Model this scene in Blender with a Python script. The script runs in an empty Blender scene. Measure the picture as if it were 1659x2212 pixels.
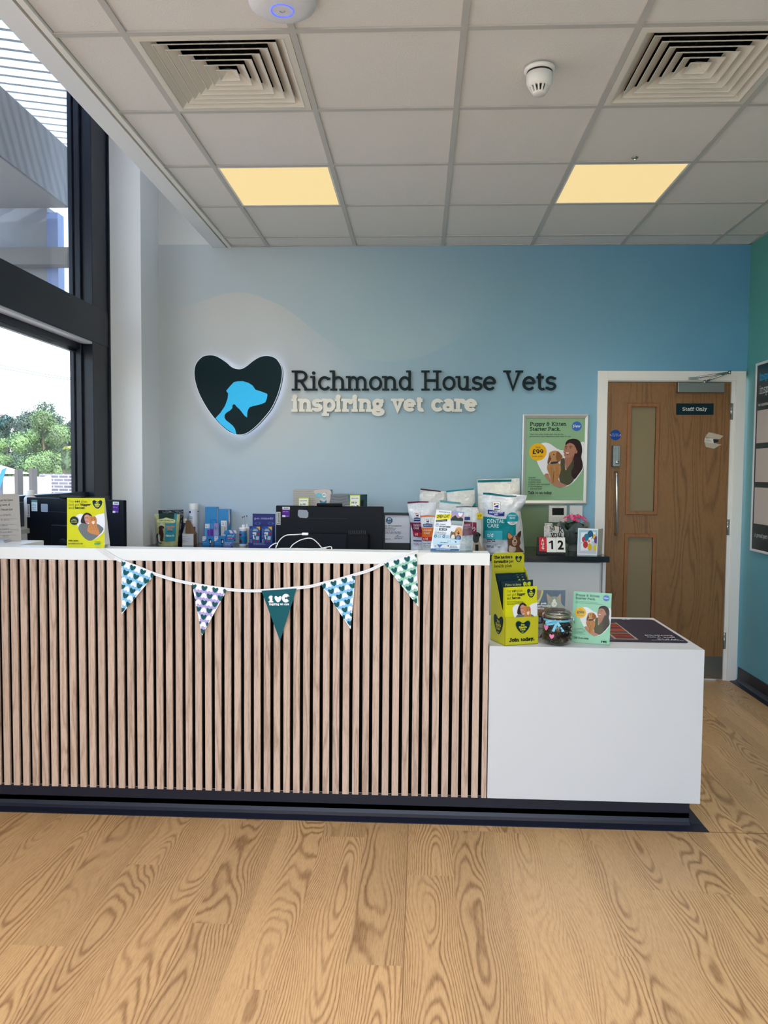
import bpy, bmesh, math, random
from mathutils import Vector, Matrix
from mathutils.noise import noise as pnoise
random.seed(7)
SC = bpy.context.scene
COL = SC.collection

# ---------------------------------------------------------------- camera
CR = Vector((0.99890755, 0.0459915, 0.0082905)).normalized()
CD0 = Vector((0.010673, -0.051438, -0.998619))
CF = Vector((-0.045984, 0.997601, -0.051876)).normalized()
CR = (CR - CF * CR.dot(CF)).normalized()
CD = CF.cross(CR)
CAM = Vector((1.06425, -5.41340, 1.41776))
FPX = 1684.567
cam_data = bpy.data.cameras.new('camera')
cam_data.sensor_fit = 'HORIZONTAL'
cam_data.sensor_width = 36.0
cam_data.lens = FPX / 1659 * 36.0
cam_data.clip_start = 0.05
cam_data.clip_end = 500
cam = bpy.data.objects.new('camera', cam_data)
COL.objects.link(cam)
m3 = Matrix((CR, -CD, -CF)).transposed()
cam.matrix_world = Matrix.Translation(CAM) @ m3.to_4x4()
SC.camera = cam

# ---------------------------------------------------------------- light, sky, exposure
SC.view_settings.view_transform = 'Standard'
SC.view_settings.look = 'None'
SC.view_settings.gamma = 1
SC.view_settings.use_curve_mapping = False
SC.view_settings.exposure = 0.0
world = bpy.data.worlds.new('sky')
SC.world = world
world.use_nodes = True
wn = world.node_tree.nodes
wl = world.node_tree.links
wn.clear()
wo = wn.new('ShaderNodeOutputWorld')
wb = wn.new('ShaderNodeBackground')
ws = wn.new('ShaderNodeTexSky')
ws.sky_type = 'NISHITA'
ws.sun_disc = False
ws.sun_elevation = math.radians(52)
ws.sun_rotation = math.radians(150)
ws.air_density = 1.0
ws.dust_density = 2.2
ws.ozone_density = 1.0
wb.inputs[1].default_value = 1.05
wt = wn.new('ShaderNodeMix'); wt.data_type = 'RGBA'; wt.blend_type = 'MULTIPLY'; wt.inputs[0].default_value = 1.0
wt.inputs[7].default_value = (1.0, 0.99, 0.98, 1)
wl.new(ws.outputs[0], wt.inputs[6])
wl.new(wt.outputs[2], wb.inputs[0])
wl.new(wb.outputs[0], wo.inputs[0])
sun_d = bpy.data.lights.new('sun', 'SUN')
sun_d.energy = 3.8
sun_d.angle = 0.01
sun_d.color = (1, 0.96, 0.9)
sun = bpy.data.objects.new('sun', sun_d)
COL.objects.link(sun)
sun.rotation_euler = Vector((0.35, -0.72, 1.35)).to_track_quat('Z', 'Y').to_euler()
sun.location = (0, -12, 14)
LAMP_EMIT = 0.87
LAMP_W = 15.0

# ---------------------------------------------------------------- projection helpers (measurements of the photograph)
def ray(px, py):
    return (px - 829.5) / FPX * CR + (py - 1106) / FPX * CD + CF
def hit(px, py, ax, val):
    d = ray(px, py)
    return CAM + d * ((val - CAM[ax]) / d[ax])
def W(px, py, Y=0.0):
    return hit(px, py, 1, Y)
def ZP(px, py, Z=0.0):
    return hit(px, py, 2, Z)
def XP(px, py, X=0.0):
    return hit(px, py, 0, X)

# ---------------------------------------------------------------- materials
def lin(c):
    def f(v):
        v = v / 255.0
        return v / 12.92 if v <= 0.04045 else ((v + 0.055) / 1.055) ** 2.4
    return (f(c[0]), f(c[1]), f(c[2]), 1.0)
MC = {}
def mat(col, rough=0.5, metal=0.0, name=None, spec=None, **kw):
    key = ('m', tuple(col), rough, metal, spec, tuple(sorted(kw.items())))
    if key in MC: return MC[key]
    m = bpy.data.materials.new(name or 'surface_%02x%02x%02x' % tuple(int(c) for c in col))
    m.use_nodes = True
    b = m.node_tree.nodes['Principled BSDF']
    b.inputs['Base Color'].default_value = lin(col)
    b.inputs['Roughness'].default_value = rough
    b.inputs['Metallic'].default_value = metal
    if kw.get('emit'):
        b.inputs['Emission Color'].default_value = lin(kw.get('ecol', col))
        b.inputs['Emission Strength'].default_value = kw['emit']
    if kw.get('spec') is not None or spec is not None: b.inputs['Specular IOR Level'].default_value = spec if spec is not None else kw['spec']
    if kw.get('coat'): b.inputs['Coat Weight'].default_value = kw['coat']
    if kw.get('bump'):
        nt = m.node_tree
        n = nt.nodes.new('ShaderNodeTexNoise'); n.inputs['Scale'].default_value = kw.get('bscale', 30.0)
        n.inputs['Detail'].default_value = 4
        tc = nt.nodes.new('ShaderNodeTexCoord')
        nt.links.new(tc.outputs['Object'], n.inputs['Vector'])
        bp = nt.nodes.new('ShaderNodeBump'); bp.inputs['Strength'].default_value = kw['bump']
        bp.inputs['Distance'].default_value = kw.get('bdist', 0.01)
        nt.links.new(n.outputs['Fac'], bp.inputs['Height'])
        nt.links.new(bp.outputs['Normal'], b.inputs['Normal'])
    MC[key] = m
    return m
def newmat(name):
    m = bpy.data.materials.new(name); m.use_nodes = True
    nt = m.node_tree
    return m, nt, nt.nodes['Principled BSDF']
def NN(nt, t, **kw):
    n = nt.nodes.new(t)
    for k, v in kw.items():
        if k.startswith('i_'): n.inputs[int(k[2:])].default_value = v
        else: setattr(n, k, v)
    return n
def mth(nt, op, a, b=None, c=None, clamp=False):
    n = nt.nodes.new('ShaderNodeMath'); n.operation = op; n.use_clamp = clamp
    for i, v in enumerate((a, b, c)):
        if v is None: continue
        if isinstance(v, (int, float)): n.inputs[i].default_value = v
        else: nt.links.new(v, n.inputs[i])
    return n.outputs[0]
def mixc(nt, f, a, b):
    n = nt.nodes.new('ShaderNodeMix'); n.data_type = 'RGBA'
    for i, v in ((0, f), (6, a), (7, b)):
        if isinstance(v, (int, float)): n.inputs[i].default_value = v
        elif isinstance(v, tuple): n.inputs[i].default_value = v
        else: nt.links.new(v, n.inputs[i])
    return n.outputs[2]
def glass_mat(name='clear_glass', tint=(0.97, 0.985, 0.98, 1), refl=0.08, rough=0.0):
    key = ('g', name)
    if key in MC: return MC[key]
    m = bpy.data.materials.new(name); m.use_nodes = True
    nt = m.node_tree; nt.nodes.clear()
    o = nt.nodes.new('ShaderNodeOutputMaterial')
    t = nt.nodes.new('ShaderNodeBsdfTransparent'); t.inputs[0].default_value = tint
    g = nt.nodes.new('ShaderNodeBsdfGlossy'); g.inputs['Roughness'].default_value = rough
    fr = nt.nodes.new('ShaderNodeLayerWeight'); fr.inputs[0].default_value = 0.5
    mx = nt.nodes.new('ShaderNodeMixShader')
    f = mth(nt, 'MULTIPLY_ADD', mth(nt, 'POWER', fr.outputs['Facing'], 5.0), 0.9, refl * 0.5, clamp=True)
    nt.links.new(f, mx.inputs[0]); nt.links.new(t.outputs[0], mx.inputs[1]); nt.links.new(g.outputs[0], mx.inputs[2])
    nt.links.new(mx.outputs[0], o.inputs[0])
    MC[key] = m
    return m

# ---------------------------------------------------------------- mesh builder
class MB:
    def __init__(s):
        s.v = []; s.f = []; s.mi = []; s.mats = []; s.cur = 0; s.sm = []; s.smooth = False
    def m(s, mt):
        if mt not in s.mats: s.mats.append(mt)
        s.cur = s.mats.index(mt); return s
    def add(s, vs, fs):
        o = len(s.v)
        s.v += [tuple(v) for v in vs]
        for f in fs:
            s.f.append([i + o for i in f]); s.mi.append(s.cur); s.sm.append(s.smooth)
    def box(s, x0, x1, y0, y1, z0, z1):
        v = [(x, y, z) for z in (z0, z1) for y in (y0, y1) for x in (x0, x1)]
        s.add(v, [(0, 2, 3, 1), (4, 5, 7, 6), (0, 1, 5, 4), (2, 6, 7, 3), (0, 4, 6, 2), (1, 3, 7, 5)])
    def obox(s, O, a, b, c):
        O = Vector(O); a = Vector(a); b = Vector(b); c = Vector(c)
        v = [O, O + a, O + b, O + a + b, O + c, O + a + c, O + b + c, O + a + b + c]
        s.add(v, [(0, 2, 3, 1), (4, 5, 7, 6), (0, 1, 5, 4), (2, 6, 7, 3), (0, 4, 6, 2), (1, 3, 7, 5)])
    def prism(s, pts, off):
        off = Vector(off); n = len(pts); p = [Vector(q) for q in pts]
        v = p + [q + off for q in p]
        s.add(v, [list(range(n))[::-1], list(range(n, 2 * n))] + [(i, (i + 1) % n, n + (i + 1) % n, n + i) for i in range(n)])
    def tube(s, pts, r, n=10, cap=True, closed=False):
        P = [Vector(p) for p in pts]; sm = s.smooth; s.smooth = True
        rs = r if isinstance(r, (list, tuple)) else [r] * len(P)
        vs = []; up = None; m = len(P)
        for i, p in enumerate(P):
            if closed: d = P[(i + 1) % m] - P[i - 1]
            else: d = (P[min(i + 1, m - 1)] - P[max(i - 1, 0)])
            if d.length < 1e-9: d = Vector((0, 0, 1))
            d.normalize()
            if up is None:
                up = Vector((0, 0, 1)) if abs(d.z) < 0.9 else Vector((1, 0, 0))
            a = d.cross(up)
            if a.length < 1e-5: a = d.cross(Vector((0.3, 1, 0.2)))
            a.normalize(); b = a.cross(d).normalized(); up = b
            for k in range(n):
                t = 2 * math.pi * k / n
                vs.append(p + (a * math.cos(t) + b * math.sin(t)) * rs[i])
        fs = []
        for i in range(m if closed else m - 1):
            for k in range(n):
                i2 = (i + 1) % m
                fs.append((i * n + k, i * n + (k + 1) % n, i2 * n + (k + 1) % n, i2 * n + k))
        if cap and not closed:
            fs.append(list(range(n))[::-1]); fs.append([(m - 1) * n + k for k in range(n)])
        s.add(vs, fs); s.smooth = sm
    def lathe(s, prof, c=(0, 0, 0), n=32, axis='z', cap=True):
        sm = s.smooth; s.smooth = True
        c = Vector(c); vs = []; k = len(prof)
        for j in range(n):
            t = 2 * math.pi * j / n
            for r, h in prof:
                p = Vector((r * math.cos(t), r * math.sin(t), h))
                if axis == 'y': p = Vector((p.x, h, p.y))
                vs.append(c + p)
        fs = []
        for j in range(n):
            for i in range(k - 1):
                j2 = (j + 1) % n
                fs.append((j * k + i, j2 * k + i, j2 * k + i + 1, j * k + i + 1))
        s.add(vs, fs)
        if cap:
            s.smooth = False
            s.add([vs[j * k] for j in range(n)], [list(range(n))[::-1]])
            s.add([vs[j * k + k - 1] for j in range(n)], [list(range(n))])
        s.smooth = sm
    def grid(s, fn, nu, nv, closeu=False):
        sm = s.smooth; s.smooth = True
        vs = [fn(i / nu, j / nv) for j in range(nv + 1) for i in range(nu + 1)]
        s.add(vs, [(j * (nu + 1) + i, j * (nu + 1) + i + 1, (j + 1) * (nu + 1) + i + 1, (j + 1) * (nu + 1) + i) for j in range(nv) for i in range(nu)])
        s.smooth = sm
    def build(s, name, parent=None, mt=None, bevel=0, weld=False, subsurf=0, fixn=True):
        me = bpy.data.meshes.new(name)
        me.from_pydata(s.v, [], s.f)
        mats = s.mats or [mt]
        for q in mats: me.materials.append(q)
        me.polygons.foreach_set('material_index', s.mi)
        me.polygons.foreach_set('use_smooth', s.sm)
        if weld or fixn:
            bm = bmesh.new(); bm.from_mesh(me)
            if weld: bmesh.ops.remove_doubles(bm, verts=bm.verts, dist=1e-5)
            if fixn: bmesh.ops.recalc_face_normals(bm, faces=bm.faces)
            bm.to_mesh(me); bm.free()
        me.update()
        o = bpy.data.objects.new(name, me); COL.objects.link(o)
        if parent: o.parent = parent
        if bevel:
            b = o.modifiers.new('bevel', 'BEVEL'); b.width = bevel; b.segments = 2; b.limit_method = 'ANGLE'; b.harden_normals = False
        if subsurf:
            b = o.modifiers.new('subsurf', 'SUBSURF'); b.levels = subsurf; b.render_levels = subsurf
        return o
def B(mt, *boxes):
    b = MB().m(mt)
    for q in boxes: b.box(*q)
    return b

THINGS = []
def tag(o, label=None, cat=None, group=None, kind=None):
    if label: o['label'] = label
    if cat: o['category'] = cat
    if group: o['group'] = group
    if kind: o['kind'] = kind
    return o
def thing(name, label=None, cat=None, group=None, kind=None):
    o = bpy.data.objects.new(name, None); COL.objects.link(o)
    o.empty_display_size = 0.05
    THINGS.append(o)
    return tag(o, label, cat, group, kind)
def settle():
    # put every Empty at the base of its thing, keeping the parts where they are
    for r in THINGS:
        kids = [c for c in COL.objects if c.parent == r]
        pts = [c.matrix_basis @ v.co for c in kids if c.type == 'MESH' for v in c.data.vertices]
        if not pts: continue
        L = Vector(((min(p.x for p in pts) + max(p.x for p in pts)) / 2, (min(p.y for p in pts) + max(p.y for p in pts)) / 2, min(p.z for p in pts)))
        r.location = L
        for c in kids:
            c.location = c.location - L

# ---------------------------------------------------------------- flat artwork (print, lettering)
def spl(pts, n=5, closed=True):
    P = [Vector((p[0], p[1])) for p in pts]; m = len(P); out = []
    for i in range(m if closed else m - 1):
        p0, p1, p2, p3 = (P[(i - 1) % m], P[i], P[(i + 1) % m], P[(i + 2) % m]) if closed else (P[max(i - 1, 0)], P[i], P[i + 1], P[min(i + 2, m - 1)])
        for k in range(n):
            t = k / n
            out.append(0.5 * ((2 * p1) + (p2 - p0) * t + (2 * p0 - 5 * p1 + 4 * p2 - p3) * t * t + (3 * p1 - p0 - 3 * p2 + p3) * t ** 3))
    if not closed: out.append(P[-1])
    return [(q.x, q.y) for q in out]
HEART = [(215,115),(160,130),(110,185),(93,250),(100,330),(130,430),(180,530),(240,620),(310,700),(390,765),(465,790),(540,775),(620,715),(690,640),(750,560),(800,450),(830,340),(838,250),(820,190),(780,140),(715,120),(650,130),(590,165),(540,205),(500,228),(460,232),(415,218),(370,180),(320,145),(270,120)]
def heart(cx, cy, w, rot=0.0, n=2, hh=None):
    k = w / 745.0; ky = (hh / 675.0) if hh else k; out = []
    for x, y in spl(HEART, n):
        a, b = (x - 465) * k, (y - 452) * ky
        out.append((cx + a * math.cos(rot) - b * math.sin(rot), cy + a * math.sin(rot) + b * math.cos(rot)))
    return out
def circ(cx, cy, r, n=28, ry=None):
    return [(cx + r * math.cos(2 * math.pi * i / n), cy + (ry or r) * math.sin(2 * math.pi * i / n)) for i in range(n)]
def arc(cx, cy, rx, ry, a0, a1, n=None):
    n = n or max(4, int(abs(a1 - a0) / 18))
    return [(cx + rx * math.cos(math.radians(a0 + (a1 - a0) * i / n)), cy + ry * math.sin(math.radians(a0 + (a1 - a0) * i / n))) for i in range(n + 1)]
def rrect(x0, y0, x1, y1, r, n=4):
    out = []
    for cx, cy, a in ((x1 - r, y0 + r, -90), (x1 - r, y1 - r, 0), (x0 + r, y1 - r, 90), (x0 + r, y0 + r, 180)):
        out += arc(cx, cy, r, r, a, a + 90, n)
    return out
# slab-serif stroke letters: advance width, then strokes (L line, A arc, S serif, D dot)
GL = {
'a': (.62, 'A .28 .48 .2 .2 0 155;L .48 .48 .48 .05;L .48 0 .6 0;A .27 .2 .2 .2 0 360'),
'b': (.66, 'L .14 1 .14 0;S .08 1 .07;A .36 .34 .23 .34 0 360'),
'c': (.58, 'A .32 .34 .25 .34 40 325;L .52 .56 .53 .66'),
'd': (.68, 'A .3 .34 .23 .34 0 360;L .53 1 .53 0;S .47 1 .07;S .59 0 .08'),
'e': (.6, 'A .31 .34 .25 .34 0 320;L .06 .36 .56 .36'),
'f': (.44, 'L .18 0 .18 .76;A .38 .76 .2 .24 70 180;S .18 0 .14;S .22 .68 .18'),
'g': (.62, 'A .27 .44 .19 .24 0 360;L .42 .62 .6 .66;L .14 .26 .12 .12 .44 .06;A .3 -.14 .25 .17 0 360'),
'h': (.72, 'L .14 1 .14 0;S .07 1 .08;S .14 0 .12;A .35 .42 .21 .26 0 180;L .56 .42 .56 0;S .57 0 .12'),
'i': (.32, 'L .16 .68 .16 0;S .1 .68 .07;S .16 0 .13;D .15 .93'),
'j': (.3, 'L .18 .68 .18 -.1;A .04 -.1 .14 .18 -100 0;S .12 .68 .07;D .17 .93'),
'k': (.66, 'L .14 1 .14 0;S .07 1 .08;S .14 0 .12;L .52 .66 .16 .28;L .28 .4 .54 0;S .5 .68 .1;S .56 0 .1'),
'l': (.32, 'L .16 1 .16 0;S .09 1 .08;S .16 0 .13'),
'm': (1.04, 'L .14 .68 .14 0;S .08 .68 .07;S .14 0 .12;A .32 .42 .18 .26 0 180;L .5 .42 .5 0;S .5 0 .11;A .69 .42 .19 .26 0 180;L .88 .42 .88 0;S .9 0 .12'),
'n': (.72, 'L .14 .68 .14 0;S .08 .68 .07;S .14 0 .12;A .35 .42 .21 .26 0 180;L .56 .42 .56 0;S .57 0 .12'),
'o': (.62, 'A .31 .34 .25 .34 0 360'),
'p': (.66, 'L .14 .68 .14 -.3;S .08 .68 .07;S .15 -.3 .13;A .37 .34 .23 .34 0 360'),
'r': (.5, 'L .15 .68 .15 0;S .08 .68 .07;S .16 0 .14;A .36 .44 .2 .24 55 180;D .46 .58'),
's': (.5, 'A .25 .51 .18 .17 30 270;A .25 .17 .19 .17 -150 90;L .43 .56 .43 .68;L .06 .14 .06 .0'),
't': (.44, 'L .18 .9 .18 .16;A .32 .16 .14 .16 180 310;L .04 .68 .38 .68'),
'u': (.72, 'L .14 .68 .14 .26;A .33 .26 .19 .26 180 360;L .53 .68 .53 0;S .08 .68 .07;S .47 .68 .07;S .59 0 .08'),
'v': (.62, 'L .12 .66 .31 0 .5 .66;S .12 .68 .11;S .5 .68 .11'),
'w': (.9, 'L .12 .66 .28 0 .45 .6 .62 0 .78 .66;S .12 .68 .1;S .78 .68 .1'),
'x': (.6, 'L .1 .66 .5 0;L .5 .66 .1 0;S .12 .68 .1;S .5 .68 .1;S .12 0 .1;S .5 0 .1'),
'y': (.62, 'L .12 .66 .32 .02;L .5 .66 .24 -.26 .1 -.28;S .12 .68 .11;S .5 .68 .11'),
'R': (.84, 'L .18 1 .18 0;S .16 1 .14;S .18 0 .16;L .18 1 .42 1;A .42 .74 .24 .26 -90 90;L .42 .48 .18 .48;L .4 .48 .66 .02;S .72 0 .1'),
'H': (.98, 'L .2 1 .2 0;L .76 1 .76 0;L .2 .5 .76 .5;S .2 1 .16;S .2 0 .16;S .76 1 .16;S .76 0 .16'),
'V': (.84, 'L .14 1 .42 0 .72 1;S .14 1 .14;S .72 1 .14'),
'P': (.76, 'L .18 1 .18 0;S .14 1 .12;S .18 0 .16;L .18 1 .42 1;A .42 .73 .24 .27 -90 90;L .42 .46 .18 .46'),
'K': (.88, 'L .18 1 .18 0;S .18 1 .15;S .18 0 .15;L .68 1 .2 .4;L .34 .55 .72 0;S .68 1 .12;S .74 0 .12'),
'S': (.64, 'A .32 .75 .23 .25 25 270;A .32 .25 .25 .25 -155 90;L .55 .82 .55 1;L .07 .18 .07 0'),
'T': (.76, 'L .38 1 .38 0;L .06 1 .7 1;S .38 0 .16;L .06 1 .06 .8;L .7 1 .7 .8'),
'N': (.92, 'L .18 0 .18 1 .72 0 .72 1;S .14 1 .12;S .72 1 .15;S .18 0 .15'),
'O': (.84, 'A .42 .5 .34 .5 0 360'),
'J': (.56, 'L .36 1 .36 .22;A .18 .22 .18 .24 180 360;S .36 1 .16'),
'A': (.86, 'L .12 0 .42 1 .74 0;L .22 .32 .64 .32;S .12 0 .12;S .74 0 .12'),
'C': (.74, 'A .4 .5 .32 .5 40 320;L .66 .78 .66 1'),
'E': (.78, 'L .18 1 .18 0;S .12 1 .08;S .12 0 .08;L .18 1 .66 1 .66 .8;L .18 .52 .52 .52;L .18 0 .68 0 .68 .22'),
'F': (.72, 'L .18 1 .18 0;S .12 1 .08;S .18 0 .15;L .18 1 .64 1 .64 .8;L .18 .52 .5 .52'),
'I': (.44, 'L .21 1 .21 0;S .21 1 .15;S .21 0 .15'),
'M': (1.06, 'L .2 0 .2 1 .52 .25 .84 1 .84 0;S .14 1 .1;S .9 1 .1;S .2 0 .14;S .84 0 .14'),
'D': (.86, 'L .18 1 .18 0;S .12 1 .08;S .12 0 .08;L .18 1 .4 1;A .4 .5 .34 .5 -90 90;L .4 0 .18 0'),
'G': (.82, 'A .42 .5 .34 .5 45 360;L .76 .46 .76 0;L .52 .46 .8 .46;L .68 .8 .68 1'),
'B': (.76, 'L .18 1 .18 0;S .12 1 .08;S .12 0 .08;L .18 1 .4 1;A .4 .76 .2 .24 -90 90;L .4 .52 .18 .52;A .42 .26 .24 .26 -90 90;L .42 0 .18 0'),
'U': (.88, 'L .18 1 .18 .34;A .44 .34 .26 .34 180 360;L .7 1 .7 .34;S .18 1 .14;S .7 1 .14'),
'Y': (.8, 'L .12 1 .4 .48 .4 0;L .68 1 .4 .48;S .12 1 .12;S .68 1 .12;S .4 0 .15'),
'W': (1.2, 'L .12 1 .36 0 .6 .9 .84 0 1.08 1;S .12 1 .13;S 1.08 1 .13'),
'X': (.82, 'L .14 1 .68 0;L .68 1 .14 0;S .14 1 .12;S .68 1 .12;S .14 0 .12;S .68 0 .12'),
'z': (.56, 'L .08 .68 .48 .68 .08 0 .5 0'), 'q': (.66, 'A .3 .34 .23 .34 0 360;L .53 .68 .53 -.3;S .53 -.3 .12'),
'0': (.64, 'A .31 .5 .23 .5 0 360'), '1': (.44, 'L .08 .8 .24 1 .24 0;S .24 0 .15'), '4': (.64, 'L .44 0 .44 1 .06 .28 .6 .28'),
'5': (.6, 'L .5 1 .16 1 .12 .56;A .28 .32 .24 .32 110 -140'), ':': (.26, 'D .12 .03;D .12 .5'), '+': (.6, 'L .08 .45 .5 .45;L .29 .68 .29 .22'), '?': (.5, 'A .24 .76 .2 .24 150 -60;L .26 .5 .26 .3;D .26 .03'),
'L': (.68, 'L .18 1 .18 0 .6 0 .6 .22;S .18 1 .15'),
'£': (.64, 'L .08 0 .58 0 .58 .14;L .2 0 .24 .4 .22 .7;A .38 .74 .17 .26 10 180;L .1 .44 .46 .44'),
'9': (.62, 'A .3 .68 .22 .31 0 360;A .16 .6 .37 .6 -70 10'),
'2': (.6, 'A .3 .72 .22 .28 0 160;L .5 .64 .08 0 .56 0'),
'&': (.84, 'A .34 .77 .17 .22 0 360;A .34 .27 .26 .27 60 330;L .6 .52 .78 .52;L .68 .52 .5 .08'),
'.': (.26, 'D .12 .03'), "'": (.2, 'L .1 1 .1 .78'), '!': (.3, 'L .14 1 .14 .3;D .14 .03'), ' ': (.34, ''), ',': (.2, 'L .1 .05 .05 -.15'),
}
def ribbon(pts, w, closed=False):
    P = [Vector(p) for p in pts]; m = len(P); L = []; R = []
    for i in range(m):
        if closed: a = P[i] - P[i - 1]; b = P[(i + 1) % m] - P[i]
        else:
            a = P[i] - P[i - 1] if i else P[1] - P[0]; b = P[i + 1] - P[i] if i < m - 1 else a
        if a.length < 1e-9: a = b
        if b.length < 1e-9: b = a
        a = a.normalized(); b = b.normalized(); t = (a + b)
        if t.length < 0.3: t = b
        t.normalize(); nrm = Vector((-t.y, t.x)); c = max(0.5, nrm.dot(Vector((-a.y, a.x))))
        L.append(P[i] + nrm * w / 2 / c); R.append(P[i] - nrm * w / 2 / c)
    out = []
    for i in range(m if closed else m - 1):
        j = (i + 1) % m
        out.append([tuple(L[i]), tuple(L[j]), tuple(R[j]), tuple(R[i])])
    return out
def glyph(ch, wt):
    """polygons of one letter, cap height 1, stroke weight wt"""
    adv, spec = GL.get(ch, GL['o'] if ch.islower() else GL['O'])
    out = []; sw = wt * 0.72
    for st in [q for q in spec.split(';') if q]:
        k, *n = st.split(); n = [float(q) for q in n]
        y = lambda q: wt / 2 + q * (1 - wt)
        if k == 'L': out += ribbon([(n[i], y(n[i + 1])) for i in range(0, len(n), 2)], wt)
        elif k == 'A':
            full = abs(n[5] - n[4]) >= 360
            p = arc(n[0], n[1], n[2], n[3], n[4], n[5]); p = [(a, y(b)) for a, b in p]
            out += ribbon(p[:-1] if full else p, wt, full)
        elif k == 'S':
            hw = n[2] + wt * 0.35; yy = y(n[1]) + (wt - sw) / 2 * (1 if n[1] > 0.3 else -1)
            out.append([(n[0] - hw, yy - sw / 2), (n[0] + hw, yy - sw / 2), (n[0] + hw, yy + sw / 2), (n[0] - hw, yy + sw / 2)])
        elif k == 'D': out.append(circ(n[0], y(n[1]) if n[1] > .3 else wt * .62, wt * 0.66, 12))
    return adv + wt * 0.25, out
def slab(s, x, y, h, wt=0.13, width=None, just='l'):
    """list of letters, each a list of polygons; y grows downwards, (x, y) is the baseline start"""
    tot = sum(glyph(c, wt)[0] for c in s) * h
    k = width / tot if width else 1.0
    if just == 'c': x -= tot * k / 2
    out = []
    for c in s:
        a, ps = glyph(c, wt)
        out.append([[(x + px * h * k, y - py * h) for px, py in p] for p in ps])
        x += a * h * k
    return out
SANS = {}
def sans(s, x, y, h, width=None, bold=0.0, just='l', rot=0.0, shear=0.0):
    """polygons of plain lettering from the built-in typeface, cap height h"""
    key = (s, bold, shear)
    if key not in SANS:
        cu = bpy.data.curves.new('lettering', 'FONT'); cu.body = s; cu.size = 1.0; cu.offset = bold; cu.shear = shear
        cu.resolution_u = 3
        ob = bpy.data.objects.new('lettering', cu)
        me = ob.to_mesh()
        vs = [(v.co.x, v.co.y) for v in me.vertices]
        SANS[key] = [[vs[i] for i in p.vertices] for p in me.polygons]
        ob.to_mesh_clear(); bpy.data.objects.remove(ob); bpy.data.curves.remove(cu)
    ps = SANS[key]
    if not ps: return []
    x0 = min(q[0] for p in ps for q in p); x1 = max(q[0] for p in ps for q in p)
    k = h / 0.70; kx = (width / (x1 - x0)) if width else k
    off = -(x1 - x0) * kx / 2 if just == 'c' else 0
    c_, s_ = math.cos(rot), math.sin(rot); out = []
    for p in ps:
        q2 = []
        for a, b in p:
            u = (a - x0) * kx + off; v = -b * k
            q2.append((x + u * c_ - v * s_, y + u * s_ + v * c_))
        out.append(q2)
    return out
class Art:
    def __init__(s): s.items = []; s.layer = 0
    def poly(s, pts, col, rough=0.5, keep=False):
        if not keep: s.layer += 1
        s.items.append((list(pts), mat(col, rough, spec=.18) if isinstance(col, tuple) else col, s.layer)); return s
    def polys(s, ps, col, rough=0.5):
        s.layer += 1; l0 = s.layer
        for i, p in enumerate(ps): s.layer = l0 + (i % 7) * 0.12; s.poly(p, col, rough, True)
        s.layer = l0
        return s
    def rect(s, x0, y0, x1, y1, col, rough=0.5): return s.poly([(x0, y0), (x1, y0), (x1, y1), (x0, y1)], col, rough)
    def slab(s, t, x, y, h, col, wt=0.13, width=None, just='l'):
        return s.polys([p for L in slab(t, x, y, h, wt, width, just) for p in L], col)
    def sans(s, t, x, y, h, col, width=None, bold=0.0, just='l', rot=0.0, shear=0.0):
        return s.polys(sans(t, x, y, h, width, bold, just, rot, shear), col)
    def line(s, pts, w, col, closed=False): return s.polys(ribbon(pts, w, closed), col)
    def lines(s, x, y, w, n, dy, col, t=3, seed=1):
        r = random.Random(seed)
        ps = []
        for i in range(n):
            xx = x; end = x + w * r.uniform(0.8, 1.0)
            while xx < end:
                l = r.uniform(t * 2, t * 7); ps.append([(xx, y + i * dy), (min(xx + l, end), y + i * dy), (min(xx + l, end), y + i * dy + t), (xx, y + i * dy + t)]); xx += l + t * 1.1
        return s.polys(ps, col)
    def build(s, name, parent, mp, step=0.00012, base=0.0004, sub=None):
        mb = MB()
        for pts, mt, ly in s.items:
            mb.m(mt)
            if sub:
                bm = bmesh.new()
                try: f = bm.faces.new([bm.verts.new((p[0], p[1], 0)) for p in pts])
                except ValueError: bm.free(); continue
                bmesh.ops.triangulate(bm, faces=[f])
                for _ in range(6):
                    es = [e for e in bm.edges if e.calc_length() > sub]
                    if not es: break
                    bmesh.ops.subdivide_edges(bm, edges=es, cuts=1)
                    bmesh.ops.triangulate(bm, faces=[f for f in bm.faces if len(f.verts) > 3])
                bm.verts.index_update()
                mb.smooth = True
                mb.add([mp(v.co.x, v.co.y, base + ly * step) for v in bm.verts], [[v.index for v in f.verts] for f in bm.faces])
                bm.free()
            else:
                mb.add([mp(p[0], p[1], base + ly * step) for p in pts], [list(range(len(pts)))])
        return mb.build(name, parent, fixn=False)
def quadmap(TL, TR, BR, BL, rect=(0, 0, 1, 1)):
    TL, TR, BR, BL = map(Vector, (TL, TR, BR, BL)); x0, y0, x1, y1 = rect
    N = (TR - TL).cross(BL - TL).normalized()
    if N.dot(CAM - TL) < 0: N = -N
    def f(u, v, h):
        a = (u - x0) / (x1 - x0); b = (v - y0) / (y1 - y0)
        return (TL * (1 - a) + TR * a) * (1 - b) + (BL * (1 - a) + BR * a) * b + N * h
    f.N = N
    return f
def planemap(Y):
    def f(u, v, h):
        p = W(u, v, Y); return Vector((p.x, Y - h, p.z))
    return f
def zoomed(ox, oy, k, f):
    return lambda u, v, h: f(ox + u / k, oy + v / k, h)
def slabbox(mt, q, t, name='card', parent=None, bevel=0):
    """thin sheet behind a quad map, corners (0,0)-(1,1) of its rect"""
    pass
def sheet(mp, rect, t, mt):
    x0, y0, x1, y1 = rect
    mb = MB().m(mt)
    f = [mp(x0, y0, 0), mp(x1, y0, 0), mp(x1, y1, 0), mp(x0, y1, 0)]
    mb.prism(f, -mp.N * t)
    return mb
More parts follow.
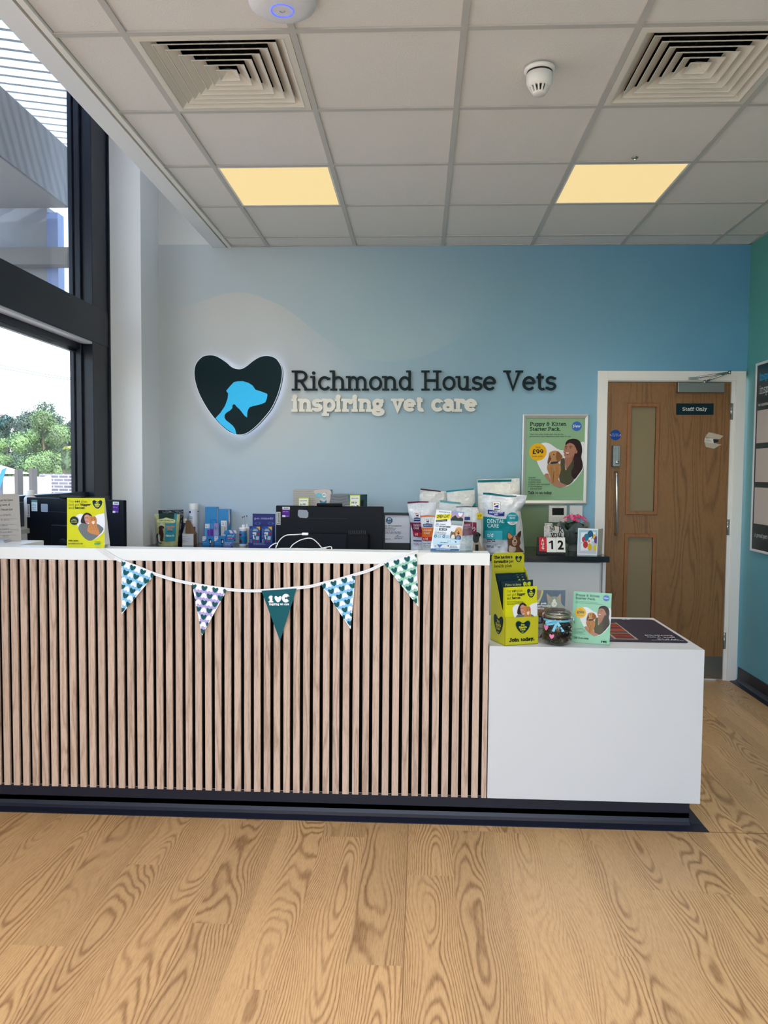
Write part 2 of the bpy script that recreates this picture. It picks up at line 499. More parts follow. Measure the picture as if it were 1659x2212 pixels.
# ================================================================ the room
XL, XR, YF, ZC, ZT = -0.98, 3.26, -7.413, 2.955, 4.2
WHITE = (228, 228, 224)
def coords(nt):
    tc = NN(nt, 'ShaderNodeTexCoord'); sp = NN(nt, 'ShaderNodeSeparateXYZ')
    nt.links.new(tc.outputs['Object'], sp.inputs[0]); return sp.outputs
def comb(nt, x, y, z):
    c = NN(nt, 'ShaderNodeCombineXYZ')
    for i, v in enumerate((x, y, z)):
        if isinstance(v, (int, float)): c.inputs[i].default_value = v
        else: nt.links.new(v, c.inputs[i])
    return c.outputs[0]
def noise(nt, vec, scale, detail=2, rough=0.5, dist=0.0):
    n = NN(nt, 'ShaderNodeTexNoise'); nt.links.new(vec, n.inputs['Vector'])
    n.inputs['Scale'].default_value = scale; n.inputs['Detail'].default_value = detail
    n.inputs['Roughness'].default_value = rough; n.inputs['Distortion'].default_value = dist
    return n.outputs['Fac']
def white(nt, vec):
    n = NN(nt, 'ShaderNodeTexWhiteNoise'); n.noise_dimensions = '3D'; nt.links.new(vec, n.inputs['Vector']); return n.outputs['Value']
def smooth(nt, v, a, b):
    n = NN(nt, 'ShaderNodeMapRange'); n.interpolation_type = 'SMOOTHSTEP'
    nt.links.new(v, n.inputs[0]); n.inputs[1].default_value = a; n.inputs[2].default_value = b
    return n.outputs[0]

def wood(name, c1, c2, across, along, idv=None, rings=16, sx=9.0, sy=1.1, rough=0.45, fine=0.35, ringk=0.8, tone=0.16, plank=None):
    """flat-sawn oak: contour lines of a stretched noise, with fine pores"""
    m, nt, b = newmat(name)
    s = coords(nt); ax = {'x': 0, 'y': 1, 'z': 2}
    A_, L_ = s[ax[across]], s[ax[along]]
    ident = idv(nt, s) if idv else 0.0
    iz = lambda q: mth(nt, 'MULTIPLY', ident, q) if idv else 0.0
    v = comb(nt, mth(nt, 'MULTIPLY', A_, sx), mth(nt, 'MULTIPLY', L_, sy), iz(37.0))
    n = noise(nt, v, 1.0, 1.2, 0.4, 0.1)
    if plank:
        u = mth(nt, 'FRACT', mth(nt, 'DIVIDE', mth(nt, 'SUBTRACT', A_, plank[0]), plank[1]))
        c = mth(nt, 'MULTIPLY_ADD', ident, 0.5, 0.25)
        d_ = mth(nt, 'SUBTRACT', u, c)
        n = mth(nt, 'MULTIPLY_ADD', mth(nt, 'MULTIPLY', d_, d_), 24.0 / rings, n)
    jit = noise(nt, comb(nt, mth(nt, 'MULTIPLY', A_, 90.0), mth(nt, 'MULTIPLY', L_, 14.0), iz(9.0)), 1.0, 2)
    n = mth(nt, 'MULTIPLY_ADD', jit, 0.35 / rings, n)
    r = mth(nt, 'SINE', mth(nt, 'MULTIPLY', n, rings * 6.283))
    r = mth(nt, 'POWER', mth(nt, 'MULTIPLY_ADD', r, 0.5, 0.5), 2.6)
    f = noise(nt, comb(nt, mth(nt, 'MULTIPLY', A_, 520.0), mth(nt, 'MULTIPLY', L_, 26.0), iz(11.0)), 1.0, 2, 0.6)
    f = smooth(nt, f, 0.44, 0.66)
    where = smooth(nt, noise(nt, comb(nt, mth(nt, 'MULTIPLY', A_, 8.0), mth(nt, 'MULTIPLY', L_, 0.6), iz(5.0)), 1.0, 1), 0.34, 0.56)
    k = mth(nt, 'ADD', mth(nt, 'MULTIPLY', mth(nt, 'MULTIPLY', r, mth(nt, 'MULTIPLY_ADD', where, 0.75, 0.25)), ringk), mth(nt, 'MULTIPLY', f, fine), clamp=True)
    col = mixc(nt, k, lin(c1), lin(c2))
    if idv:
        br = mth(nt, 'MULTIPLY_ADD', ident, tone, 1 - tone / 2)
        h = NN(nt, 'ShaderNodeHueSaturation'); nt.links.new(col, h.inputs['Color']); nt.links.new(br, h.inputs['Value']); col = h.outputs[0]
    nt.links.new(col, b.inputs['Base Color'])
    b.inputs['Roughness'].default_value = rough
    bp = NN(nt, 'ShaderNodeBump'); bp.inputs['Strength'].default_value = 0.12; bp.inputs['Distance'].default_value = 0.002
    nt.links.new(k, bp.inputs['Height']); nt.links.new(bp.outputs[0], b.inputs['Normal'])
    return m
def plank_id(nt, s):
    i = mth(nt, 'FLOOR', mth(nt, 'DIVIDE', mth(nt, 'SUBTRACT', s[0], 1.031), 0.167))
    h = white(nt, comb(nt, i, 3.3, 1.7))
    j = mth(nt, 'FLOOR', mth(nt, 'ADD', mth(nt, 'DIVIDE', s[1], 1.22), mth(nt, 'MULTIPLY', h, 5.0)))
    return white(nt, comb(nt, i, j, 0.5))
M_FLOOR = wood('oak_vinyl_planks', (198, 160, 114), (134, 97, 61), 'x', 'y', plank_id, rings=17, sx=6.5, sy=1.5, rough=0.42, fine=0.3, ringk=0.72, tone=0.2, plank=(1.031, .167))
def slat_id(nt, s): return white(nt, comb(nt, mth(nt, 'FLOOR', mth(nt, 'DIVIDE', mth(nt, 'ADD', s[0], 0.645), 0.04)), 1.1, 2.2))
M_SLAT = wood('oak_slats', (202, 176, 158), (154, 126, 108), 'x', 'z', slat_id, rings=6, sx=26.0, sy=1.8, rough=0.6, fine=0.4, ringk=0.6, tone=0.14)
M_DOOR = wood('oak_door', (142, 102, 60), (104, 70, 36), 'x', 'z', None, rings=15, sx=7.5, sy=0.7, rough=0.4, fine=0.4, ringk=0.6)
M_BEAD = wood('oak_bead', (150, 98, 52), (110, 68, 34), 'x', 'z', None, rings=6, sx=14, sy=0.6, rough=0.35, fine=0.5, ringk=0.4)

def mural():
    m, nt, b = newmat('printed_mural')
    s = coords(nt); x, z = s[0], s[2]
    cr = NN(nt, 'ShaderNodeValToRGB'); nt.links.new(mth(nt, 'DIVIDE', mth(nt, 'ADD', x, 0.8), 4.1), cr.inputs[0])
    e = cr.color_ramp.elements
    stops = [(0.0, (190, 196, 198)), (0.18, (184, 196, 202)), (0.36, (168, 190, 200)), (0.6, (142, 178, 194)), (0.8, (124, 176, 202)), (1.0, (92, 160, 196))]
    e[0].position = 0; e[0].color = lin(stops[0][1]); e[1].position = 1; e[1].color = lin(stops[-1][1])
    for p, c in stops[1:-1]:
        q = e.new(p); q.color = lin(c)
    base = cr.outputs[0]
    # paler lower right, bluer upper right
    up = mth(nt, 'MULTIPLY', smooth(nt, z, 1.7, 2.95), smooth(nt, x, -0.2, 3.0))
    base = mixc(nt, mth(nt, 'MULTIPLY', up, 0.45), base, lin((72, 134, 172)))
    lowl = mth(nt, 'MULTIPLY', smooth(nt, mth(nt, 'MULTIPLY', z, -1.0), -2.0, -1.0), smooth(nt, mth(nt, 'MULTIPLY', x, -1.0), -1.6, 0.4))
    base = mixc(nt, mth(nt, 'MULTIPLY', lowl, 0.6), base, lin((172, 194, 214)))
    # the pale wave
    fc = NN(nt, 'ShaderNodeFloatCurve')
    pxs = [(343, 690), (400, 663), (449, 646), (489, 634), (530, 633), (578, 647), (627, 673), (675, 711), (723, 746), (756, 766), (804, 778), (853, 780), (901, 773), (950, 754), (990, 730), (1030, 698), (1062, 665), (1120, 590)]
    cv = fc.mapping.curves[0]; pts = [W(a, c, 0) for a, c in pxs]
    x0, x1 = pts[0].x, pts[-1].x
    cv.points[0].location = (0, (pts[0].z - 1.9) / 1.2); cv.points[1].location = (1, (pts[-1].z - 1.9) / 1.2)
    for p in pts[1:-1]: cv.points.new((p.x - x0) / (x1 - x0), (p.z - 1.9) / 1.2)
    fc.mapping.update()
    nt.links.new(mth(nt, 'DIVIDE', mth(nt, 'SUBTRACT', x, x0), x1 - x0, clamp=True), fc.inputs['Value'])
    cz = mth(nt, 'MULTIPLY_ADD', fc.outputs[0], 1.2, 1.9)
    d = mth(nt, 'SUBTRACT', z, cz)
    below = smooth(nt, mth(nt, 'MULTIPLY', d, -1.0), -0.004, 0.004)
    above = smooth(nt, d, -0.004, 0.004)
    fl = mth(nt, 'MULTIPLY', mth(nt, 'MULTIPLY', below, smooth(nt, mth(nt, 'MULTIPLY', x, -1.0), -0.75, 0.1)), smooth(nt, z, 1.3, 2.1))
    fl = mth(nt, 'MULTIPLY', fl, smooth(nt, x, -0.75, -0.35))
    fr = mth(nt, 'MULTIPLY', mth(nt, 'MULTIPLY', above, smooth(nt, x, 0.2, 0.75)), smooth(nt, mth(nt, 'MULTIPLY', x, -1.0), -1.55, -0.9))
    fr = mth(nt, 'MULTIPLY', fr, smooth(nt, mth(nt, 'MULTIPLY', d, -1.0), -0.45, 0.0))
    base = mixc(nt, mth(nt, 'MULTIPLY', fl, 0.75), base, lin((206, 203, 196)))
    base = mixc(nt, mth(nt, 'MULTIPLY', fr, 0.45), base, lin((176, 196, 196)))
    # olive bloom under the poster
    dx = mth(nt, 'DIVIDE', mth(nt, 'SUBTRACT', x, 1.82), 0.42); dz = mth(nt, 'DIVIDE', mth(nt, 'SUBTRACT', z, 0.85), 0.62)
    r2 = mth(nt, 'ADD', mth(nt, 'MULTIPLY', dx, dx), mth(nt, 'MULTIPLY', dz, dz))
    g = smooth(nt, mth(nt, 'MULTIPLY', r2, -1.0), -1.15, -0.15)
    base = mixc(nt, g, base, lin((108, 128, 92)))
    wh = smooth(nt, z, 2.972, 2.976)
    col = mixc(nt, wh, base, lin((214, 216, 214)))
    nt.links.new(col, b.inputs['Base Color']); b.inputs['Roughness'].default_value = 0.55
    return m
M_MURAL = mural()
def teal_wall():
    m, nt, b = newmat('teal_wall'); s = coords(nt)
    f = smooth(nt, mth(nt, 'ADD', mth(nt, 'MULTIPLY', s[2], -1.0), mth(nt, 'MULTIPLY', s[1], -0.8)), -3.0, 0.6)
    nt.links.new(mixc(nt, f, lin((88, 158, 148)), lin((92, 158, 176))), b.inputs['Base Color']); b.inputs['Roughness'].default_value = 0.5
    return m
M_WALL = mat((234, 237, 240), 0.6)
M_FRAME = mat((18, 25, 40), 0.36, spec=.3, name='dark_powder_coat')
M_TILE = mat((228, 225, 221), 0.9, bump=0.35, bscale=160.0, bdist=0.004)
M_GRID = mat((192, 190, 186), 0.45)
M_TRIMW = mat((236, 234, 228), 0.4)
M_SKIRT = mat((24, 26, 36), 0.4, spec=.3)
def st(name, mb, mt=None, parent=None, **k):
    o = mb.build(name, parent, mt, **k)
    if parent is None: tag(o, kind='structure')
    return o
st('floor', B(M_FLOOR, (XL - .2, XR + .2, YF - .2, 0.3, -0.1, 0)))
b = MB().m(M_MURAL)
b.box(XL - .3, 2.30, 0, .15, 0, ZT); b.box(2.30, XR + .2, 0, .15, 2.085, ZT)
st('wall_back', b, bevel=0)
st('wall_right', B(teal_wall(), (XR, XR + .15, YF, 0.15, 0, ZT)))
st('wall_left', B(M_WALL, (XL, -0.765, -0.348, 0, 0, ZT), (-1.06, XL, YF, -0.348, 0, 1.12), (-1.06, XL, -0.36, 0, 0, ZT)))
b = MB().m(M_WALL)
b.box(XL - .1, XR + .15, YF - .15, YF, 0, 0.12); b.box(XL - .1, XR + .15, YF - .15, YF, 3.1, ZT)
b.box(XL - .1, XL + .25, YF - .15, YF, .12, 3.1); b.box(XR - .35, XR + .15, YF - .15, YF, .12, 3.1)
st('wall_front', b)
# --- ceiling: tiles recessed behind the tees, plasterboard margin, upper soffit over the window void
GX0 = -0.252
cx = [GX0] + [0.6 * i for i in range(0, 6)] + [XR]
cy = [0.6 * j - 2.613 for j in range(-8, 5)] + [0.0]
cy[0] = YF
LIGHTS = [(0.0, -1.413), (1.8, -1.413), (0.0, -4.413), (1.8, -4.413)]  # last pair is unseen behind the viewer, added with stronger lamps for fill
VENTS = [(0.0, -2.613), (1.8, -2.613)]
def incell(x, y, L): return any(abs(x - a) < .02 and abs(y - c) < .02 for a, c in L)
ceil = thing('ceiling', kind='structure')
b = MB().m(M_TILE)
for i in range(len(cx) - 1):
    for j in range(len(cy) - 1):
        if incell(cx[i], cy[j], LIGHTS + VENTS): continue
        b.box(cx[i] + .004, cx[i + 1] - .004, cy[j] + .004, cy[j + 1] - .004, ZC + .007, ZC + .022)
b.m(M_WALL).box(-0.39, XR, YF, 0, ZC + .35, ZC + .4)
b.build('ceiling_tiles', ceil)
b = MB().m(M_GRID)
for x in cx[1:-1]: b.box(x - .012, x + .012, YF, 0, ZC, ZC + .006)
for y in cy[1:-1]: b.box(GX0, XR, y - .012, y + .012, ZC + .0004, ZC + .0064)
b.box(GX0 - .004, XR, -.02, 0, ZC + .0008, ZC + .006); b.box(XR - .02, XR, YF, 0, ZC + .0008, ZC + .006)
b.build('ceiling_grid', ceil)
b = MB().m(M_WALL)
b.box(-0.387, -0.292, YF, 0, ZC - .002, ZC + .03)
b.box(-0.387, -0.36, YF, 0, ZC + .03, ZT)
b.build('plasterboard_margin', ceil)
B(M_TRIMW, (-0.276, -0.252, YF, 0, ZC - .006, ZC + .014), (-0.292, -0.288, YF, 0, ZC - .006, ZC + .03)).build('edge_trim', ceil)
B(mat((60, 60, 62), 0.7), (-0.29, -0.274, YF, 0, ZC + .012, ZC + .03)).build('shadow_gap', ceil)
B(M_WALL, (XL - .1, XR + .15, YF - .15, .15, ZT, ZT + .1)).build('upper_soffit', ceil)
# --- curtain wall on the left
win = thing('window_1', kind='structure')
GXP = -1.065
b = MB().m(M_FRAME)
for y0, y1 in ((-.60, -.352), (-2.72, -2.60), (-4.72, -4.60), (-6.72, -6.60), (YF, YF + .1)):
    b.box(-1.13, XL, y0, y1, 1.12, ZT)
b.box(-1.08, -1.045, -.625, -.60, 1.12, ZT); b.box(-1.11, -1.085, -.64, -.60, 1.12, ZT)
b.box(-1.13, XL + .004, YF, -.352, 2.21, 2.435)
b.box(-1.13, XL + .004, YF, -.352, 1.12, 1.245); b.box(-1.10, -1.02, YF, -.6, 1.245, 1.275)
b.box(-1.13, XL, YF, -.352, ZT - .15, ZT)
b.box(-0.984, -0.968, -.36, -.346, 1.12, ZT)
b.build('window_frame', win, bevel=.003)
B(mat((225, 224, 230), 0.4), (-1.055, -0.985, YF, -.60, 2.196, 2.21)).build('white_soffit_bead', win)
B(M_FRAME, (-1.075, -1.05, YF, -.60, 2.16, 2.196), (-1.10, -1.075, YF, -.62, 2.14, 2.196)).build('glazing_bead', win)
for a, c in ((-.60, -2.60), (-2.72, -4.60), (-4.72, -6.60), (-6.72, YF + .1)):
    for z0, z1 in ((1.275, 2.18), (2.435, ZT - .15)):
        B(glass_mat(), (GXP, GXP + .006, c, a, z0, z1)).build('glass_pane', win)
tag(B(M_TRIMW, (XL, -0.885, YF, -.349, 1.095, 1.12)).build('window_sill', win, bevel=.003))
# glazed shopfront behind the camera
win2 = thing('window_2', kind='structure')
b = MB().m(M_FRAME)
for x in (XL + .25, 0.5, 1.75, XR - .41): b.box(x, x + .06, YF - .12, YF, .12, 3.1)
b.box(XL + .25, XR - .35, YF - .12, YF, .12, .2); b.box(XL + .25, XR - .35, YF - .12, YF, 3.0, 3.1); b.box(XL + .25, XR - .35, YF - .12, YF, 2.15, 2.22)
b.build('window_frame', win2)
B(glass_mat(), (XL + .3, XR - .4, YF - .08, YF - .074, .2, 3.0)).build('glass_pane', win2)
# --- skirtings
def cove(mb, x0, x1, yf, h, d):
    prof = [(0, h), (0, .028), (-.006, .014), (-.016, .006), (-d, .003), (-d, 0), (.01, 0), (.01, h)]
    mb.prism([(x0, yf + a, c) for a, c in prof], (x1 - x0, 0, 0))
b = MB().m(M_SKIRT)
prof = [(0, .1), (0, .028), (-.006, .014), (-.018, .006), (-.052, .003), (-.052, 0), (.005, 0), (.005, .1)]
b.prism([(XR - .006 + a, YF, c) for a, c in prof], (0, -YF - .02, 0))
st('baseboard_right', b)
st('baseboard_back', B(M_SKIRT, (-0.765, 2.255, -.012, 0, 0, .1)))
# sheet weld of the vinyl in front of the desk, and the seam toward the camera
st('trim_1', B(mat((128, 94, 60), 0.6), (2.22, XR - .05, -2.336, -2.332, 0, .0006), (1.0300, 1.0322, YF, -2.34, 0, .0006)))

# --- ceiling lights, vents, detector, access point
for n, (x, y) in enumerate(LIGHTS):
    if y < -5.4 and False: continue
    names = {0: 'square warm white ceiling light panel nearer the window', 1: 'square warm white ceiling light panel nearer the staff door',
             2: 'added ceiling fill light panel behind the viewer on the window side', 3: 'added ceiling fill light panel behind the viewer on the door side',
             4: 'added rear ceiling fill light panel far behind on the window side', 5: 'added rear ceiling fill light panel far behind on the door side'}
    t = thing('ceiling_light', names[n], 'ceiling light', 'square light panels in the tiled ceiling')
    B(mat((238, 236, 228), 0.4), (x + .012, x + .022, y + .012, y + .588, ZC + .001, ZC + .02), (x + .578, x + .588, y + .012, y + .588, ZC + .001, ZC + .02),
      (x + .022, x + .578, y + .012, y + .022, ZC + .001, ZC + .02), (x + .022, x + .578, y + .578, y + .588, ZC + .001, ZC + .02)).build('light_frame', t)
    B(mat((120, 108, 84), 0.5, emit=LAMP_EMIT, ecol=(255, 226, 160)), (x + .022, x + .578, y + .022, y + .578, ZC + .004, ZC + .012)).build('diffuser', t)
    ld = bpy.data.lights.new('panel_light', 'AREA'); ld.shape = 'SQUARE'; ld.size = .55; ld.energy = LAMP_W * (.55 if y > -2 else 1.15); ld.color = (1, .91, .79); ld.spread = math.radians(112)
    lo = bpy.data.objects.new('panel_light', ld); COL.objects.link(lo); lo.location = (x + .3, y + .3, ZC - .004); lo.parent = t
M_VENT = mat((222, 217, 206), 0.42)
for n, (x, y) in enumerate(VENTS):
    t = thing('ceiling_vent', ('square louvred air vent in the ceiling above the window end of the desk', 'square louvred air vent in the ceiling at the upper right corner')[n], 'air vent', 'square air vents in the ceiling')
    cxx, cyy = x + .3, y + .3
    b = MB().m(M_VENT)
    def ring(b, r0, z0, r1, z1, th=.0025):
        P = [[Vector((cxx + s1 * r, cyy + s2 * r, z)) for s1, s2 in ((-1, -1), (1, -1), (1, 1), (-1, 1))] for r, z in ((r0, z0), (r1, z1), (r1 - th, z1), (r0 - th, z0))]
        vs = [p for q in P for p in q]
        fs = []
        for a in range(4):
            for i in range(4):
                j = (i + 1) % 4; a2 = (a + 1) % 4
                fs.append((a * 4 + i, a * 4 + j, a2 * 4 + j, a2 * 4 + i))
        b.add(vs, fs)
    ring(b, .287, ZC - .001, .262, ZC - .003, .001)
    ring(b, .287, ZC - .001, .287, ZC + .02); 
    ring(b, .262, ZC - .003, .262, ZC + .01)
    ring(b, .262, ZC, .222, ZC + .028, .002)
    b.build('vent_frame', t)
    for i in range(6):
        r = .228 - i * .0375
        b = MB().m(M_VENT)
        ring(b, r, ZC + .002, r - .0012, ZC + .006)
        ring(b, r, ZC + .004, max(r - .040, .004), ZC + .028, .0015)
        b.build('louvre', t)
    b = MB().m(mat((14, 14, 15), 0.7))
    b.box(cxx - .29, cxx + .29, cyy - .29, cyy + .29, ZC + .16, ZC + .17)
    for s0, s1, u0, u1 in ((-.29, -.28, -.29, .29), (.28, .29, -.29, .29)):
        b.box(cxx + s0, cxx + s1, cyy + u0, cyy + u1, ZC + .03, ZC + .16); b.box(cxx + u0, cxx + u1, cyy + s0, cyy + s1, ZC + .03, ZC + .16)
    for k in range(9): b.box(cxx - .22 + k * .055, cxx - .215 + k * .055, cyy - .2, cyy + .26, ZC + .11, ZC + .14)
    b.build('duct_box', t)
t = thing('smoke_detector', 'white round smoke detector hanging from the ceiling tile near the right vent', 'smoke detector')
c = (1.502, -2.335, 0)
MW = mat((236, 236, 232), 0.35)
b = MB().m(MW); b.lathe([(.0, ZC), (.058, ZC), (.058, ZC - .010), (.05, ZC - .014), (.048, ZC - .014)], c, 40, cap=False); b.build('base_plate', t)
b = MB().m(MW); b.lathe([(.045, ZC - .012), (.045, ZC - .02), (.049, ZC - .021), (.049, ZC - .052), (.043, ZC - .066), (.036, ZC - .070)], c, 40, cap=False)
for k in range(14):
    a = 2 * math.pi * k / 14; d = Vector((math.cos(a), math.sin(a), 0)); e = Vector((-math.sin(a), math.cos(a), 0)) * .0035
    b.prism([Vector(c) + d * .043 + Vector((0, 0, ZC - .064)) - e, Vector(c) + d * .037 + Vector((0, 0, ZC - .064)) - e, Vector(c) + d * .022 + Vector((0, 0, ZC - .09)) - e, Vector(c) + d * .026 + Vector((0, 0, ZC - .094)) - e], e * 2)
b.lathe([(0.0001, ZC - .096), (.024, ZC - .096), (.026, ZC - .092), (.026, ZC - .088), (0.0001, ZC - .086)], c, 32, cap=False)
b.build('sensor_housing', t)
b = MB().m(mat((40, 40, 42), .6)); b.lathe([(.0455, ZC - .0125), (.0455, ZC - .0195)], c, 32, cap=False); b.build('intake_gap', t)
b = MB().m(mat((40, 40, 42), .6)); b.lathe([(.018, ZC - .066), (.018, ZC - .088)], c, 24, cap=False); b.build('sensor_core', t)
t = thing('wireless_access_point', 'white dome wireless access point with a blue ring light on the ceiling', 'access point')
c = (.597, -2.80, 0)
b = MB().m(mat((222, 224, 230), 0.4)); b.lathe([(.108, ZC), (.111, ZC - .006), (.109, ZC - .014), (.098, ZC - .022), (.075, ZC - .031), (.052, ZC - .035), (.0001, ZC - .0355)], c, 64, cap=False); b.build('dome', t)
b = MB().m(mat((70, 90, 255), .4, emit=2.0, ecol=(60, 80, 255)))
b.tube([(c[0] + .036 * math.cos(a * math.pi / 24), c[1] + .036 * math.sin(a * math.pi / 24), ZC - .0362) for a in range(48)], .0016, 6, closed=True); b.build('light_ring', t)
b = MB().m(mat((150, 150, 156), .4)); b.tube([(c[0] + .008 * math.cos(a), c[1] + .008 * math.sin(a) - .0, ZC - .0362) for a in [math.pi * k / 8 for k in range(9)]], .0014, 6); b.build('emblem', t)
t = thing('ceiling_indicator_light', 'tiny chrome indicator with a green light in the ceiling by the right light panel', 'indicator light')
b = MB().m(mat((170, 172, 168), .25, 1.0)); b.lathe([(.016, ZC + .006), (.016, ZC + .003), (.007, ZC - .003), (.0001, ZC - .003)], (2.095, -1.464, 0), 20, cap=False); b.build('bezel', t)
b = MB().m(mat((190, 255, 210), .4, emit=1.5)); b.lathe([(.004, ZC - .0032), (.0001, ZC - .006)], (2.095, -1.464, 0), 12, cap=False); b.build('lamp', t)

# --- staff door
DZ = zoomed(1280, 780, 4.377, planemap(0.0))
def dpt(x, y, Y=0.0): return W(1280 + x / 4.377, 780 + y / 4.377, Y)
door = thing('door_1', kind='structure')
DX0, DX1, DT = dpt(145, 200).x, dpt(1307, 200).x, dpt(145, 200).z
b = MB().m(M_TRIMW)
OX0, OX1, OT = 2.262, 3.248, 2.112
for x0, x1, z0, z1 in ((OX0, DX0 - .004, 0, OT), (DX1 + .03, OX1, 0, OT), (DX0 - .004, DX1 + .03, DT + .012, OT)):
    b.box(x0, x1, -.02, 0.0, z0, z1)
b.box(DX0 - .004, DX0 - .001, -.012, .12, 0, DT + .012); b.box(DX1 + .004, DX1 + .03, -.008, .12, 0, DT + .012); b.box(DX0 - .004, DX1 + .03, -.012, .12, DT + .004, DT + .012)
b.build('door_frame', door, bevel=.002)
V1 = (dpt(365, 432).x, dpt(602, 432).x, dpt(400, 1418).z, dpt(400, 432).z)
V2 = (V1[0], V1[1], 0.28, dpt(400, 1665).z)
b = MB().m(M_DOOR); zs = [0.008, V2[2], V2[3], V1[2], V1[3], DT]
b.box(DX0, V1[0], 0, .044, .008, DT); b.box(V1[1], DX1, 0, .044, .008, DT)
for i in (0, 2, 4): b.box(V1[0], V1[1], 0, .044, zs[i], zs[i + 1])
b.build('door_leaf', door)
for V in (V1, V2):
    x0, x1, z0, z1 = V; k = .026
    b = MB().m(M_BEAD)
    for q in (((x0 - k, z0 - k), (x1 + k, z0 - k), (x1, z0), (x0, z0)), ((x1 + k, z0 - k), (x1 + k, z1 + k), (x1, z1), (x1, z0)), ((x1 + k, z1 + k), (x0 - k, z1 + k), (x0, z1), (x1, z1)), ((x0 - k, z1 + k), (x0 - k, z0 - k), (x0, z0), (x0, z1))):
        pts = [(q[0][0], 0, q[0][1]), (q[1][0], 0, q[1][1]), (q[2][0], 0, q[2][1]), (q[3][0], 0, q[3][1])]
        m_ = [Vector(p) + Vector((0, -.009, 0)) for p in pts]
        m_[0] = m_[0].lerp(m_[3], .15); m_[1] = m_[1].lerp(m_[2], .15)
        vs = [Vector(p) for p in pts] + m_ + [Vector(pts[2]) + Vector((0, .012, 0)), Vector(pts[3]) + Vector((0, .012, 0))]
        b.add(vs, [(0, 1, 5, 4), (4, 5, 6, 7), (7, 6, 8, 9)])
    vb = b.build('vision_panel_bead', door, fixn=False)
    B(mat((134, 118, 86), 0.35), (x0 - .004, x1 + .004, .010, .016, z0 - .004, z1 + .004)).build('frosted_pane', vb)
M_STEEL = mat((150, 152, 148), 0.3, 1.0, name='satin_steel'); M_CHROME = mat((190, 190, 188), 0.16, 1.0)
def fbox(mb, x0, y0, x1, y1, d, Y=0.0):
    a = dpt(x0, y0, Y); c = dpt(x1, y1, Y); mb.box(a.x, c.x, Y - d, Y, c.z, a.z)
b = MB().m(M_STEEL); fbox(b, 790, 207, 1225, 303, .045); b.build('door_closer', door, bevel=.003)
p1, p2, p3 = dpt(1048, 195), dpt(1240, 125), dpt(925, 165)
b = MB().m(M_CHROME)
for a, c, ya, yc in ((p1, p2, -.024, -.10), (p2, p3, -.104, -.022)):
    b.tube([(a.x, ya, a.z), (c.x, yc, c.z)], .006, 8)
b.tube([(p1.x, -.024, p1.z - .02), (p1.x, -.024, p1.z + .008)], .010, 10); b.tube([(p2.x, -.102, p2.z - .012), (p2.x, -.102, p2.z + .012)], .009, 10)
fbox(b, 905, 155, 990, 178, .022, -.02); b.build('closer_arm', door)
a = Art(); a.rect(792, 400, 1142, 508, (10, 42, 48)); a.slab('Staff Only', 850, 470, 34, (206, 208, 204), .17, 232)
b = MB().m(mat((10, 42, 48), .4)); fbox(b, 792, 400, 1142, 508, .002); ds = b.build('door_sign', door); a.build('sign_face', ds, zoomed(1280, 780, 4.377, planemap(-.002)))
a = Art(); a.poly(circ(217, 699, 50), (14, 70, 150)); a.sans('Fire door', 217, 694, 9, (235, 240, 245), 62, just='c'); a.sans('keep shut', 217, 710, 9, (235, 240, 245), 74, just='c')
a.poly(circ(170, 699, 5, 8), (225, 225, 225)); a.poly(circ(262, 699, 5, 8), (225, 225, 225)); a.build('blue_disc_sign', door, DZ)
# keypad
b = MB().m(mat((40, 40, 42), .4)); q0, q1 = dpt(181, 798), dpt(250, 1002)
b.prism([(x, 0, z) for x, z in rrect(q0.x, q1.z, q1.x, q0.z, .0065)], (0, -.010, 0)); kp = b.build('keypad_lock', door)
b = MB().m(M_STEEL); q0, q1 = dpt(189, 800), dpt(250, 998)
b.prism([(x, -.010, z) for x, z in rrect(q0.x, q1.z, q1.x, q0.z, .006)], (0, -.016, 0)); b.build('keypad_body', kp, bevel=.002)
b = MB().m(M_CHROME)
for i in range(7):
    for j in (0, 1):
        q = dpt(203 + j * 32, 826 + i * 17); b.lathe([(.0026, -.026), (.0026, -.03), (.0001, -.031)], (q.x, 0, q.z), 10, 'y', cap=False)
b.build('keypad_buttons', kp)
q = dpt(222, 958); b = MB().m(M_CHROME); b.lathe([(.0125, -.026), (.0125, -.040), (.010, -.043), (.0001, -.043)], (q.x, 0, q.z), 24, 'y', cap=False); b.build('turn_knob', kp)
q0, q1 = dpt(214, 1052), dpt(212, 1636)
b = MB().m(M_CHROME); r = .02
pts = [(q0.x, 0, q0.z), (q0.x, -.025, q0.z), (q0.x, -.043, q0.z - .007), (q0.x, -.05, q0.z - .024), (q1.x, -.05, q1.z + .024), (q1.x, -.043, q1.z + .007), (q1.x, -.025, q1.z), (q1.x, 0, q1.z)]
b.tube(pts, .0085, 14); b.build('pull_handle', door)
for y0, y1 in ((400, 555), (1497, 1645), (2565, 2720)):
    q = dpt(1307, y0); q2 = dpt(1307, y1)
    b = MB().m(M_CHROME); b.tube([(DX1 + .006, -.009, q.z), (DX1 + .006, -.009, q2.z)], .006, 10); b.box(DX1 + .003, DX1 + .018, -.0095, -.006, q2.z, q.z); b.build('hinge', door)
b = B(M_STEEL, (DX0 + .004, DX1 - .002, -.0015, 0, .012, .165)); b.build('kick_plate', door)
a = Art()
a.poly([(1065, 715), (1100, 672), (1180, 690), (1237, 708), (1205, 738), (1130, 728)], (196, 186, 164)); a.poly([(1058, 765), (1110, 770), (1222, 790), (1195, 800), (1150, 828), (1072, 812)], (190, 180, 160))
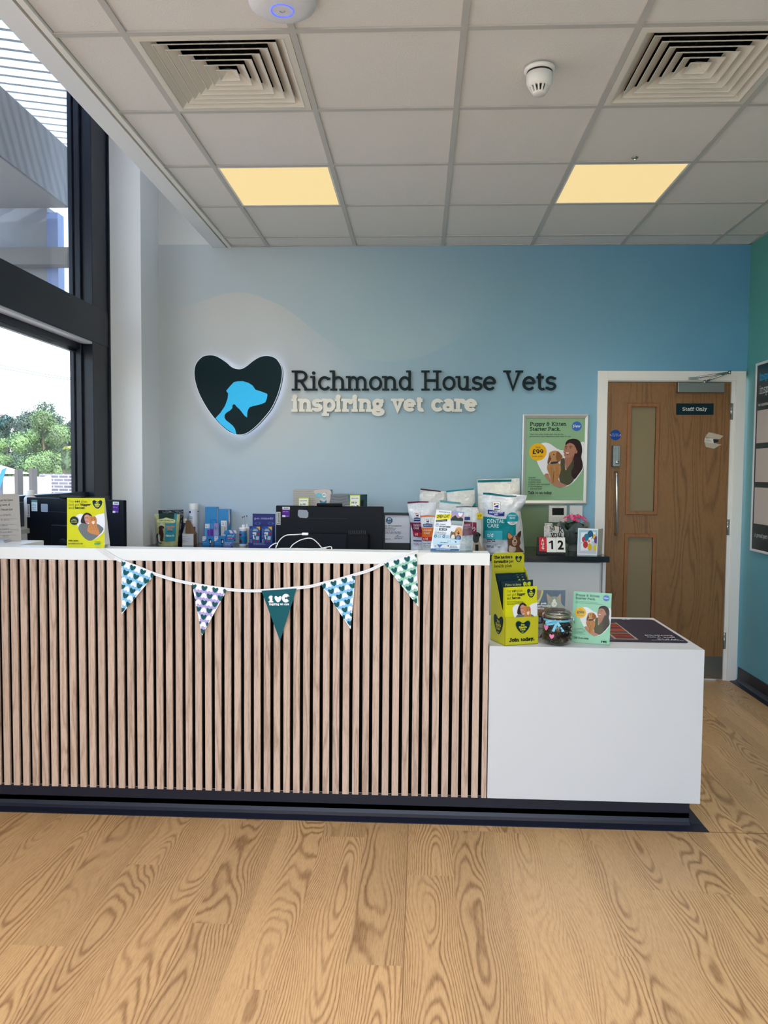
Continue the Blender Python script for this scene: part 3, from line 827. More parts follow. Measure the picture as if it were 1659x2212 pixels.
a.poly([(1062, 722), (1190, 738), (1188, 772), (1150, 778), (1056, 765)], (216, 214, 208)); a.poly([(1140, 736), (1190, 740), (1188, 770), (1145, 776)], (40, 40, 48)); a.sans('05:1', 1072, 742, 14, (60, 60, 60)); a.lines(1068, 750, 60, 2, 8, (120, 120, 120), 3)
a.build('torn_sticker', door, DZ)

# --- notice board on the right wall
t = thing('notice_board', 'tall dark green notice board with white frame and blank pockets on the right wall', 'notice board')
bx = XR
def rp(px, py): return XP(px, py, XR - .02)
b = MB().m(mat((8, 40, 46), .35)); b.box(bx - .018, bx, -1.30, -.20, .93, 2.128); b.build('board_panel', t)
b = MB().m(mat((214, 214, 214), .35))
b.box(bx - .024, bx, -.206, -.188, .918, 2.138); b.box(bx - .024, bx, -1.318, -1.30, .918, 2.138); b.box(bx - .024, bx, -1.30, -.206, .918, .934); b.box(bx - .024, bx, -1.30, -.206, 2.122, 2.138)
b.build('board_frame', t, bevel=.003)
def wallmap(u, v, h): return Vector((bx - .018 - h, -u, v))   # u runs toward the camera, v is the height
for k, (z0, z1) in enumerate(((1.62, 1.83), (1.37, 1.585), (1.10, 1.335))):
    for c in range(4):
        u0 = .232 + c * .265
        b = MB().m(mat((196, 184, 176), .5)); b.box(bx - .022, bx - .018, -(u0 + .24), -u0, z0, z1); b.build('pocket', t, bevel=.002)
a = Art()
for s_, u, v, h, c, wt in (('inspiring', .245, 2.02, .05, (40, 160, 210), .18), ('inspiring vet care', .25, 1.935, .055, (226, 228, 226), .1), ('our commitment to you', .238, 1.858, .018, (220, 222, 220), .14), ('A proud part of our family', .245, 1.015, .026, (220, 222, 220), .1)):
    ps = slab(s_, 0, 0, h, wt); a.polys([[(u + x, v - y) for x, y in p] for L in ps for p in L], c)
a.build('board_lettering', t, wallmap)
# ================================================================ reception desk
M_LAM = mat((232, 232, 230), 0.38); M_NAVY = mat((30, 33, 48), 0.38, spec=.35)
DY = -2.332
t = thing('reception_desk', 'long white reception desk with vertical oak slats and a lower white block', 'reception desk')
b = MB().m(M_SLAT)
for i in range(-8, 50):
    x0 = -0.638 + .04 * i; b.box(x0, min(x0 + .0262, 1.342), DY, DY + .013, .112, 1.05)
b.build('slat_cladding', t, bevel=.0012)
B(mat((4, 4, 5), .9, spec=.05), (XL + .005, 1.342, DY + .013, DY + .02, .116, 1.05)).build('backing_panel', t)
b = B(M_LAM, (XL + .005, 1.342, DY - .001, -2.24, 1.05, 1.0985)); b.build('counter_top', t, bevel=.002)
B(mat((214, 214, 212), .5), (XL + .005, 1.342, DY + .02, -2.26, .112, 1.05)).build('desk_body', t)
B(M_LAM, (XL + .005, -.61, -2.24, -2.02, 1.07, 1.0985)).build('return_shelf', t, bevel=.002)
B(M_LAM, (XL + .005, 1.342, -2.26, -1.32, .70, .728)).build('work_surface', t, bevel=.002)
b = B(mat((206, 207, 210), .4), (1.346, 2.186, DY, -1.656, .112, .729)); b.build('lower_counter_block', t, bevel=.0015)
b = MB().m(M_NAVY); b.box(XL + .005, 2.163, -2.278, -1.70, 0, .112)
prof = [(0, .05), (0, .03), (-.006, .016), (-.016, .007), (-.058, .003), (-.058, 0), (.004, 0), (.004, .05)]
b.prism([(XL + .005, -2.278 + a, c) for a, c in prof], (2.163 - XL - .005, 0, 0))
b.prism([(2.163 - a, -2.278, c) for a, c in prof], (0, .57, 0))
b.prism([(2.163, -2.278, 0), (2.163, -2.336, 0), (2.223, -2.336, 0), (2.221, -2.278, 0)], (0, 0, .003))
b.build('plinth', t)

# ---- back worktop and cabinets under it
WT = .908
def granite():
    m, nt, b = newmat('black_speckled_worktop'); s = NN(nt, 'ShaderNodeTexCoord').outputs['Object']
    v = NN(nt, 'ShaderNodeTexVoronoi'); v.inputs['Scale'].default_value = 160; nt.links.new(s, v.inputs['Vector'])
    f = smooth(nt, mth(nt, 'MULTIPLY', v.outputs['Distance'], -1.0), -.17, -.08)
    f = mth(nt, 'MULTIPLY', f, smooth(nt, noise(nt, s, 70, 1), .55, .62))
    nt.links.new(mixc(nt, f, lin((13, 14, 14)), lin((120, 124, 120))), b.inputs['Base Color']); b.inputs['Roughness'].default_value = .12
    return m
tag(B(granite(), (-.76, 2.228, -.60, -.002, .872, WT)).build('back_worktop', bevel=.002), 'long glossy black speckled worktop along the back wall', 'worktop')
t = thing('back_cabinet_run', 'light grey base cabinets under the black worktop', 'cabinet')
MG = mat((206, 206, 204), .45)
B(MG, (-.75, 2.19, -.56, -.014, .1, .872)).build('carcass', t)
x = -.745
for k in range(5):
    x1 = x + .585; B(MG, (x, x1 - .004, -.58, -.56, .115, .866)).build('door', t, bevel=.0015); x = x1
B(MG, (2.192, 2.21, -.585, -.014, 0, .872)).build('end_panel', t)

# ================================================================ wall sign
def extrude(mb, polys, mp, d0, d1):
    for i_, p in enumerate(polys):
        f = [mp(u, v, d1 - i_ * .00002) for u, v in p]; bk = [mp(u, v, d0) for u, v in p]
        n = len(p); mb.add(f + bk, [list(range(n))] + [(i, n + i, n + (i + 1) % n, (i + 1) % n) for i in range(n)])
hz = zoomed(400, 740, 3.95, planemap(-.045))
t = thing('heart_wall_sign', 'dark heart sign with blue dog and cat silhouette and glowing edge', 'wall sign')
hp = spl(HEART, 5)
b = MB().m(mat((3, 32, 38), .35, spec=.12)); extrude(b, [hp], hz, .0, .045); b.build('heart_body', t)
hin = [((x - 465) * .985 + 465, (y - 452) * .985 + 452) for x, y in hp]
b = MB().m(mat((235, 240, 255), .4, emit=1.3, ecol=(214, 228, 255))); extrude(b, [hin], hz, -.006, -.001); b.build('light_halo', t)
b = MB().m(mat((225, 232, 240), .3)); 
for q in ribbon(hp, 5, True): extrude(b, [q], hz, .041, .0458)
b.build('acrylic_rim', t)
a = Art()
dog = [(258,645),(300,600),(340,540),(362,480),(367,434),(350,412),(380,375),(415,338),(450,330),(490,329),(540,344),(575,366),(600,402),(650,418),(697,436),(703,446),(696,480),(684,510),(650,525),(610,535),(575,543),(550,552),(536,575),(530,600),(528,640),(505,622),(485,595),(465,570),(440,548),(428,532),(415,525),(404,535),(402,560),(385,578),(350,600),(337,618),(336,640),(348,662),(378,685),(405,708),(425,735),(438,784),(400,768),(350,735),(300,692)]
a.poly(dog, mat((0, 176, 232), .3, emit=.25, ecol=(0, 176, 232)))
a.build('dog_and_cat_motif', t, zoomed(400, 740, 3.95, planemap(-.0905)))
t = thing('sign_lettering', 'raised dark and white lettering beside the heart sign', 'lettering')
pm = planemap(0)
for s_, x, y, h, wt, wd, c in (('Richmond House Vets', 632, 844, 43, .125, 570, (14, 34, 40)), ('inspiring vet care', 632, 890, 38, .215, 398, (234, 230, 218))):
    for L in slab(s_, x, y, h, wt, wd):
        if not L: continue
        b = MB().m(mat(c, .45, spec=.15)); extrude(b, L, pm, .006, .02); b.build('letter', t, fixn=False)

# ================================================================ pictures reused on several prints
def puppy_art(a, sm=False):
    G = (142, 178, 138) if not sm else (150, 205, 172)
    D = (12, 44, 48); SK = (178, 124, 100); HR = (44, 28, 28); TP = (78, 76, 54); GO = (184, 136, 86)
    a.rect(240, 155, 1060, 1308, G)
    a.slab('Puppy & Kitten', 293, 262, 54, D, .17, 512); a.slab('Starter Pack.', 291, 332, 54, D, .17, 436)
    a.poly(circ(946, 268, 68), (60, 110, 190)); a.slab('New', 946, 284, 36, (235, 238, 240), .18, 104, 'c')
    a.slab('Their first steps made easy with all the', 292, 388, 17, D, .12, 470); a.slab('preventative care treatments they need for less', 292, 418, 17, D, .12, 575)
    a.poly(spl([(400,745),(412,620),(430,530),(470,503),(530,497),(590,520),(650,562),(700,590),(745,602),(790,592),(850,540),(920,505),(1000,493),(1060,512),(1060,820),(1010,930),(940,1030),(860,1095),(760,1124),(680,1112),(600,1060),(510,955),(450,860)]), (232, 230, 232))
    a.poly(circ(412, 627, 122), (238, 178, 16)); a.slab('Only', 412, 574, 27, D, .13, 72, 'c'); a.slab('£99', 412, 655, 66, D, .19, 162, 'c'); a.slab('worth £200+', 410, 697, 17, D, .14, 160, 'c')
    a.poly(spl([(795,510),(835,460),(905,440),(975,462),(1015,520),(1030,610),(1020,700),(1042,790),(1038,860),(985,945),(930,1010),(885,960),(868,860),(885,760),(915,680),(925,600),(870,540)]), HR)
    a.poly(spl([(735,745),(785,720),(805,885),(870,760),(912,735),(915,830),(885,900),(895,970),(925,1015),(868,1080),(800,1096),(738,1060),(715,965),(728,860)]), TP)
    a.poly([(795,700),(925,655),(905,735),(868,800),(806,884),(785,722)], (166, 112, 88))
    a.poly(spl([(792,525),(778,575),(768,625),(778,650),(780,682),(812,706),(868,702),(918,662),(946,600),(934,540),(890,498),(830,498)]), SK)
    a.poly(circ(946, 622, 18, 12, 28), (170, 116, 92)); a.poly(spl([(795,530),(815,470),(880,444),(960,465),(1000,540),(985,600),(955,605),(935,560),(905,520),(850,500)]), HR)
    for x0, x1 in ((790, 818), (845, 885)): a.line([(x0, 552), ((x0 + x1) / 2, 543), (x1, 553)], 7, HR); a.poly(circ((x0 + x1) / 2, 570, 11, 10, 6), (40, 26, 24))
    a.poly(spl([(792,628),(820,640),(862,634),(846,660),(812,662)]), (150, 60, 58)); a.poly([(798,634),(856,638),(840,650),(808,650)], (240, 236, 232)); a.line([(812, 580), (802, 612), (822, 616)], 4, (140, 90, 70))
    for q in range(5): a.line([(905 + q * 24, 700), (890 + q * 26, 790), (905 + q * 22, 860), (893 + q * 16, 930)], 5, (74, 50, 46))
    a.poly(spl([(510,955),(560,930),(600,1010),(660,1035),(700,1010),(740,1055),(825,1095),(750,1124),(680,1112),(600,1060)]), (178, 126, 102))
    a.poly(spl([(560,785),(600,795),(680,780),(725,800),(740,870),(722,950),(695,1035),(650,1078),(612,1060),(592,980),(560,905),(545,850)]), (176, 124, 76))
    a.poly(spl([(572,640),(625,612),(690,616),(732,655),(740,715),(700,760),(620,772),(580,745),(566,700)]), GO)
    a.poly(spl([(680,622),(735,660),(757,700),(728,748),(690,762),(664,705)]), (140, 90, 50)); a.poly(spl([(574,670),(555,725),(548,788),(574,780),(592,742),(590,690)]), (128, 80, 44))
    a.poly(circ(586, 722, 15, 12, 10), (70, 44, 38)); a.poly(circ(634, 663, 9, 10), (40, 26, 20)); a.poly(spl([(596,770),(690,760),(688,782),(600,795)]), (40, 52, 70))
    for q in range(14): a.line([(568 + (q * 37) % 150, 815 + (q * 23) % 130), (574 + (q * 37) % 150, 840 + (q * 23) % 130)], 6, (150, 102, 62) if q % 2 else (200, 152, 102))
    a.line([(640, 900), (630, 1060)], 8, (120, 80, 48))
    if not sm:
        for k, w in enumerate(('Included:', 'Vaccinations', 'Health check', 'Flea & worm treatments', 'Microchipping', 'and much more')):
            a.slab(w, 285 if k in (0,) else 312, 994 + k * 31.5, 19, D, .13, (105, 150, 150, 275, 165, 165)[k])
            if 0 < k < 5: a.line([(286, 1014 + (k - 1) * 31.5), (292, 1022 + (k - 1) * 31.5), (304, 1004 + (k - 1) * 31.5)], 4, D)
    else:
        a.lines(285, 985, 260, 5, 30, D, 6)
    a.slab('Talk to us today.', 284, 1217, 40, D, .17, 342)
    if sm:
        a.slab('i', 880, 1262, 42, D, .3, 22); a.poly(heart(935, 1242, 48), D); a.slab('c', 962, 1262, 60, D, .28, 42)
    else: a.lines(284, 1240, 370, 2, 16, (110, 140, 108), 4)
def phc(a, cx, cy, w, c1=(12, 38, 46), c2=(214, 214, 60), rim=None):
    if rim: a.poly(heart(cx, cy, w * 1.08), rim)
    a.poly(heart(cx, cy, w), c1)
    for k, s_ in enumerate(('Pet', 'Health', 'Club')): a.slab(s_, cx, cy - w * .09 + k * w * .165, w * .15, c2, .24, w * (.27, .56, .38)[k], 'c')
    a.slab('ivc', cx, cy + w * .39, w * .07, c2, .3, w * .16, 'c')
YEL = (206, 204, 22); INK = (24, 36, 30)
def cat_art(a, leaflet=False):
    a.rect(750, 290, 1168, 853, YEL)
    y0 = (343, 380, 417); 
    a.slab('Our', 768, y0[0], 28, INK, .1, 60); a.slab('cat', 838, y0[0], 28, INK, .22, 58); a.slab('plan', 906, y0[0], 28, INK, .1, 72)
    a.slab('just got', 768, y0[1], 28, INK, .1, 122); a.slab('bigger', 900, y0[1], 28, INK, .22, 112)
    a.slab('and', 768, y0[2], 28, INK, .1, 60); a.slab('better.', 838, y0[2], 28, INK, .22, 118)
    phc(a, 1088, 365, 112, rim=(226, 226, 120))
    if leaflet: a.lines(768, 440, 260, 3, 13, INK, 4)
    a.poly(spl([(842,520),(870,482),(915,473),(960,500),(1000,520),(1045,505),(1095,478),(1140,470),(1168,478),(1168,650),(1110,725),(1040,765),(985,770),(925,715),(872,620)]), (226, 226, 230))
    a.poly(spl([(905,570),(918,505),(955,462),(1000,466),(1030,500),(1010,560),(960,585)]), (46, 36, 36))
    a.poly(spl([(945,500),(975,480),(1005,500),(1005,555),(980,582),(955,565)]), (198, 142, 122)); a.line([(948, 520), (972, 516), (998, 522)], 5, (120, 40, 50)); a.line([(958, 556), (985, 556)], 5, (170, 70, 70))
    a.poly(spl([(878,640),(908,582),(985,585),(1085,585),(1132,612),(1158,645),(1115,705),(1040,765),(985,770),(925,722)]), (108, 112, 112))
    a.poly(spl([(986,520),(1005,492),(1035,503),(1062,500),(1082,530),(1084,590),(1112,680),(1108,712),(1060,705),(1005,688),(978,660),(990,600),(1002,560)]), (196, 130, 76))
    for q in range(9): a.line([(996 + q * 11, 585 + (q % 3) * 26), (1000 + q * 11, 600 + (q % 3) * 26)], 5, (150, 92, 50))
    for q in range(4): a.line([(1018 + q * 14, 505), (1022 + q * 12, 524)], 4, (150, 92, 50))
    a.poly(spl([(1030,560),(1060,555),(1056,585),(1036,588)]), (232, 208, 180)); a.poly(circ(1030, 538, 5, 8), (60, 50, 20)); a.poly(circ(1062, 536, 5, 8), (60, 50, 20))
    if not leaflet:
        a.poly(circ(833, 551, 48), (12, 38, 46)); a.slab('Same', 833, 542, 12, YEL, .16, 36, 'c'); a.slab('low cost', 833, 558, 12, YEL, .16, 62, 'c'); a.slab("it's a deal", 833, 574, 12, YEL, .16, 62, 'c')
        a.slab('Join now.', 768, 784, 18, INK, .24, 116); a.slab('pethealthclub.com', 768, 816, 16, INK, .16, 164)
        a.lines(768, 836, 230, 1, 8, (120, 120, 30), 3); a.slab('Trustpilot', 1064, 792, 12, INK, .12, 66); a.rect(1058, 800, 1124, 814, (60, 160, 120)); a.lines(1060, 820, 68, 1, 5, INK, 3)

# ================================================================ framed poster
t = thing('framed_poster', 'green Puppy & Kitten Starter Pack poster in a silver snap frame on the back wall', 'poster')
pz = zoomed(1100, 880, 6.504, planemap(-.004))
def pzf(x, y, h=0): return pz(x, y, h)
q = [pzf(188, 98), pzf(1118, 98), pzf(1088, 1362), pzf(165, 1362)]
i_ = [pzf(240, 152), pzf(1066, 152), pzf(1036, 1308), pzf(215, 1308)]
b = MB().m(mat((60, 62, 60), .6)); b.prism([p + Vector((0, .003, 0)) for p in q], (0, -.004, 0)); b.build('backing', t)
for k in range(4):
    j = (k + 1) % 4; O1, O2, I1, I2 = q[k], q[j], i_[k], i_[j]
    up = Vector((0, -.014, 0)); mid1, mid2 = O1.lerp(I1, .35), O2.lerp(I2, .35)
    b = MB().m(mat((200, 200, 196), .28, .35))
    b.add([O1, O2, O2 + up * .6, O1 + up * .6, mid1 + up, mid2 + up, I1 + up * .45, I2 + up * .45, I1, I2], [(0, 1, 2, 3), (3, 2, 5, 4), (4, 5, 7, 6), (6, 7, 9, 8)])
    b.build('frame_rail', t, fixn=False)
a = Art(); puppy_art(a); 
fq = quadmap(*i_, rect=(240, 155, 1060, 1308)); a.build('poster_print', t, fq, base=.002)

# wall controller and blank plate
t = thing('wall_intercom', 'white wall control panel with a small dark screen below the framed poster', 'control panel')
pz2 = zoomed(1150, 1080, 9.76, planemap(-.022))
def wbox(mt, x0, y0, x1, y1, Y, d, ox, oy, k, name, par, bev=0):
    p, r = W(ox + x0 / k, oy + y0 / k, Y), W(ox + x1 / k, oy + y1 / k, Y)
    return B(mt, (p.x, r.x, Y, Y + d, r.z, p.z)).build(name, par, bevel=bev)
wbox(mat((212, 210, 200), .4), 350, 118, 725, 476, -.022, .022, 1150, 1080, 9.76, 'panel_body', t, .002)
a = Art(); a.rect(418, 170, 664, 320, (22, 22, 24), .2); a.rect(425, 336, 700, 362, (228, 226, 218)); a.sans('ALARM', 500, 150, 14, (90, 90, 90), 84)
for k in range(3): a.line([(480 + k * 75, 336), (480 + k * 75, 362)], 3, (180, 178, 170))
for k, x in enumerate((445, 512, 575)): a.poly(circ(x, 425, 8, 10), (150, 148, 142)); a.line([(x - 22, 402), (x + 22, 402)], 3, (180, 178, 172))
a.build('screen_and_keys', t, pz2)
t = thing('blank_wall_plate', 'plain white blank plate on the wall behind the pink flowers', 'wall plate')
wbox(mat((214, 212, 208), .4), 790, 118, 1055, 380, -.012, .012, 1150, 1080, 9.76, 'plate_cover', t, .002)

# ================================================================ bunting
def clip(poly, tri):
    out = poly; n = len(tri)
    ar = sum(tri[i][0] * tri[(i + 1) % n][1] - tri[(i + 1) % n][0] * tri[i][1] for i in range(n)); sg = 1 if ar > 0 else -1
    for i in range(n):
        a, c = tri[i], tri[(i + 1) % n]; inp = out; out = []
        f = lambda p: sg * ((c[0] - a[0]) * (p[1] - a[1]) - (c[1] - a[1]) * (p[0] - a[0]))
        for k in range(len(inp)):
            p, q = inp[k - 1], inp[k]; fp, fq_ = f(p), f(q)
            if fq_ >= 0:
                if fp < 0: s = fp / (fp - fq_); out.append((p[0] + (q[0] - p[0]) * s, p[1] + (q[1] - p[1]) * s))
                out.append(q)
            elif fp >= 0: s = fp / (fp - fq_); out.append((p[0] + (q[0] - p[0]) * s, p[1] + (q[1] - p[1]) * s))
        if len(out) < 3: return []
    return out
t = thing('bunting', 'string of five printed triangular pennants taped along the front of the desk', 'bunting')
bp_ = planemap(-2.340)
rib = spl([(218, 1186), (243, 1202), (263, 1212), (300, 1226), (335, 1240), (378, 1253), (415, 1261), (455, 1268), (491, 1273), (530, 1276), (565, 1276), (605, 1273), (640, 1270), (668, 1267), (693, 1261), (730, 1252), (768, 1241), (800, 1231), (829, 1217), (865, 1204), (888, 1196), (903, 1192)], 4, False)
def ribmap(u, v, h): p = bp_(u, v, h); return p
b = MB().m(mat((236, 234, 232), .7))
for q in ribbon(rib, 6.4): extrude(b, [q], bp_, -.001, .0012)
b.build('ribbon', t, fixn=False)
b = MB().m(mat((215, 215, 222), .6))
for q in ribbon(rib, 1.0): extrude(b, [q], bp_, .0012, .0014)
b.build('stitching', t, fixn=False)
PEN = [((263, 1211), (335, 1240), (265, 1326), (132, 190, 226), 'blue'), ((415, 1261), (491, 1273), (438, 1372), (176, 160, 212), 'lilac'), ((565, 1276), (641, 1271), (606, 1383), (6, 84, 92), 'teal'),
       ((693, 1262), (768, 1242), (758, 1358), (132, 190, 232), 'blue'), ((829, 1217), (900, 1196), (904, 1310), (150, 200, 176), 'green')]
for TL, TR, TI, c, nm in PEN:
    b = MB().m(mat((240, 240, 246), .5)); tilt = lambda p: bp_(p[0], p[1], .0014 + (.010 if p is TI else 0))
    f = [tilt(TL), tilt(TR), tilt(TI)]
    b.prism(f, (0, .0008, 0)); pn = b.build('pennant', t); tag(pn, {'blue': 'blue pennant with hearts', 'lilac': 'lilac pennant with hearts', 'teal': 'plain teal pennant with white logo', 'green': 'pale green pennant with hearts'}[nm])
    a = Art(); sc = 100.0
    def loc(p, TL=TL, TR=TR, TI=TI): return p
    N_ = (f[1] - f[0]).cross(f[2] - f[0]).normalized(); N_ = N_ if N_.y < 0 else -N_
    # affine map pixel -> point of the tilted triangle
    M2 = Matrix(((TR[0] - TL[0], TI[0] - TL[0]), (TR[1] - TL[1], TI[1] - TL[1]))).inverted()
    def pm_(u, v, h, TL=TL, M2=M2, f=f, N_=N_):
        w = M2 @ Vector((u - TL[0], v - TL[1])); return f[0] + (f[1] - f[0]) * w[0] + (f[2] - f[0]) * w[1] + N_ * h
    ang = math.atan2(TR[1] - TL[1], TR[0] - TL[0]); ux = Vector((math.cos(ang), math.sin(ang))); uy = Vector((-ux.y, ux.x))
    cen = Vector(((TL[0] + TR[0] + TI[0]) / 3, (TL[1] + TR[1] + TI[1]) / 3))
    ins = [tuple(cen + (Vector(p) - cen) * (.93 if nm != 'teal' else 1.0)) for p in (TL, TR, TI)]
    a.poly(ins, c)
    if nm == 'teal':
        a.slab('i', 582, 1301, 15, (240, 240, 245), .26, 9); a.poly(heart(601, 1294, 15), (240, 240, 245)); a.slab('c', 611, 1301, 24, (240, 240, 245), .3, 14)
        a.slab('inspiring vet care', 582, 1307, 5.2, (240, 240, 245), .22, 43)
    else:
        a.layer += 2
        for r_ in range(-1, 11):
            for k in range(-2, 9):
                dk = (k + r_) % 2 == 0
                o = Vector(TL) + ux * (k * 11.9 + 4 + (r_ % 2) * 0.0 + r_ * 2.2) + uy * (r_ * 15.2 + 5.5)
                hp_ = heart(o.x, o.y, 12.6, ang + (0 if dk else math.pi), 1, 11.5)
                cl = clip(hp_, (TL, TR, TI))
                if cl: a.poly(cl, (14, 82, 86) if dk else (240, 240, 248), keep=True)
    a.build('pennant_print', pn, pm_)
for nm, (x0, y0, x1, y1, an) in {'l': (206, 1180, 252, 1196, .6), 'r': (886, 1180, 930, 1196, -.35)}.items():
    b = MB().m(glass_mat('sticky_tape', (.96, .96, .95, 1), .1, .3)); c_, s_ = math.cos(an), math.sin(an); cx_, cy_ = (x0 + x1) / 2, (y0 + y1) / 2 + 6
    p = [(cx_ + u * 22 * c_ - v * 6 * s_, cy_ + u * 22 * s_ + v * 6 * c_) for u, v in ((-1, -1), (1, -1), (1, 1), (-1, 1))]
    b.add([bp_(u, v, .002) for u, v in p], [(0, 1, 2, 3)]); b.build('clear_tape', t)
# ================================================================ helpers for small goods
def mk(px0, py0, px1, py1, Y, depth, base=None):
    """box behind the plane Y spanning a measured rectangle; base overrides the lower edge"""
    a, c = W(px0, py0, Y), W(px1, py1, Y)
    return (a.x, c.x, Y, Y + depth, c.z if base is None else base, a.z)
def zz(k, ox, oy, Y): return zoomed(ox, oy, k, planemap(Y))
WTOP = dict(group='goods on the black back worktop')

# ---- food bags
def bag(name, label, L, R, Y, dep, col, art=None, zm=(0, 0, 1), group='white pet food bags on the back worktop', base=WT, seed=1, rough=.24, wr=.007, flat=.75, cat='pet food bag'):
    t = thing(name, label, cat, group)
    nL = len(L)
    def edge(P, v):
        s = v * (len(P) - 1); i = min(int(s), len(P) - 2); f = s - i; f = f * f * (3 - 2 * f) * .5 + f * .5
        return (P[i][0] + (P[i + 1][0] - P[i][0]) * f, P[i][1] + (P[i + 1][1] - P[i][1]) * f)
    def prof(v): return 1.0 if v > .62 else max(0.0, math.sin(v / .62 * math.pi / 2)) ** 1.25
    def off(u, v):
        w = max(0.0, 1 - abs(2 * u - 1) ** 3.2)
        e = prof(v) * w ** .8
        n = pnoise(Vector((u * 3.1 + seed * 9, v * 4.2, seed))) + .6 * pnoise(Vector((u * 8 + v * 5 + seed, v * 7 - u * 4, seed * 3.7)))
        return dep * e + wr * n * min(1, 6 * w) * (1.2 - .5 * v) * min(1, v * 9)
    def pos(u, v, side, h=0):
        a, c = edge(L, v), edge(R, v)
        p = W(a[0] + (c[0] - a[0]) * u, a[1] + (c[1] - a[1]) * u, Y)
        z = max(p.z, base) if v < 1 else base
        return Vector((p.x, Y - side * (off(u, v) if side > 0 else dep * prof(v) * max(0, 1 - abs(2 * u - 1) ** 3.2) ** .8) - h, z))
    b = MB().m(mat(col, rough, bump=.8, bscale=16.0, bdist=.02)); nu, nv = 26, 34
    b.grid(lambda u, v: pos(u, v, 1), nu, nv)
    b.grid(lambda u, v: pos(u, v, -1) + Vector((0, .0012, 0)), nu, nv)
    e1 = [pos(i / nu, 1, 1) for i in range(nu + 1)]; e2 = [pos(i / nu, 1, -1) + Vector((0, .0012, 0)) for i in range(nu + 1)]
    b.add(e1 + e2, [(i, i + 1, nu + 2 + i, nu + 1 + i) for i in range(nu)])
    body = b.build('bag_body', t, fixn=False)
    if art:
        ox, oy, k = zm
        def mp(x, y, h):
            px, py = ox + x / k, oy + y / k; v = .5
            for _ in range(6):
                a, c = edge(L, v), edge(R, v); u = (px - a[0]) / max(1e-6, c[0] - a[0]); u = min(1, max(0, u))
                yy = a[1] + (c[1] - a[1]) * u; e0 = L[0][1] + (R[0][1] - L[0][1]) * u; e1_ = L[-1][1] + (R[-1][1] - L[-1][1]) * u
                v = min(1, max(0, v + (py - yy) / (e1_ - e0)))
            p = pos(u, v, 1, 0); q_ = W(px, py, Y)
            return Vector((q_.x, p.y - h * 1.6 - .0006, max(q_.z, base + .001)))
        ar = Art(); art(ar); ar.build('bag_print', t, mp, step=.00022, base=.001, sub=.012 * FPX / (Y - CAM.y) * k)
    return t
PUR = (104, 22, 66); TEA = (0, 124, 130)
def hills(a, x, y, s, blue=(26, 42, 120)):
    a.rect(x, y, x + 206 * s, y + 245 * s, (30, 34, 50)); a.rect(x + 5 * s, y + 5 * s, x + 201 * s, y + 240 * s, (236, 236, 232))
    a.poly([(x + 38 * s, y + 35 * s), (x + 105 * s, y + 42 * s), (x + 42 * s, y + 95 * s)], (200, 40, 50)); a.poly([(x + 108 * s, y + 85 * s), (x + 150 * s, y + 78 * s), (x + 150 * s, y + 150 * s), (x + 22 * s, y + 130 * s)], (34, 48, 128)); a.line([(x + 105 * s, y + 42 * s), (x + 170 * s, y + 60 * s)], 14 * s, (34, 34, 44))
    a.slab("Hill's", x + 103 * s, y + 212 * s, 44 * s, (40, 40, 44), .22, 140 * s, 'c')
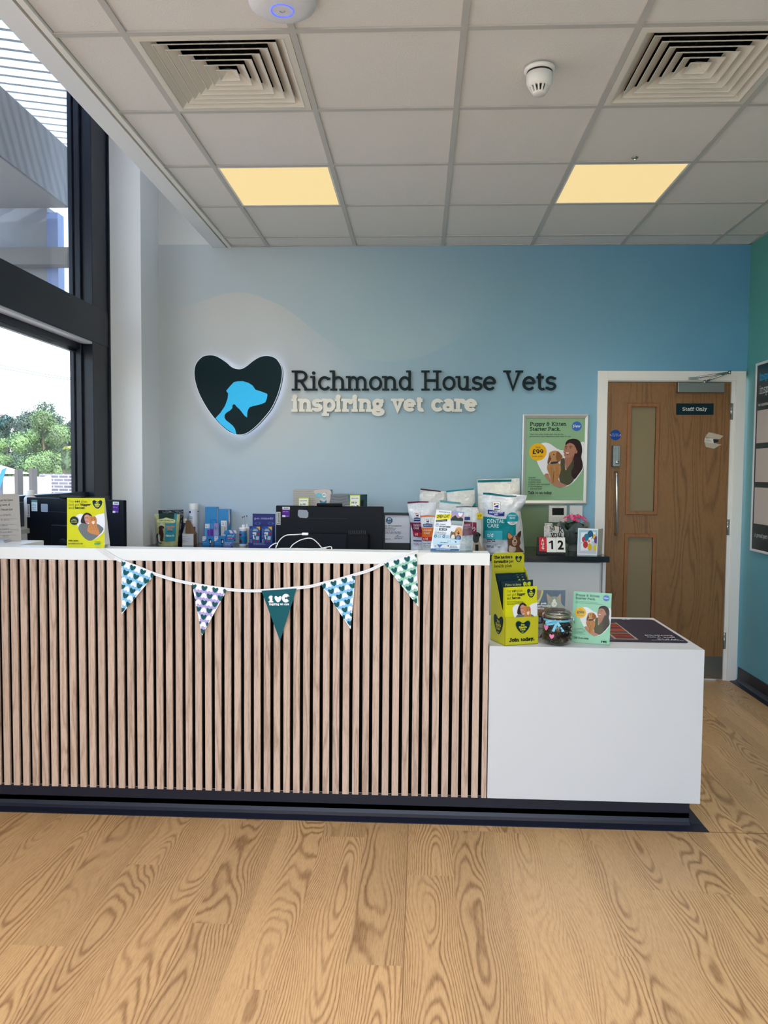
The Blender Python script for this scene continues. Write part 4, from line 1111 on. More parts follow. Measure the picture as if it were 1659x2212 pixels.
def td_art(a):
    a.poly([(398, 522), (560, 525), (800, 560), (1000, 592), (1255, 598), (1240, 626), (1000, 628), (780, 606), (560, 578), (398, 568)], (0, 104, 112))
    hills(a, 622, 752, 1)
    a.poly([(505, 955), (610, 960), (610, 985), (825, 1005), (918, 1000), (915, 1108), (720, 1110), (505, 1060)], (34, 44, 128)); a.slab('PRESCRIPTION', 715, 1040, 44, (225, 228, 236), .2, 350, 'c'); a.slab('DIET', 710, 1092, 38, (225, 228, 236), .2, 100, 'c')
    a.poly([(400, 1130), (560, 1135), (800, 1175), (960, 1182), (1205, 1190), (1208, 1590), (1150, 1600), (990, 1700), (860, 1712), (740, 1705), (400, 1690)], (0, 132, 138))
    a.sans('DENTAL', 490, 1285, 96, (232, 240, 240), 420); a.sans('CARE', 490, 1400, 96, (232, 240, 240), 280)
    a.poly(rrect(430, 1480, 860, 1712, 22), (60, 172, 182)); a.sans('t/d', 488, 1640, 104, (236, 244, 244), 145)
    a.poly([(400, 1690), (860, 1712), (858, 1830), (470, 1820), (400, 1800)], (176, 178, 184)); a.lines(480, 1700, 240, 2, 40, (50, 54, 60), 22)
    a.poly(circ(1118, 1175, 160, 30), (26, 152, 164)); a.poly(arc(1118, 1175, 160, 160, 28, 152, 12), (232, 232, 228)); a.slab('CLINICALLY', 1118, 1110, 34, (225, 240, 240), .2, 220, 'c'); a.slab('PROVEN', 1118, 1180, 40, (225, 240, 240), .2, 140, 'c'); a.sans('ORAL HEALTH', 1118, 1292, 24, (30, 30, 36), 150, .02, 'c')
    a.lines(475, 1860, 200, 2, 30, (90, 94, 102), 18); a.line([(750, 1870), (775, 1905), (800, 1870)], 12, (150, 60, 80))
    # long-eared small dog
    a.poly(spl([(1000,2010),(1010,1880),(1000,1760),(985,1680),(985,1600),(1010,1505),(1080,1555),(1140,1615),(1220,1600),(1260,1540),(1340,1485),(1350,1580),(1320,1700),(1330,1800),(1300,1880),(1380,1980),(1420,2030),(1200,2030)]), (104, 68, 48))
    a.poly(spl([(1000,1640),(1015,1530),(1080,1580),(1120,1625),(1050,1680)]), (206, 138, 92)); a.poly(spl([(1255,1590),(1340,1500),(1345,1570),(1300,1650)]), (66, 40, 34))
    a.poly(spl([(1130,1660),(1170,1620),(1205,1660),(1240,1760),(1200,1850),(1140,1850),(1105,1760)]), (196, 160, 130)); a.poly(circ(1180, 1738, 28, 12, 22), (30, 22, 24)); a.poly(circ(1115, 1690, 20, 10, 16), (24, 18, 20)); a.poly(circ(1228, 1685, 20, 10, 16), (24, 18, 20)); a.line([(1140, 1800), (1180, 1815), (1215, 1795)], 9, (60, 34, 34))
    a.poly(spl([(1040,1850),(1120,1880),(1200,1900),(1180,2000),(1030,2010)]), (190, 168, 150))
bag('food_bag', 'large white dental care food bag with teal panel, in front of the tallest bag', [(1043, 1063), (1043, 1085), (1045, 1115), (1044, 1150), (1046, 1191)], [(1138, 1070), (1135, 1085), (1124, 1103), (1129, 1140), (1133, 1193)], -.40, .062, (216, 218, 222), td_art, (1010, 1020, 11.85), seed=3)
def back_art(a):
    a.poly([(262, 205), (700, 190), (1130, 188), (1110, 240), (700, 250), (262, 262)], (0, 110, 118))
bag('food_bag', 'tallest white food bag with teal top stripe, by the left frame of the poster', [(1031, 1036), (1032, 1065), (1033, 1100), (1032, 1150), (1034, 1184)], [(1122, 1033), (1123, 1060), (1122, 1100), (1124, 1150), (1124, 1184)], -.20, .06, (226, 222, 212), back_art, (1010, 1020, 11.85), seed=5)
def cd_art(a):
    a.poly([(90, 385), (300, 372), (490, 376), (486, 398), (300, 398), (90, 418)], PUR); hills(a, 220, 578, .52); a.rect(212, 680, 330, 742, (34, 48, 128)); a.slab('PRESCRIPTION', 270, 715, 16, (225, 228, 236), .2, 100, 'c')
    a.poly([(140, 770), (330, 768), (520, 772), (520, 1000), (380, 1036), (205, 1030), (180, 900)], (112, 26, 62)); a.sans('DIGESTIVE', 205, 840, 36, (232, 232, 232), 190); a.sans('CARE', 205, 890, 36, (232, 232, 232), 100)
    a.poly([(190, 935), (370, 960), (370, 1036), (205, 1030)], (178, 34, 44)); a.sans('i/d', 232, 1010, 50, (236, 236, 236), 50)
    a.poly([(195, 1095), (500, 1100), (500, 1122), (205, 1120)], (80, 60, 120)); a.lines(200, 1160, 120, 2, 18, (150, 90, 110), 7)
bag('food_bag', 'short white food bag with plum stripe, beside the black framed certificate', [(880, 1087), (882, 1105), (887, 1130), (887, 1160), (888, 1186)], [(942, 1085), (942, 1105), (940, 1130), (940, 1160), (941, 1187)], -.37, .04, (216, 218, 224), cd_art, (870, 1040, 8.73), seed=7)
def or_art(a):
    a.poly([(330, 645), (470, 635), (600, 642), (620, 662), (470, 660), (332, 672)], (222, 112, 48)); hills(a, 418, 695, .5); a.rect(385, 795, 560, 848, (24, 44, 124)); a.slab('PRESCRIPTION', 472, 828, 16, (225, 228, 236), .2, 150, 'c')
    a.poly([(358, 868), (620, 868), (620, 1040), (365, 1040)], (222, 110, 30)); a.sans('URINARY', 380, 930, 34, (240, 230, 220), 180); a.sans('CARE', 400, 985, 34, (240, 230, 220), 110)
    a.rect(365, 1040, 620, 1110, (200, 38, 46)); a.sans('c/d', 385, 1095, 46, (240, 240, 240), 80); a.lines(390, 1160, 160, 3, 30, (110, 116, 130), 10)
bag('food_bag', 'small white food bag with orange stripe and panel behind the open day leaflet', [(907, 1114), (909, 1130), (912, 1150), (911, 1170), (912, 1189)], [(941, 1113), (943, 1130), (943, 1150), (944, 1170), (944, 1189)], -.49, .028, (222, 222, 224), or_art, (870, 1040, 8.73), seed=9, wr=.003)
def m_art(a): a.poly([(332, 132), (460, 145), (720, 180), (715, 196), (460, 172), (334, 156)], (72, 26, 44))
bag('food_bag', 'rear white food bag with dark maroon stripe, left of the teal striped one', [(908, 1055), (906, 1075), (905, 1110), (905, 1150), (906, 1183)], [(963, 1062), (964, 1080), (962, 1110), (962, 1150), (962, 1183)], -.20, .055, (208, 207, 204), m_art, (870, 1040, 8.73), seed=11)
def t_art(a): a.poly([(822, 175), (1080, 150), (1345, 128), (1345, 152), (1080, 174), (822, 202)], (0, 136, 148)); a.poly([(1310, 470), (1370, 385), (1378, 470)], (0, 140, 146))
bag('food_bag', 'rear white food bag with bright teal stripe, right of the maroon one', [(964, 1060), (966, 1080), (965, 1110), (965, 1150), (965, 1183)], [(1025, 1055), (1026, 1080), (1028, 1110), (1028, 1150), (1029, 1183)], -.20, .055, (214, 213, 208), t_art, (870, 1040, 8.73), seed=13)
def g_art(a): a.poly([(705, 352), (860, 370), (1095, 398), (1085, 424), (860, 408), (705, 392)], (92, 156, 164))
bag('food_bag', 'white food bag with pale teal stripe standing right behind the clear leaflet holder', [(950, 1081), (948, 1100), (947, 1120), (947, 1150), (947, 1186)], [(998, 1086), (999, 1100), (999, 1120), (999, 1150), (999, 1187)], -.36, .03, (204, 206, 206), g_art, (870, 1040, 8.73), seed=15, wr=.003)
def pug_art(a):
    a.poly([(1005, 470), (1150, 464), (1290, 466), (1405, 470), (1405, 486), (1150, 482), (1005, 488)], (84, 30, 58)); a.rect(1398, 596, 1500, 706, (232, 200, 20)); a.sans('x 20', 1450, 660, 34, (60, 50, 20), 70, .02, 'c'); a.rect(1160, 660, 1265, 720, (60, 70, 140))
    a.poly([(1130, 745), (1385, 768), (1385, 990), (1120, 1020)], (122, 36, 66)); a.sans('DIGESTIVE', 1150, 830, 34, (220, 200, 210), 120); a.line([(1300, 890), (1345, 860), (1360, 890), (1330, 930)], 12, (236, 220, 226)); a.rect(1320, 960, 1400, 1100, (104, 30, 62))
    a.poly(spl([(1320,1310),(1330,1170),(1325,1050),(1350,970),(1400,945),(1460,990),(1455,1030),(1430,1060),(1450,1140),(1490,1240),(1540,1310)]), (176, 160, 136))
    a.poly(spl([(1325,1120),(1320,1020),(1350,965),(1400,948),(1450,985),(1440,1060),(1420,1130),(1370,1150)]), (58, 58, 56)); a.poly(spl([(1430,965),(1465,995),(1455,1030),(1428,1010)]), (26, 26, 28)); a.poly(circ(1385, 1010, 14, 10), (20, 20, 20)); a.rect(1360, 1180, 1420, 1310, (24, 24, 26))
bag('food_bag', 'white food bag with a pug picture and yellow tag by the dental bag', [(986, 1095), (985, 1110), (984, 1130), (984, 1160), (985, 1189)], [(1031, 1095), (1036, 1110), (1040, 1135), (1040, 1160), (1043, 1190)], -.47, .03, (214, 216, 216), pug_art, (870, 1040, 8.73), seed=17, wr=.004)

# ---- treat pouches at the left end
def pouch_art(a):
    a.poly([(245, 305), (590, 300), (600, 430), (440, 400), (250, 425)], (24, 52, 40)); a.poly([(588, 300), (650, 303), (645, 560), (590, 560)], (60, 140, 150))
    a.poly(spl([(215,470),(225,440),(320,425),(420,392),(520,425),(600,440),(622,470),(600,505),(420,490),(240,505)], 4), (206, 208, 150)); a.slab('JAMES WELLBELOVED', 425, 468, 22, (40, 54, 34), .2, 330, 'c')
    a.poly([(412, 520), (645, 510), (640, 780), (625, 915), (412, 918)], (50, 140, 152)); a.slab('Crunchy', 520, 610, 44, (226, 130, 96), .22, 210, 'c'); a.slab('Dog', 520, 660, 44, (226, 130, 96), .22, 110, 'c'); a.slab('with fish', 525, 715, 28, (20, 60, 80), .2, 110, 'c'); a.slab('TREATS', 520, 812, 38, (226, 236, 236), .22, 180, 'c')
    a.poly(circ(215, 660, 30), (150, 160, 90)); 
    a.poly(spl([(300,905),(310,800),(270,740),(275,660),(265,620),(285,580),(330,565),(385,590),(390,625),(360,640),(380,720),(385,800),(365,890),(385,905),(340,912)]), (58, 32, 30)); a.poly(spl([(195,790),(250,740),(260,800),(310,940),(340,975),(250,950),(205,880)]), (36, 34, 38)); a.poly(spl([(250,790),(275,770),(300,870),(310,940),(260,920)]), (206, 206, 200)); a.poly(circ(325, 600, 12, 8), (30, 18, 18))
bag('treat_pouch', 'olive green dog treat pouch at the left end of the back worktop', [(332, 1110), (336, 1125), (337, 1145), (339, 1160), (342, 1178)], [(389, 1111), (388, 1125), (386, 1145), (385, 1160), (384, 1178)], -.24, .03, (176, 180, 128), pouch_art, (320, 1080, 10.37), 'goods on the black back worktop', seed=21, cat='treat pouch', wr=.004)
bag('treat_pouch', 'black pouch with a hanging slot standing behind the olive green pouch', [(342, 1102), (342, 1120), (343, 1140), (344, 1160), (344, 1174)], [(396, 1101), (396, 1115), (395, 1140), (394, 1160), (393, 1174)], -.13, .02, (20, 22, 34), lambda a: a.poly([(445, 272), (490, 262), (500, 245), (515, 262), (550, 270), (500, 276)], (150, 156, 164)), (320, 1080, 10.37), 'goods on the black back worktop', seed=23, cat='treat pouch', wr=.002)
# open carton
t = thing('open_carton', 'white cardboard display carton cut open, brown inside, next to the olive pouch', 'carton', 'goods on the black back worktop')
z0, z1 = zoomed(320, 1080, 10.37, planemap(-.22)), None
x0, x1, y0, y1, zb, zt = mk(393.5, 1153, 418, 1177, -.22, .075, WT)
KR = mat((120, 92, 66), .8); KW = mat((206, 206, 208), .55)
zt2 = W(400, 1125, -.15).z
b = MB().m(KW); b.box(x0, x1, y0, y0 + .0015, zb, zt); b.box(x0, x0 + .0015, y0, y1, zb, zt); b.build('front_panel', t)
b = MB().m(KR); b.box(x0 + .0015, x0 + .032, y1 - .0015, y1, zb, zt2); b.prism([(x1, y0 + .002, zt - .01), (x1, y1, zt), (x0 + .034, y1, zt2), (x0 + .034, y1 - .001, zb), (x1, y1 - .001, zb), (x1, y0 + .002, zb)], (-.001, 0, 0))
b.prism([(x1, y1, zt), (x1, y1, zb), (x0 + .03, y1, zb), (x0 + .03, y1, zt2)], (0, .0012, 0)); b.build('brown_back_panel', t)
b = MB().m(KW); b.prism([(x0 - .001, y0, zb), (x0 - .001, y1, zb), (x0 - .001, y1, zt2 - .03), (x0 - .001, y0 + .01, zt)], (.0012, 0, 0)); b.build('side_panel', t)
a = Art()
for k, (w, x, y) in enumerate((('Zylkene', 768, 822), ('Veterinary behaviour', 768, 876), ('support', 768, 910), ('food supplement', 768, 938), ('capsules', 768, 962))): a.sans(w, x, y, 15, (70, 74, 90), (100, 160, 70, 130, 70)[k])
a.build('carton_print', t, zoomed(320, 1080, 10.37, planemap(-.2203)))
def bottle(name, label, cx, Y, prof, parts, cat='bottle', group='goods on the black back worktop', base=WT, n=36):
    t = thing(name, label, cat, group); x = W(cx, 1150, Y).x
    for nm, col, pr, rg in parts:
        b = MB().m(mat(col, rg)); b.lathe([(r, base + z) for r, z in pr], (x, Y, 0), n); b.build(nm, t)
    return t, x
h = W(0, 1117, -.13).z - WT
bottle('white_bottle', 'small white capped bottle hidden behind the open carton', 400, -.085, None, [('bottle_body', (46, 62, 110), [(.0185, 0), (.0185, h - .045), (.012, h - .028)], .4), ('cap', (226, 226, 220), [(.0125, h - .028), (.0125, h), (.011, h + .001)], .4)])
# spray can
h = W(419, 1087, -.06).z - WT
t, xx = bottle('spray_can', 'tall white cylindrical can with white lid and blue label band', 418.5, -.075, None, [('can_body', (200, 204, 216), [(.032, 0), (.0335, .003), (.0335, h - .042), (.031, h - .038)], .3), ('lid', (228, 228, 228), [(.0325, h - .040), (.0325, h - .004), (.029, h)], .35)], 'can')
def cylmap(xc, Y, r, k, ox, oy):
    def f(u, v, hh):
        p = W(ox + u / k, oy + v / k, Y - r); d = max(-1.0, min(1.0, (p.x - xc) / r)); an = math.asin(d)
        rr = r + hh + .0003
        return Vector((xc + rr * math.sin(an), Y - rr * math.cos(an), p.z))
    return f
a = Art(); a.rect(912, 248, 955, 295, (24, 36, 90)); a.sans('Sivo', 918, 390, 24, (40, 50, 90), 76, .015); a.sans('Indoor', 918, 425, 24, (40, 50, 90), 84, .015); a.sans('spray', 918, 462, 24, (40, 50, 90), 60, .015); a.lines(918, 480, 70, 2, 20, (120, 124, 140), 6)
a.rect(905, 600, 1052, 650, (60, 84, 120)); a.rect(905, 650, 1052, 960, (22, 36, 92)); a.lines(1078, 320, 40, 26, 22, (160, 164, 178), 5); a.poly(circ(1095, 262, 12), (60, 80, 60))
a.build('can_label', t, cylmap(xx, -.075, .0335, 10.37, 320, 1080), sub=6)
# tall blue cartons
MBL = mat((44, 134, 194), .45)
def carton(name, label, r, Y, d, m_, base=WT, group='goods on the black back worktop', cat='carton', art=None, zm=None, bev=.001, rot=0, parts=None):
    t = thing(name, label, cat, group); B(m_, mk(*r, Y, d, base)).build('box', t, bevel=bev)
    if art:
        a = Art(); art(a); a.build('box_print', t, zoomed(zm[0], zm[1], zm[2], planemap(Y)))
    return t
Z4 = (420, 1080, 8.295)
carton('blue_carton', 'taller plain blue carton, left of the two at the wall', (443, 1095, 468.5, 1172), -.095, .05, MBL, art=lambda a: (a.poly([(405, 128), (412, 140), (412, 400), (404, 400)], (190, 180, 170)), a.rect(285, 350, 395, 410, (28, 110, 176)), a.rect(295, 360, 385, 410, (50, 138, 200))), zm=Z4)
carton('blue_carton', 'lower plain blue carton, right of the two at the wall', (469.5, 1100, 496, 1172), -.09, .05, MBL, art=lambda a: a.poly([(615, 170), (630, 180), (636, 400), (615, 470)], (206, 186, 170)), zm=Z4)
def tray_art(x, y):
    def f(a):
        a.poly([(x, y), (x + 70, y), (x + 68, y + 45), (x + 40, y + 80), (x, y + 88)], (222, 224, 236)); a.sans('VetIQ', x + 8, y + 30, 14, (40, 50, 100), 50, .01); a.line([(x + 20, y + 60), (x + 35, y + 70), (x + 52, y + 48)], 5, (40, 60, 140))
        a.poly(spl([(x + 112, y + 60), (x + 130, y + 48), (x + 160, y + 55), (x + 168, y + 90), (x + 150, y + 140), (x + 130, y + 140), (x + 125, y + 90)]), (26, 30, 40)); a.poly(spl([(x + 140, y + 70), (x + 158, y + 80), (x + 150, y + 120), (x + 138, y + 110)]), (220, 220, 220)); a.poly(spl([(x + 160, y + 105), (x + 195, y + 90), (x + 200, y + 138), (x + 160, y + 140)]), (110, 100, 96)); a.lines(x + 10, y + 105, 90, 1, 10, (170, 210, 236), 3)
    return f
carton('display_tray', 'blue counter tray with puppy picture, nearest the white can', (437, 1158.5, 462, 1175), -.185, .07, mat((30, 122, 186), .4), art=tray_art(142, 652), zm=Z4, cat='display tray', group='blue dental goods by the wall')
carton('display_tray', 'blue counter tray with puppy picture, second one from the white can', (463, 1158.5, 487, 1175), -.185, .07, mat((30, 122, 186), .4), art=tray_art(356, 652), zm=Z4, cat='display tray', group='blue dental goods by the wall')
def slim(a, x0, x1, y0):
    a.rect(x0 + 5, y0 + 5, x1 - 5, y0 + 80, (226, 226, 232)); a.sans('dental', (x0 + x1) / 2 + 22, y0 + 70, 10, (40, 60, 130), 56, .01, rot=-math.pi / 2); a.line([((x0 + x1) / 2 - 12, y0 + 30), ((x0 + x1) / 2 - 24, y0 + 45), ((x0 + x1) / 2 - 10, y0 + 62)], 5, (30, 30, 60))
    a.rect(x0 + 40, y0 + 108, x1 - 5, 648, (96, 40, 140)); a.lines(x0 + 50, y0 + 118, 14, 16, 9, (190, 160, 220), 3)
carton('slim_carton', 'slim blue and purple toothpaste carton standing in the first blue tray', (442.5, 1130.5, 453.5, 1158), -.15, .03, mat((70, 150, 206), .4), base=WT + .002, art=lambda a: slim(a, 188, 275, 425), zm=Z4, group='slim cartons in the blue trays')
carton('slim_carton', 'slim blue carton with purple stripe, in the tray beside the foil one', (454, 1131, 461, 1158), -.148, .03, mat((60, 140, 200), .4), base=WT + .002, art=lambda a: a.rect(284, 520, 338, 648, (104, 44, 148)), zm=Z4, group='slim cartons in the blue trays')
carton('slim_carton', 'slim silvery lilac carton with a tooth sign in the middle of the trays', (461.5, 1130, 472, 1158), -.15, .03, mat((140, 148, 190), .3), base=WT + .002, art=lambda a: (a.rect(350, 425, 425, 470, (160, 140, 200)), a.line([(360, 480), (385, 500), (372, 520), (395, 525)], 6, (30, 40, 70)), a.sans('dental', 412, 525, 10, (40, 40, 70), 50, .01, rot=-math.pi / 2), a.lines(362, 560, 60, 5, 16, (180, 176, 200), 5)), zm=Z4, group='slim cartons in the blue trays')
carton('slim_carton', 'slim white and grey carton leaning on the lower blue carton', (477, 1124.5, 490, 1160), -.13, .02, mat((190, 190, 184), .35), base=WT + .002, art=lambda a: (a.rect(478, 376, 572, 468, (226, 226, 228)), a.line([(500, 400), (520, 420), (505, 440), (530, 446)], 6, (30, 34, 50)), a.sans('dental', 562, 460, 12, (30, 34, 60), 70, .01, rot=-math.pi / 2), a.sans('enzyme', 552, 590, 24, (120, 124, 120), 100, .01, rot=-math.pi / 2)), zm=Z4, group='slim cartons in the blue trays')
MB2 = (36, 116, 180)
def obbox(name, label, px, py, Y, w, d, h_, rotz, col, base, art=None, group='small blue boxes stacked by the wipes', cat='small box'):
    t = thing(name, label, cat, group); p = W(px, py, Y); ca, sa = math.cos(rotz), math.sin(rotz); O = Vector((p.x, Y, base)); ux = Vector((ca, sa, 0)); uy = Vector((-sa, ca, 0))
    b = MB().m(mat(col, .4)); b.obox(O, ux * w, uy * d, Vector((0, 0, h_))); b.build('box', t, bevel=.0008)
    if art:
        a = Art(); art(a); a.build('box_print', t, quadmap(O + Vector((0, 0, h_)), O + ux * w + Vector((0, 0, h_)), O + ux * w, O, (0, 0, 100, 60)))
    return t
def sb(a): a.sans('dental', 10, 20, 12, (220, 230, 245), 44, .01); a.line([(62, 16), (68, 22), (82, 8)], 4, (230, 236, 245)); a.poly([(10, 28), (72, 34), (90, 30), (88, 44), (10, 42)], (150, 40, 100)); a.lines(14, 33, 62, 1, 6, (230, 200, 220), 4); a.poly(circ(88, 52, 6), (30, 30, 40))
hb = W(0, 1164, -.27).z - WT
obbox('small_blue_box', 'small blue dental box lying on the worktop below another', 483, 1170, -.27, .062, .05, hb, .22, MB2, WT, sb)
h2 = W(0, 1147, -.255).z - WT - hb
obbox('small_blue_box', 'small blue dental box with an open flap resting on the lower one', 489, 1160, -.262, .062, .05, h2, .34, MB2, WT + hb + .0005, sb)
t = THINGS[-1]; p = W(483, 1151, -.29); b = MB().m(mat((58, 140, 206), .35))
b.prism([(p.x - .006, -.268, p.z - .008), (p.x + .002, -.27, p.z + .012), (p.x + .022, -.264, p.z + .016), (p.x + .034, -.256, p.z + .006), (p.x + .014, -.262, p.z - .018)], (0, -.001, 0)); b.build('open_flap', t)
obbox('small_blue_box', 'flat blue and white striped box lying on top of the small blue boxes', 494, 1140, -.24, .052, .035, W(0, 1139, -.22).z - (WT + hb + h2) - .001, .3, (70, 132, 190), WT + hb + h2 + .001, lambda a: (a.poly([(0, 0), (30, 0), (60, 60), (20, 60)], (220, 214, 218)), a.poly([(55, 0), (90, 0), (100, 40), (100, 60), (80, 60)], (226, 206, 204))))
# wipe tubs and swabs
hh = W(0, 1133.5, -.2).z - WT
t, xx = bottle('wipes_bottle', 'blue and white cylindrical bottle with white cap beside the navy display', 525, -.195, None, [('bottle_body', (44, 128, 186), [(.0255, .012), (.0255, hh - .022)], .35), ('base_ring', (226, 226, 222), [(.026, 0), (.027, .002), (.027, .012)], .4), ('cap', (232, 232, 230), [(.0265, hh - .022), (.028, hh - .012), (.028, hh - .003), (.024, hh)], .4)])
a = Art(); a.poly(circ(798, 535, 18, 12, 36), (222, 224, 226)); a.poly(rrect(795, 608, 850, 642, 10), (130, 30, 50)); a.rect(800, 655, 925, 770, (30, 110, 160)); a.poly(spl([(800,760),(830,700),(860,770)]), (70, 60, 50)); a.lines(850, 560, 70, 2, 14, (190, 215, 235), 4); a.build('bottle_label', t, cylmap(xx, -.195, .0255, *(8.295, 420, 1080)), sub=6)
bottle('wipes_bottle', 'plain white bottle tucked behind the blue cylindrical bottle', 535.5, -.125, None, [('bottle_body', (206, 206, 200), [(.020, 0), (.021, .003), (.021, hh - .02)], .4), ('cap', (226, 226, 222), [(.022, hh - .02), (.022, hh - .003), (.018, hh)], .4)])
for n_, (px, py, col, lb) in enumerate(((524, 1117, (120, 20, 44), 'leftmost of three dropper tubes with dark tips above the blue bottle'), (527.5, 1115.5, (88, 24, 48), 'middle of three dropper tubes with dark tips above the blue bottle'), (533, 1114.5, (50, 30, 66), 'rightmost dropper tube with dark purple tip above the blue bottle'))):
    t = thing('dropper_tube', lb, 'dropper', 'dropper tubes with dark tips'); Yd = -.195 if n_ < 2 else -.125; x = W(px, py, Yd).x; zt = W(px, py, Yd).z; zb = WT + hh
    b = MB().m(mat((226, 226, 226), .3)); b.lathe([(.0062, zb), (.0062, zb + .016), (.0035, zb + .020)], (x, Yd, 0), 14); b.build('sleeve', t)
    b = MB().m(mat((190, 196, 200), .15)); b.lathe([(.0032, zb + .018), (.0032, zt - .004)], (x, Yd, 0), 12); b.build('tube', t)
    b = MB().m(mat(col, .4)); b.lathe([(.0035, zt - .006), (.0035, zt + .002), (.002, zt + .004)], (x, Yd, 0), 12); b.build('dark_tip', t)
# navy display
t = thing('display_stand', 'navy cardboard display stand with a printed header left of the centre monitor', 'display stand', 'goods on the black back worktop')
NV = mat((28, 32, 110), .45)
B(NV, mk(545.5, 1109.5, 594.5, 1180, -.20, .002, WT)).build('header_card', t)
q = mk(536.5, 1173, 587.5, 1182, -.27, .07, WT)
B(NV, (q[0], q[1], -.27, -.2675, WT, q[5]), (q[0], q[0] + .002, -.2675, -.202, WT, q[5]), (q[1] - .002, q[1], -.2675, -.202, WT, q[5]), (q[0], q[1], -.2675, -.202, WT, WT + .002)).build('tray', t)
a = Art(); a.slab('pet remedy', 1245, 350, 40, (186, 190, 216), .26, 340, 'c'); a.slab('pet remedy', 1245, 350, 40, (60, 66, 160), .1, 340, 'c')
for cx_, cy_ in ((1135, 420), (1370, 420)):
    for k in range(12):
        an = k * .55; a.line([(cx_ + 26 * math.cos(an), cy_ + 14 * math.sin(an)), (cx_ + 60 * math.cos(an), cy_ + 34 * math.sin(an))], 5, (90, 130, 200))
a.build('header_print', t, zoomed(*Z4, planemap(-.20)))
a = Art(); a.lines(1060, 775, 230, 2, 22, (190, 196, 226), 6); a.build('tray_print', t, zoomed(*Z4, planemap(-.27)))
for n_, x in enumerate((985, 1195)):
    t = thing('remedy_pack', ('blue calming pack with yellow corner, left one of two in the navy display', 'blue calming pack with yellow corner, right one of two in the navy display')[n_], 'pack', 'packs in the navy display')
    B(mat((28, 44, 120), .35), mk(420 + x / 8.295, 1136.5, 420 + (x + 195) / 8.295, 1173, -.255, .03, WT + .0025)).build('pack_box', t, bevel=.0008)
    a = Art(); a.rect(x + 45, 480, x + 195, 770, (34, 90, 150)); a.sans('pet', x + 38, 760, 26, (200, 206, 226), 60, .01, rot=-math.pi / 2); a.sans('remedy', x + 38, 680, 26, (120, 150, 206), 170, .01, rot=-math.pi / 2)
    a.poly([(x + 120, 480), (x + 195, 480), (x + 195, 550)], (236, 176, 50)); a.slab('natural', x + 70, 530, 16, (230, 232, 240), .2, 70); a.slab('calming', x + 60, 556, 16, (230, 232, 240), .2, 90)
    a.poly(circ(x + 160, 600, 24), (150, 40, 60)); a.poly(rrect(x + 58, 578, x + 125, 612, 8), (222, 222, 206)); a.poly(rrect(x + 90, 612, x + 122, 640, 6), (206, 206, 150)); a.poly([(x + 58, 625), (x + 78, 622), (x + 96, 700), (x + 74, 704)], (226, 226, 226)); a.poly([(x + 120, 650), (x + 175, 652), (x + 168, 715), (x + 110, 712)], (170, 200, 206)); a.poly(circ(x + 80, 735, 20), (160, 44, 60)); a.poly(circ(x + 140, 735, 20), (160, 44, 60))
    a.build('pack_print', t, zoomed(*Z4, planemap(-.255)))
# cartons behind the centre monitor
def stone(name, a0, a1, lab, Y, dp):
    return None
Z3 = (580, 1030, 5.184)
def s1(a):
    a.rect(275, 142, 690, 345, (176, 170, 162)); 
    for k in range(7): a.line([(280, 160 + k * 26), (400, 168 + k * 24), (520, 158 + k * 27)], 3, (138, 134, 128))
    a.poly(spl([(520,150),(690,150),(690,260),(600,330),(560,280),(590,220),(530,200)]), (204, 190, 186)); a.poly(spl([(520,210),(560,180),(620,200),(650,170),(640,250),(600,240),(560,230)]), (120, 190, 200)); a.poly(spl([(570,260),(620,280),(650,260),(640,320),(600,330)]), (60, 130, 150)); a.poly(circ(625, 205, 24), (232, 228, 226)); a.line([(608, 212), (620, 198), (640, 208)], 5, (30, 40, 60))
def s2(a):
    a.rect(695, 180, 1030, 345, (122, 124, 126))
    for k in range(5): a.line([(700, 196 + k * 24), (800, 205 + k * 24), (900, 190 + k * 24)], 4, (90, 94, 98))
    a.poly(spl([(835,300),(880,270),(950,280),(980,330),(900,340),(840,335)]), (180, 160, 150)); a.poly([(900, 182), (1030, 200), (1030, 345), (960, 345)], (60, 110, 116))
carton('pouch_multipack', 'pale stone patterned food box with teal swirl above the centre monitor', (633, 1057.5, 713, 1170), -.33, .14, mat((150, 146, 140), .4), art=s1, zm=Z3, cat='food box', group='food boxes behind the centre monitor')
t = thing('pouch_multipack', 'dark stone patterned food box, right one behind the centre monitor', 'food box', 'food boxes behind the centre monitor')
p0, p1, p2 = W(714, 1066, -.36), W(775, 1070, -.44), W(793, 1075, -.34)
zt = p0.z - .004; b = MB().m(mat((110, 112, 114), .4)); b.prism([(p0.x, -.36, WT), (p1.x, -.44, WT), (p2.x, -.34, WT), (p0.x + .06, -.22, WT)], (0, 0, zt - WT)); b.build('box', t)
a = Art(); s2(a); a.build('box_print', t, quadmap((p0.x, -.36, zt), (p1.x, -.44, zt), (p1.x, -.44, WT), (p0.x, -.36, WT), (695, 180, 1030, 640)))
a = Art(); a.poly([(0, 0), (1, 0), (1, 1), (0, 1)], (52, 86, 92)); a.poly([(.2, .1), (.6, .1), (.5, .3), (.3, .28)], (26, 30, 34)); a.build('side_print', t, quadmap((p1.x, -.44, zt), (p2.x, -.34, zt), (p2.x, -.34, WT), (p1.x, -.44, WT)))
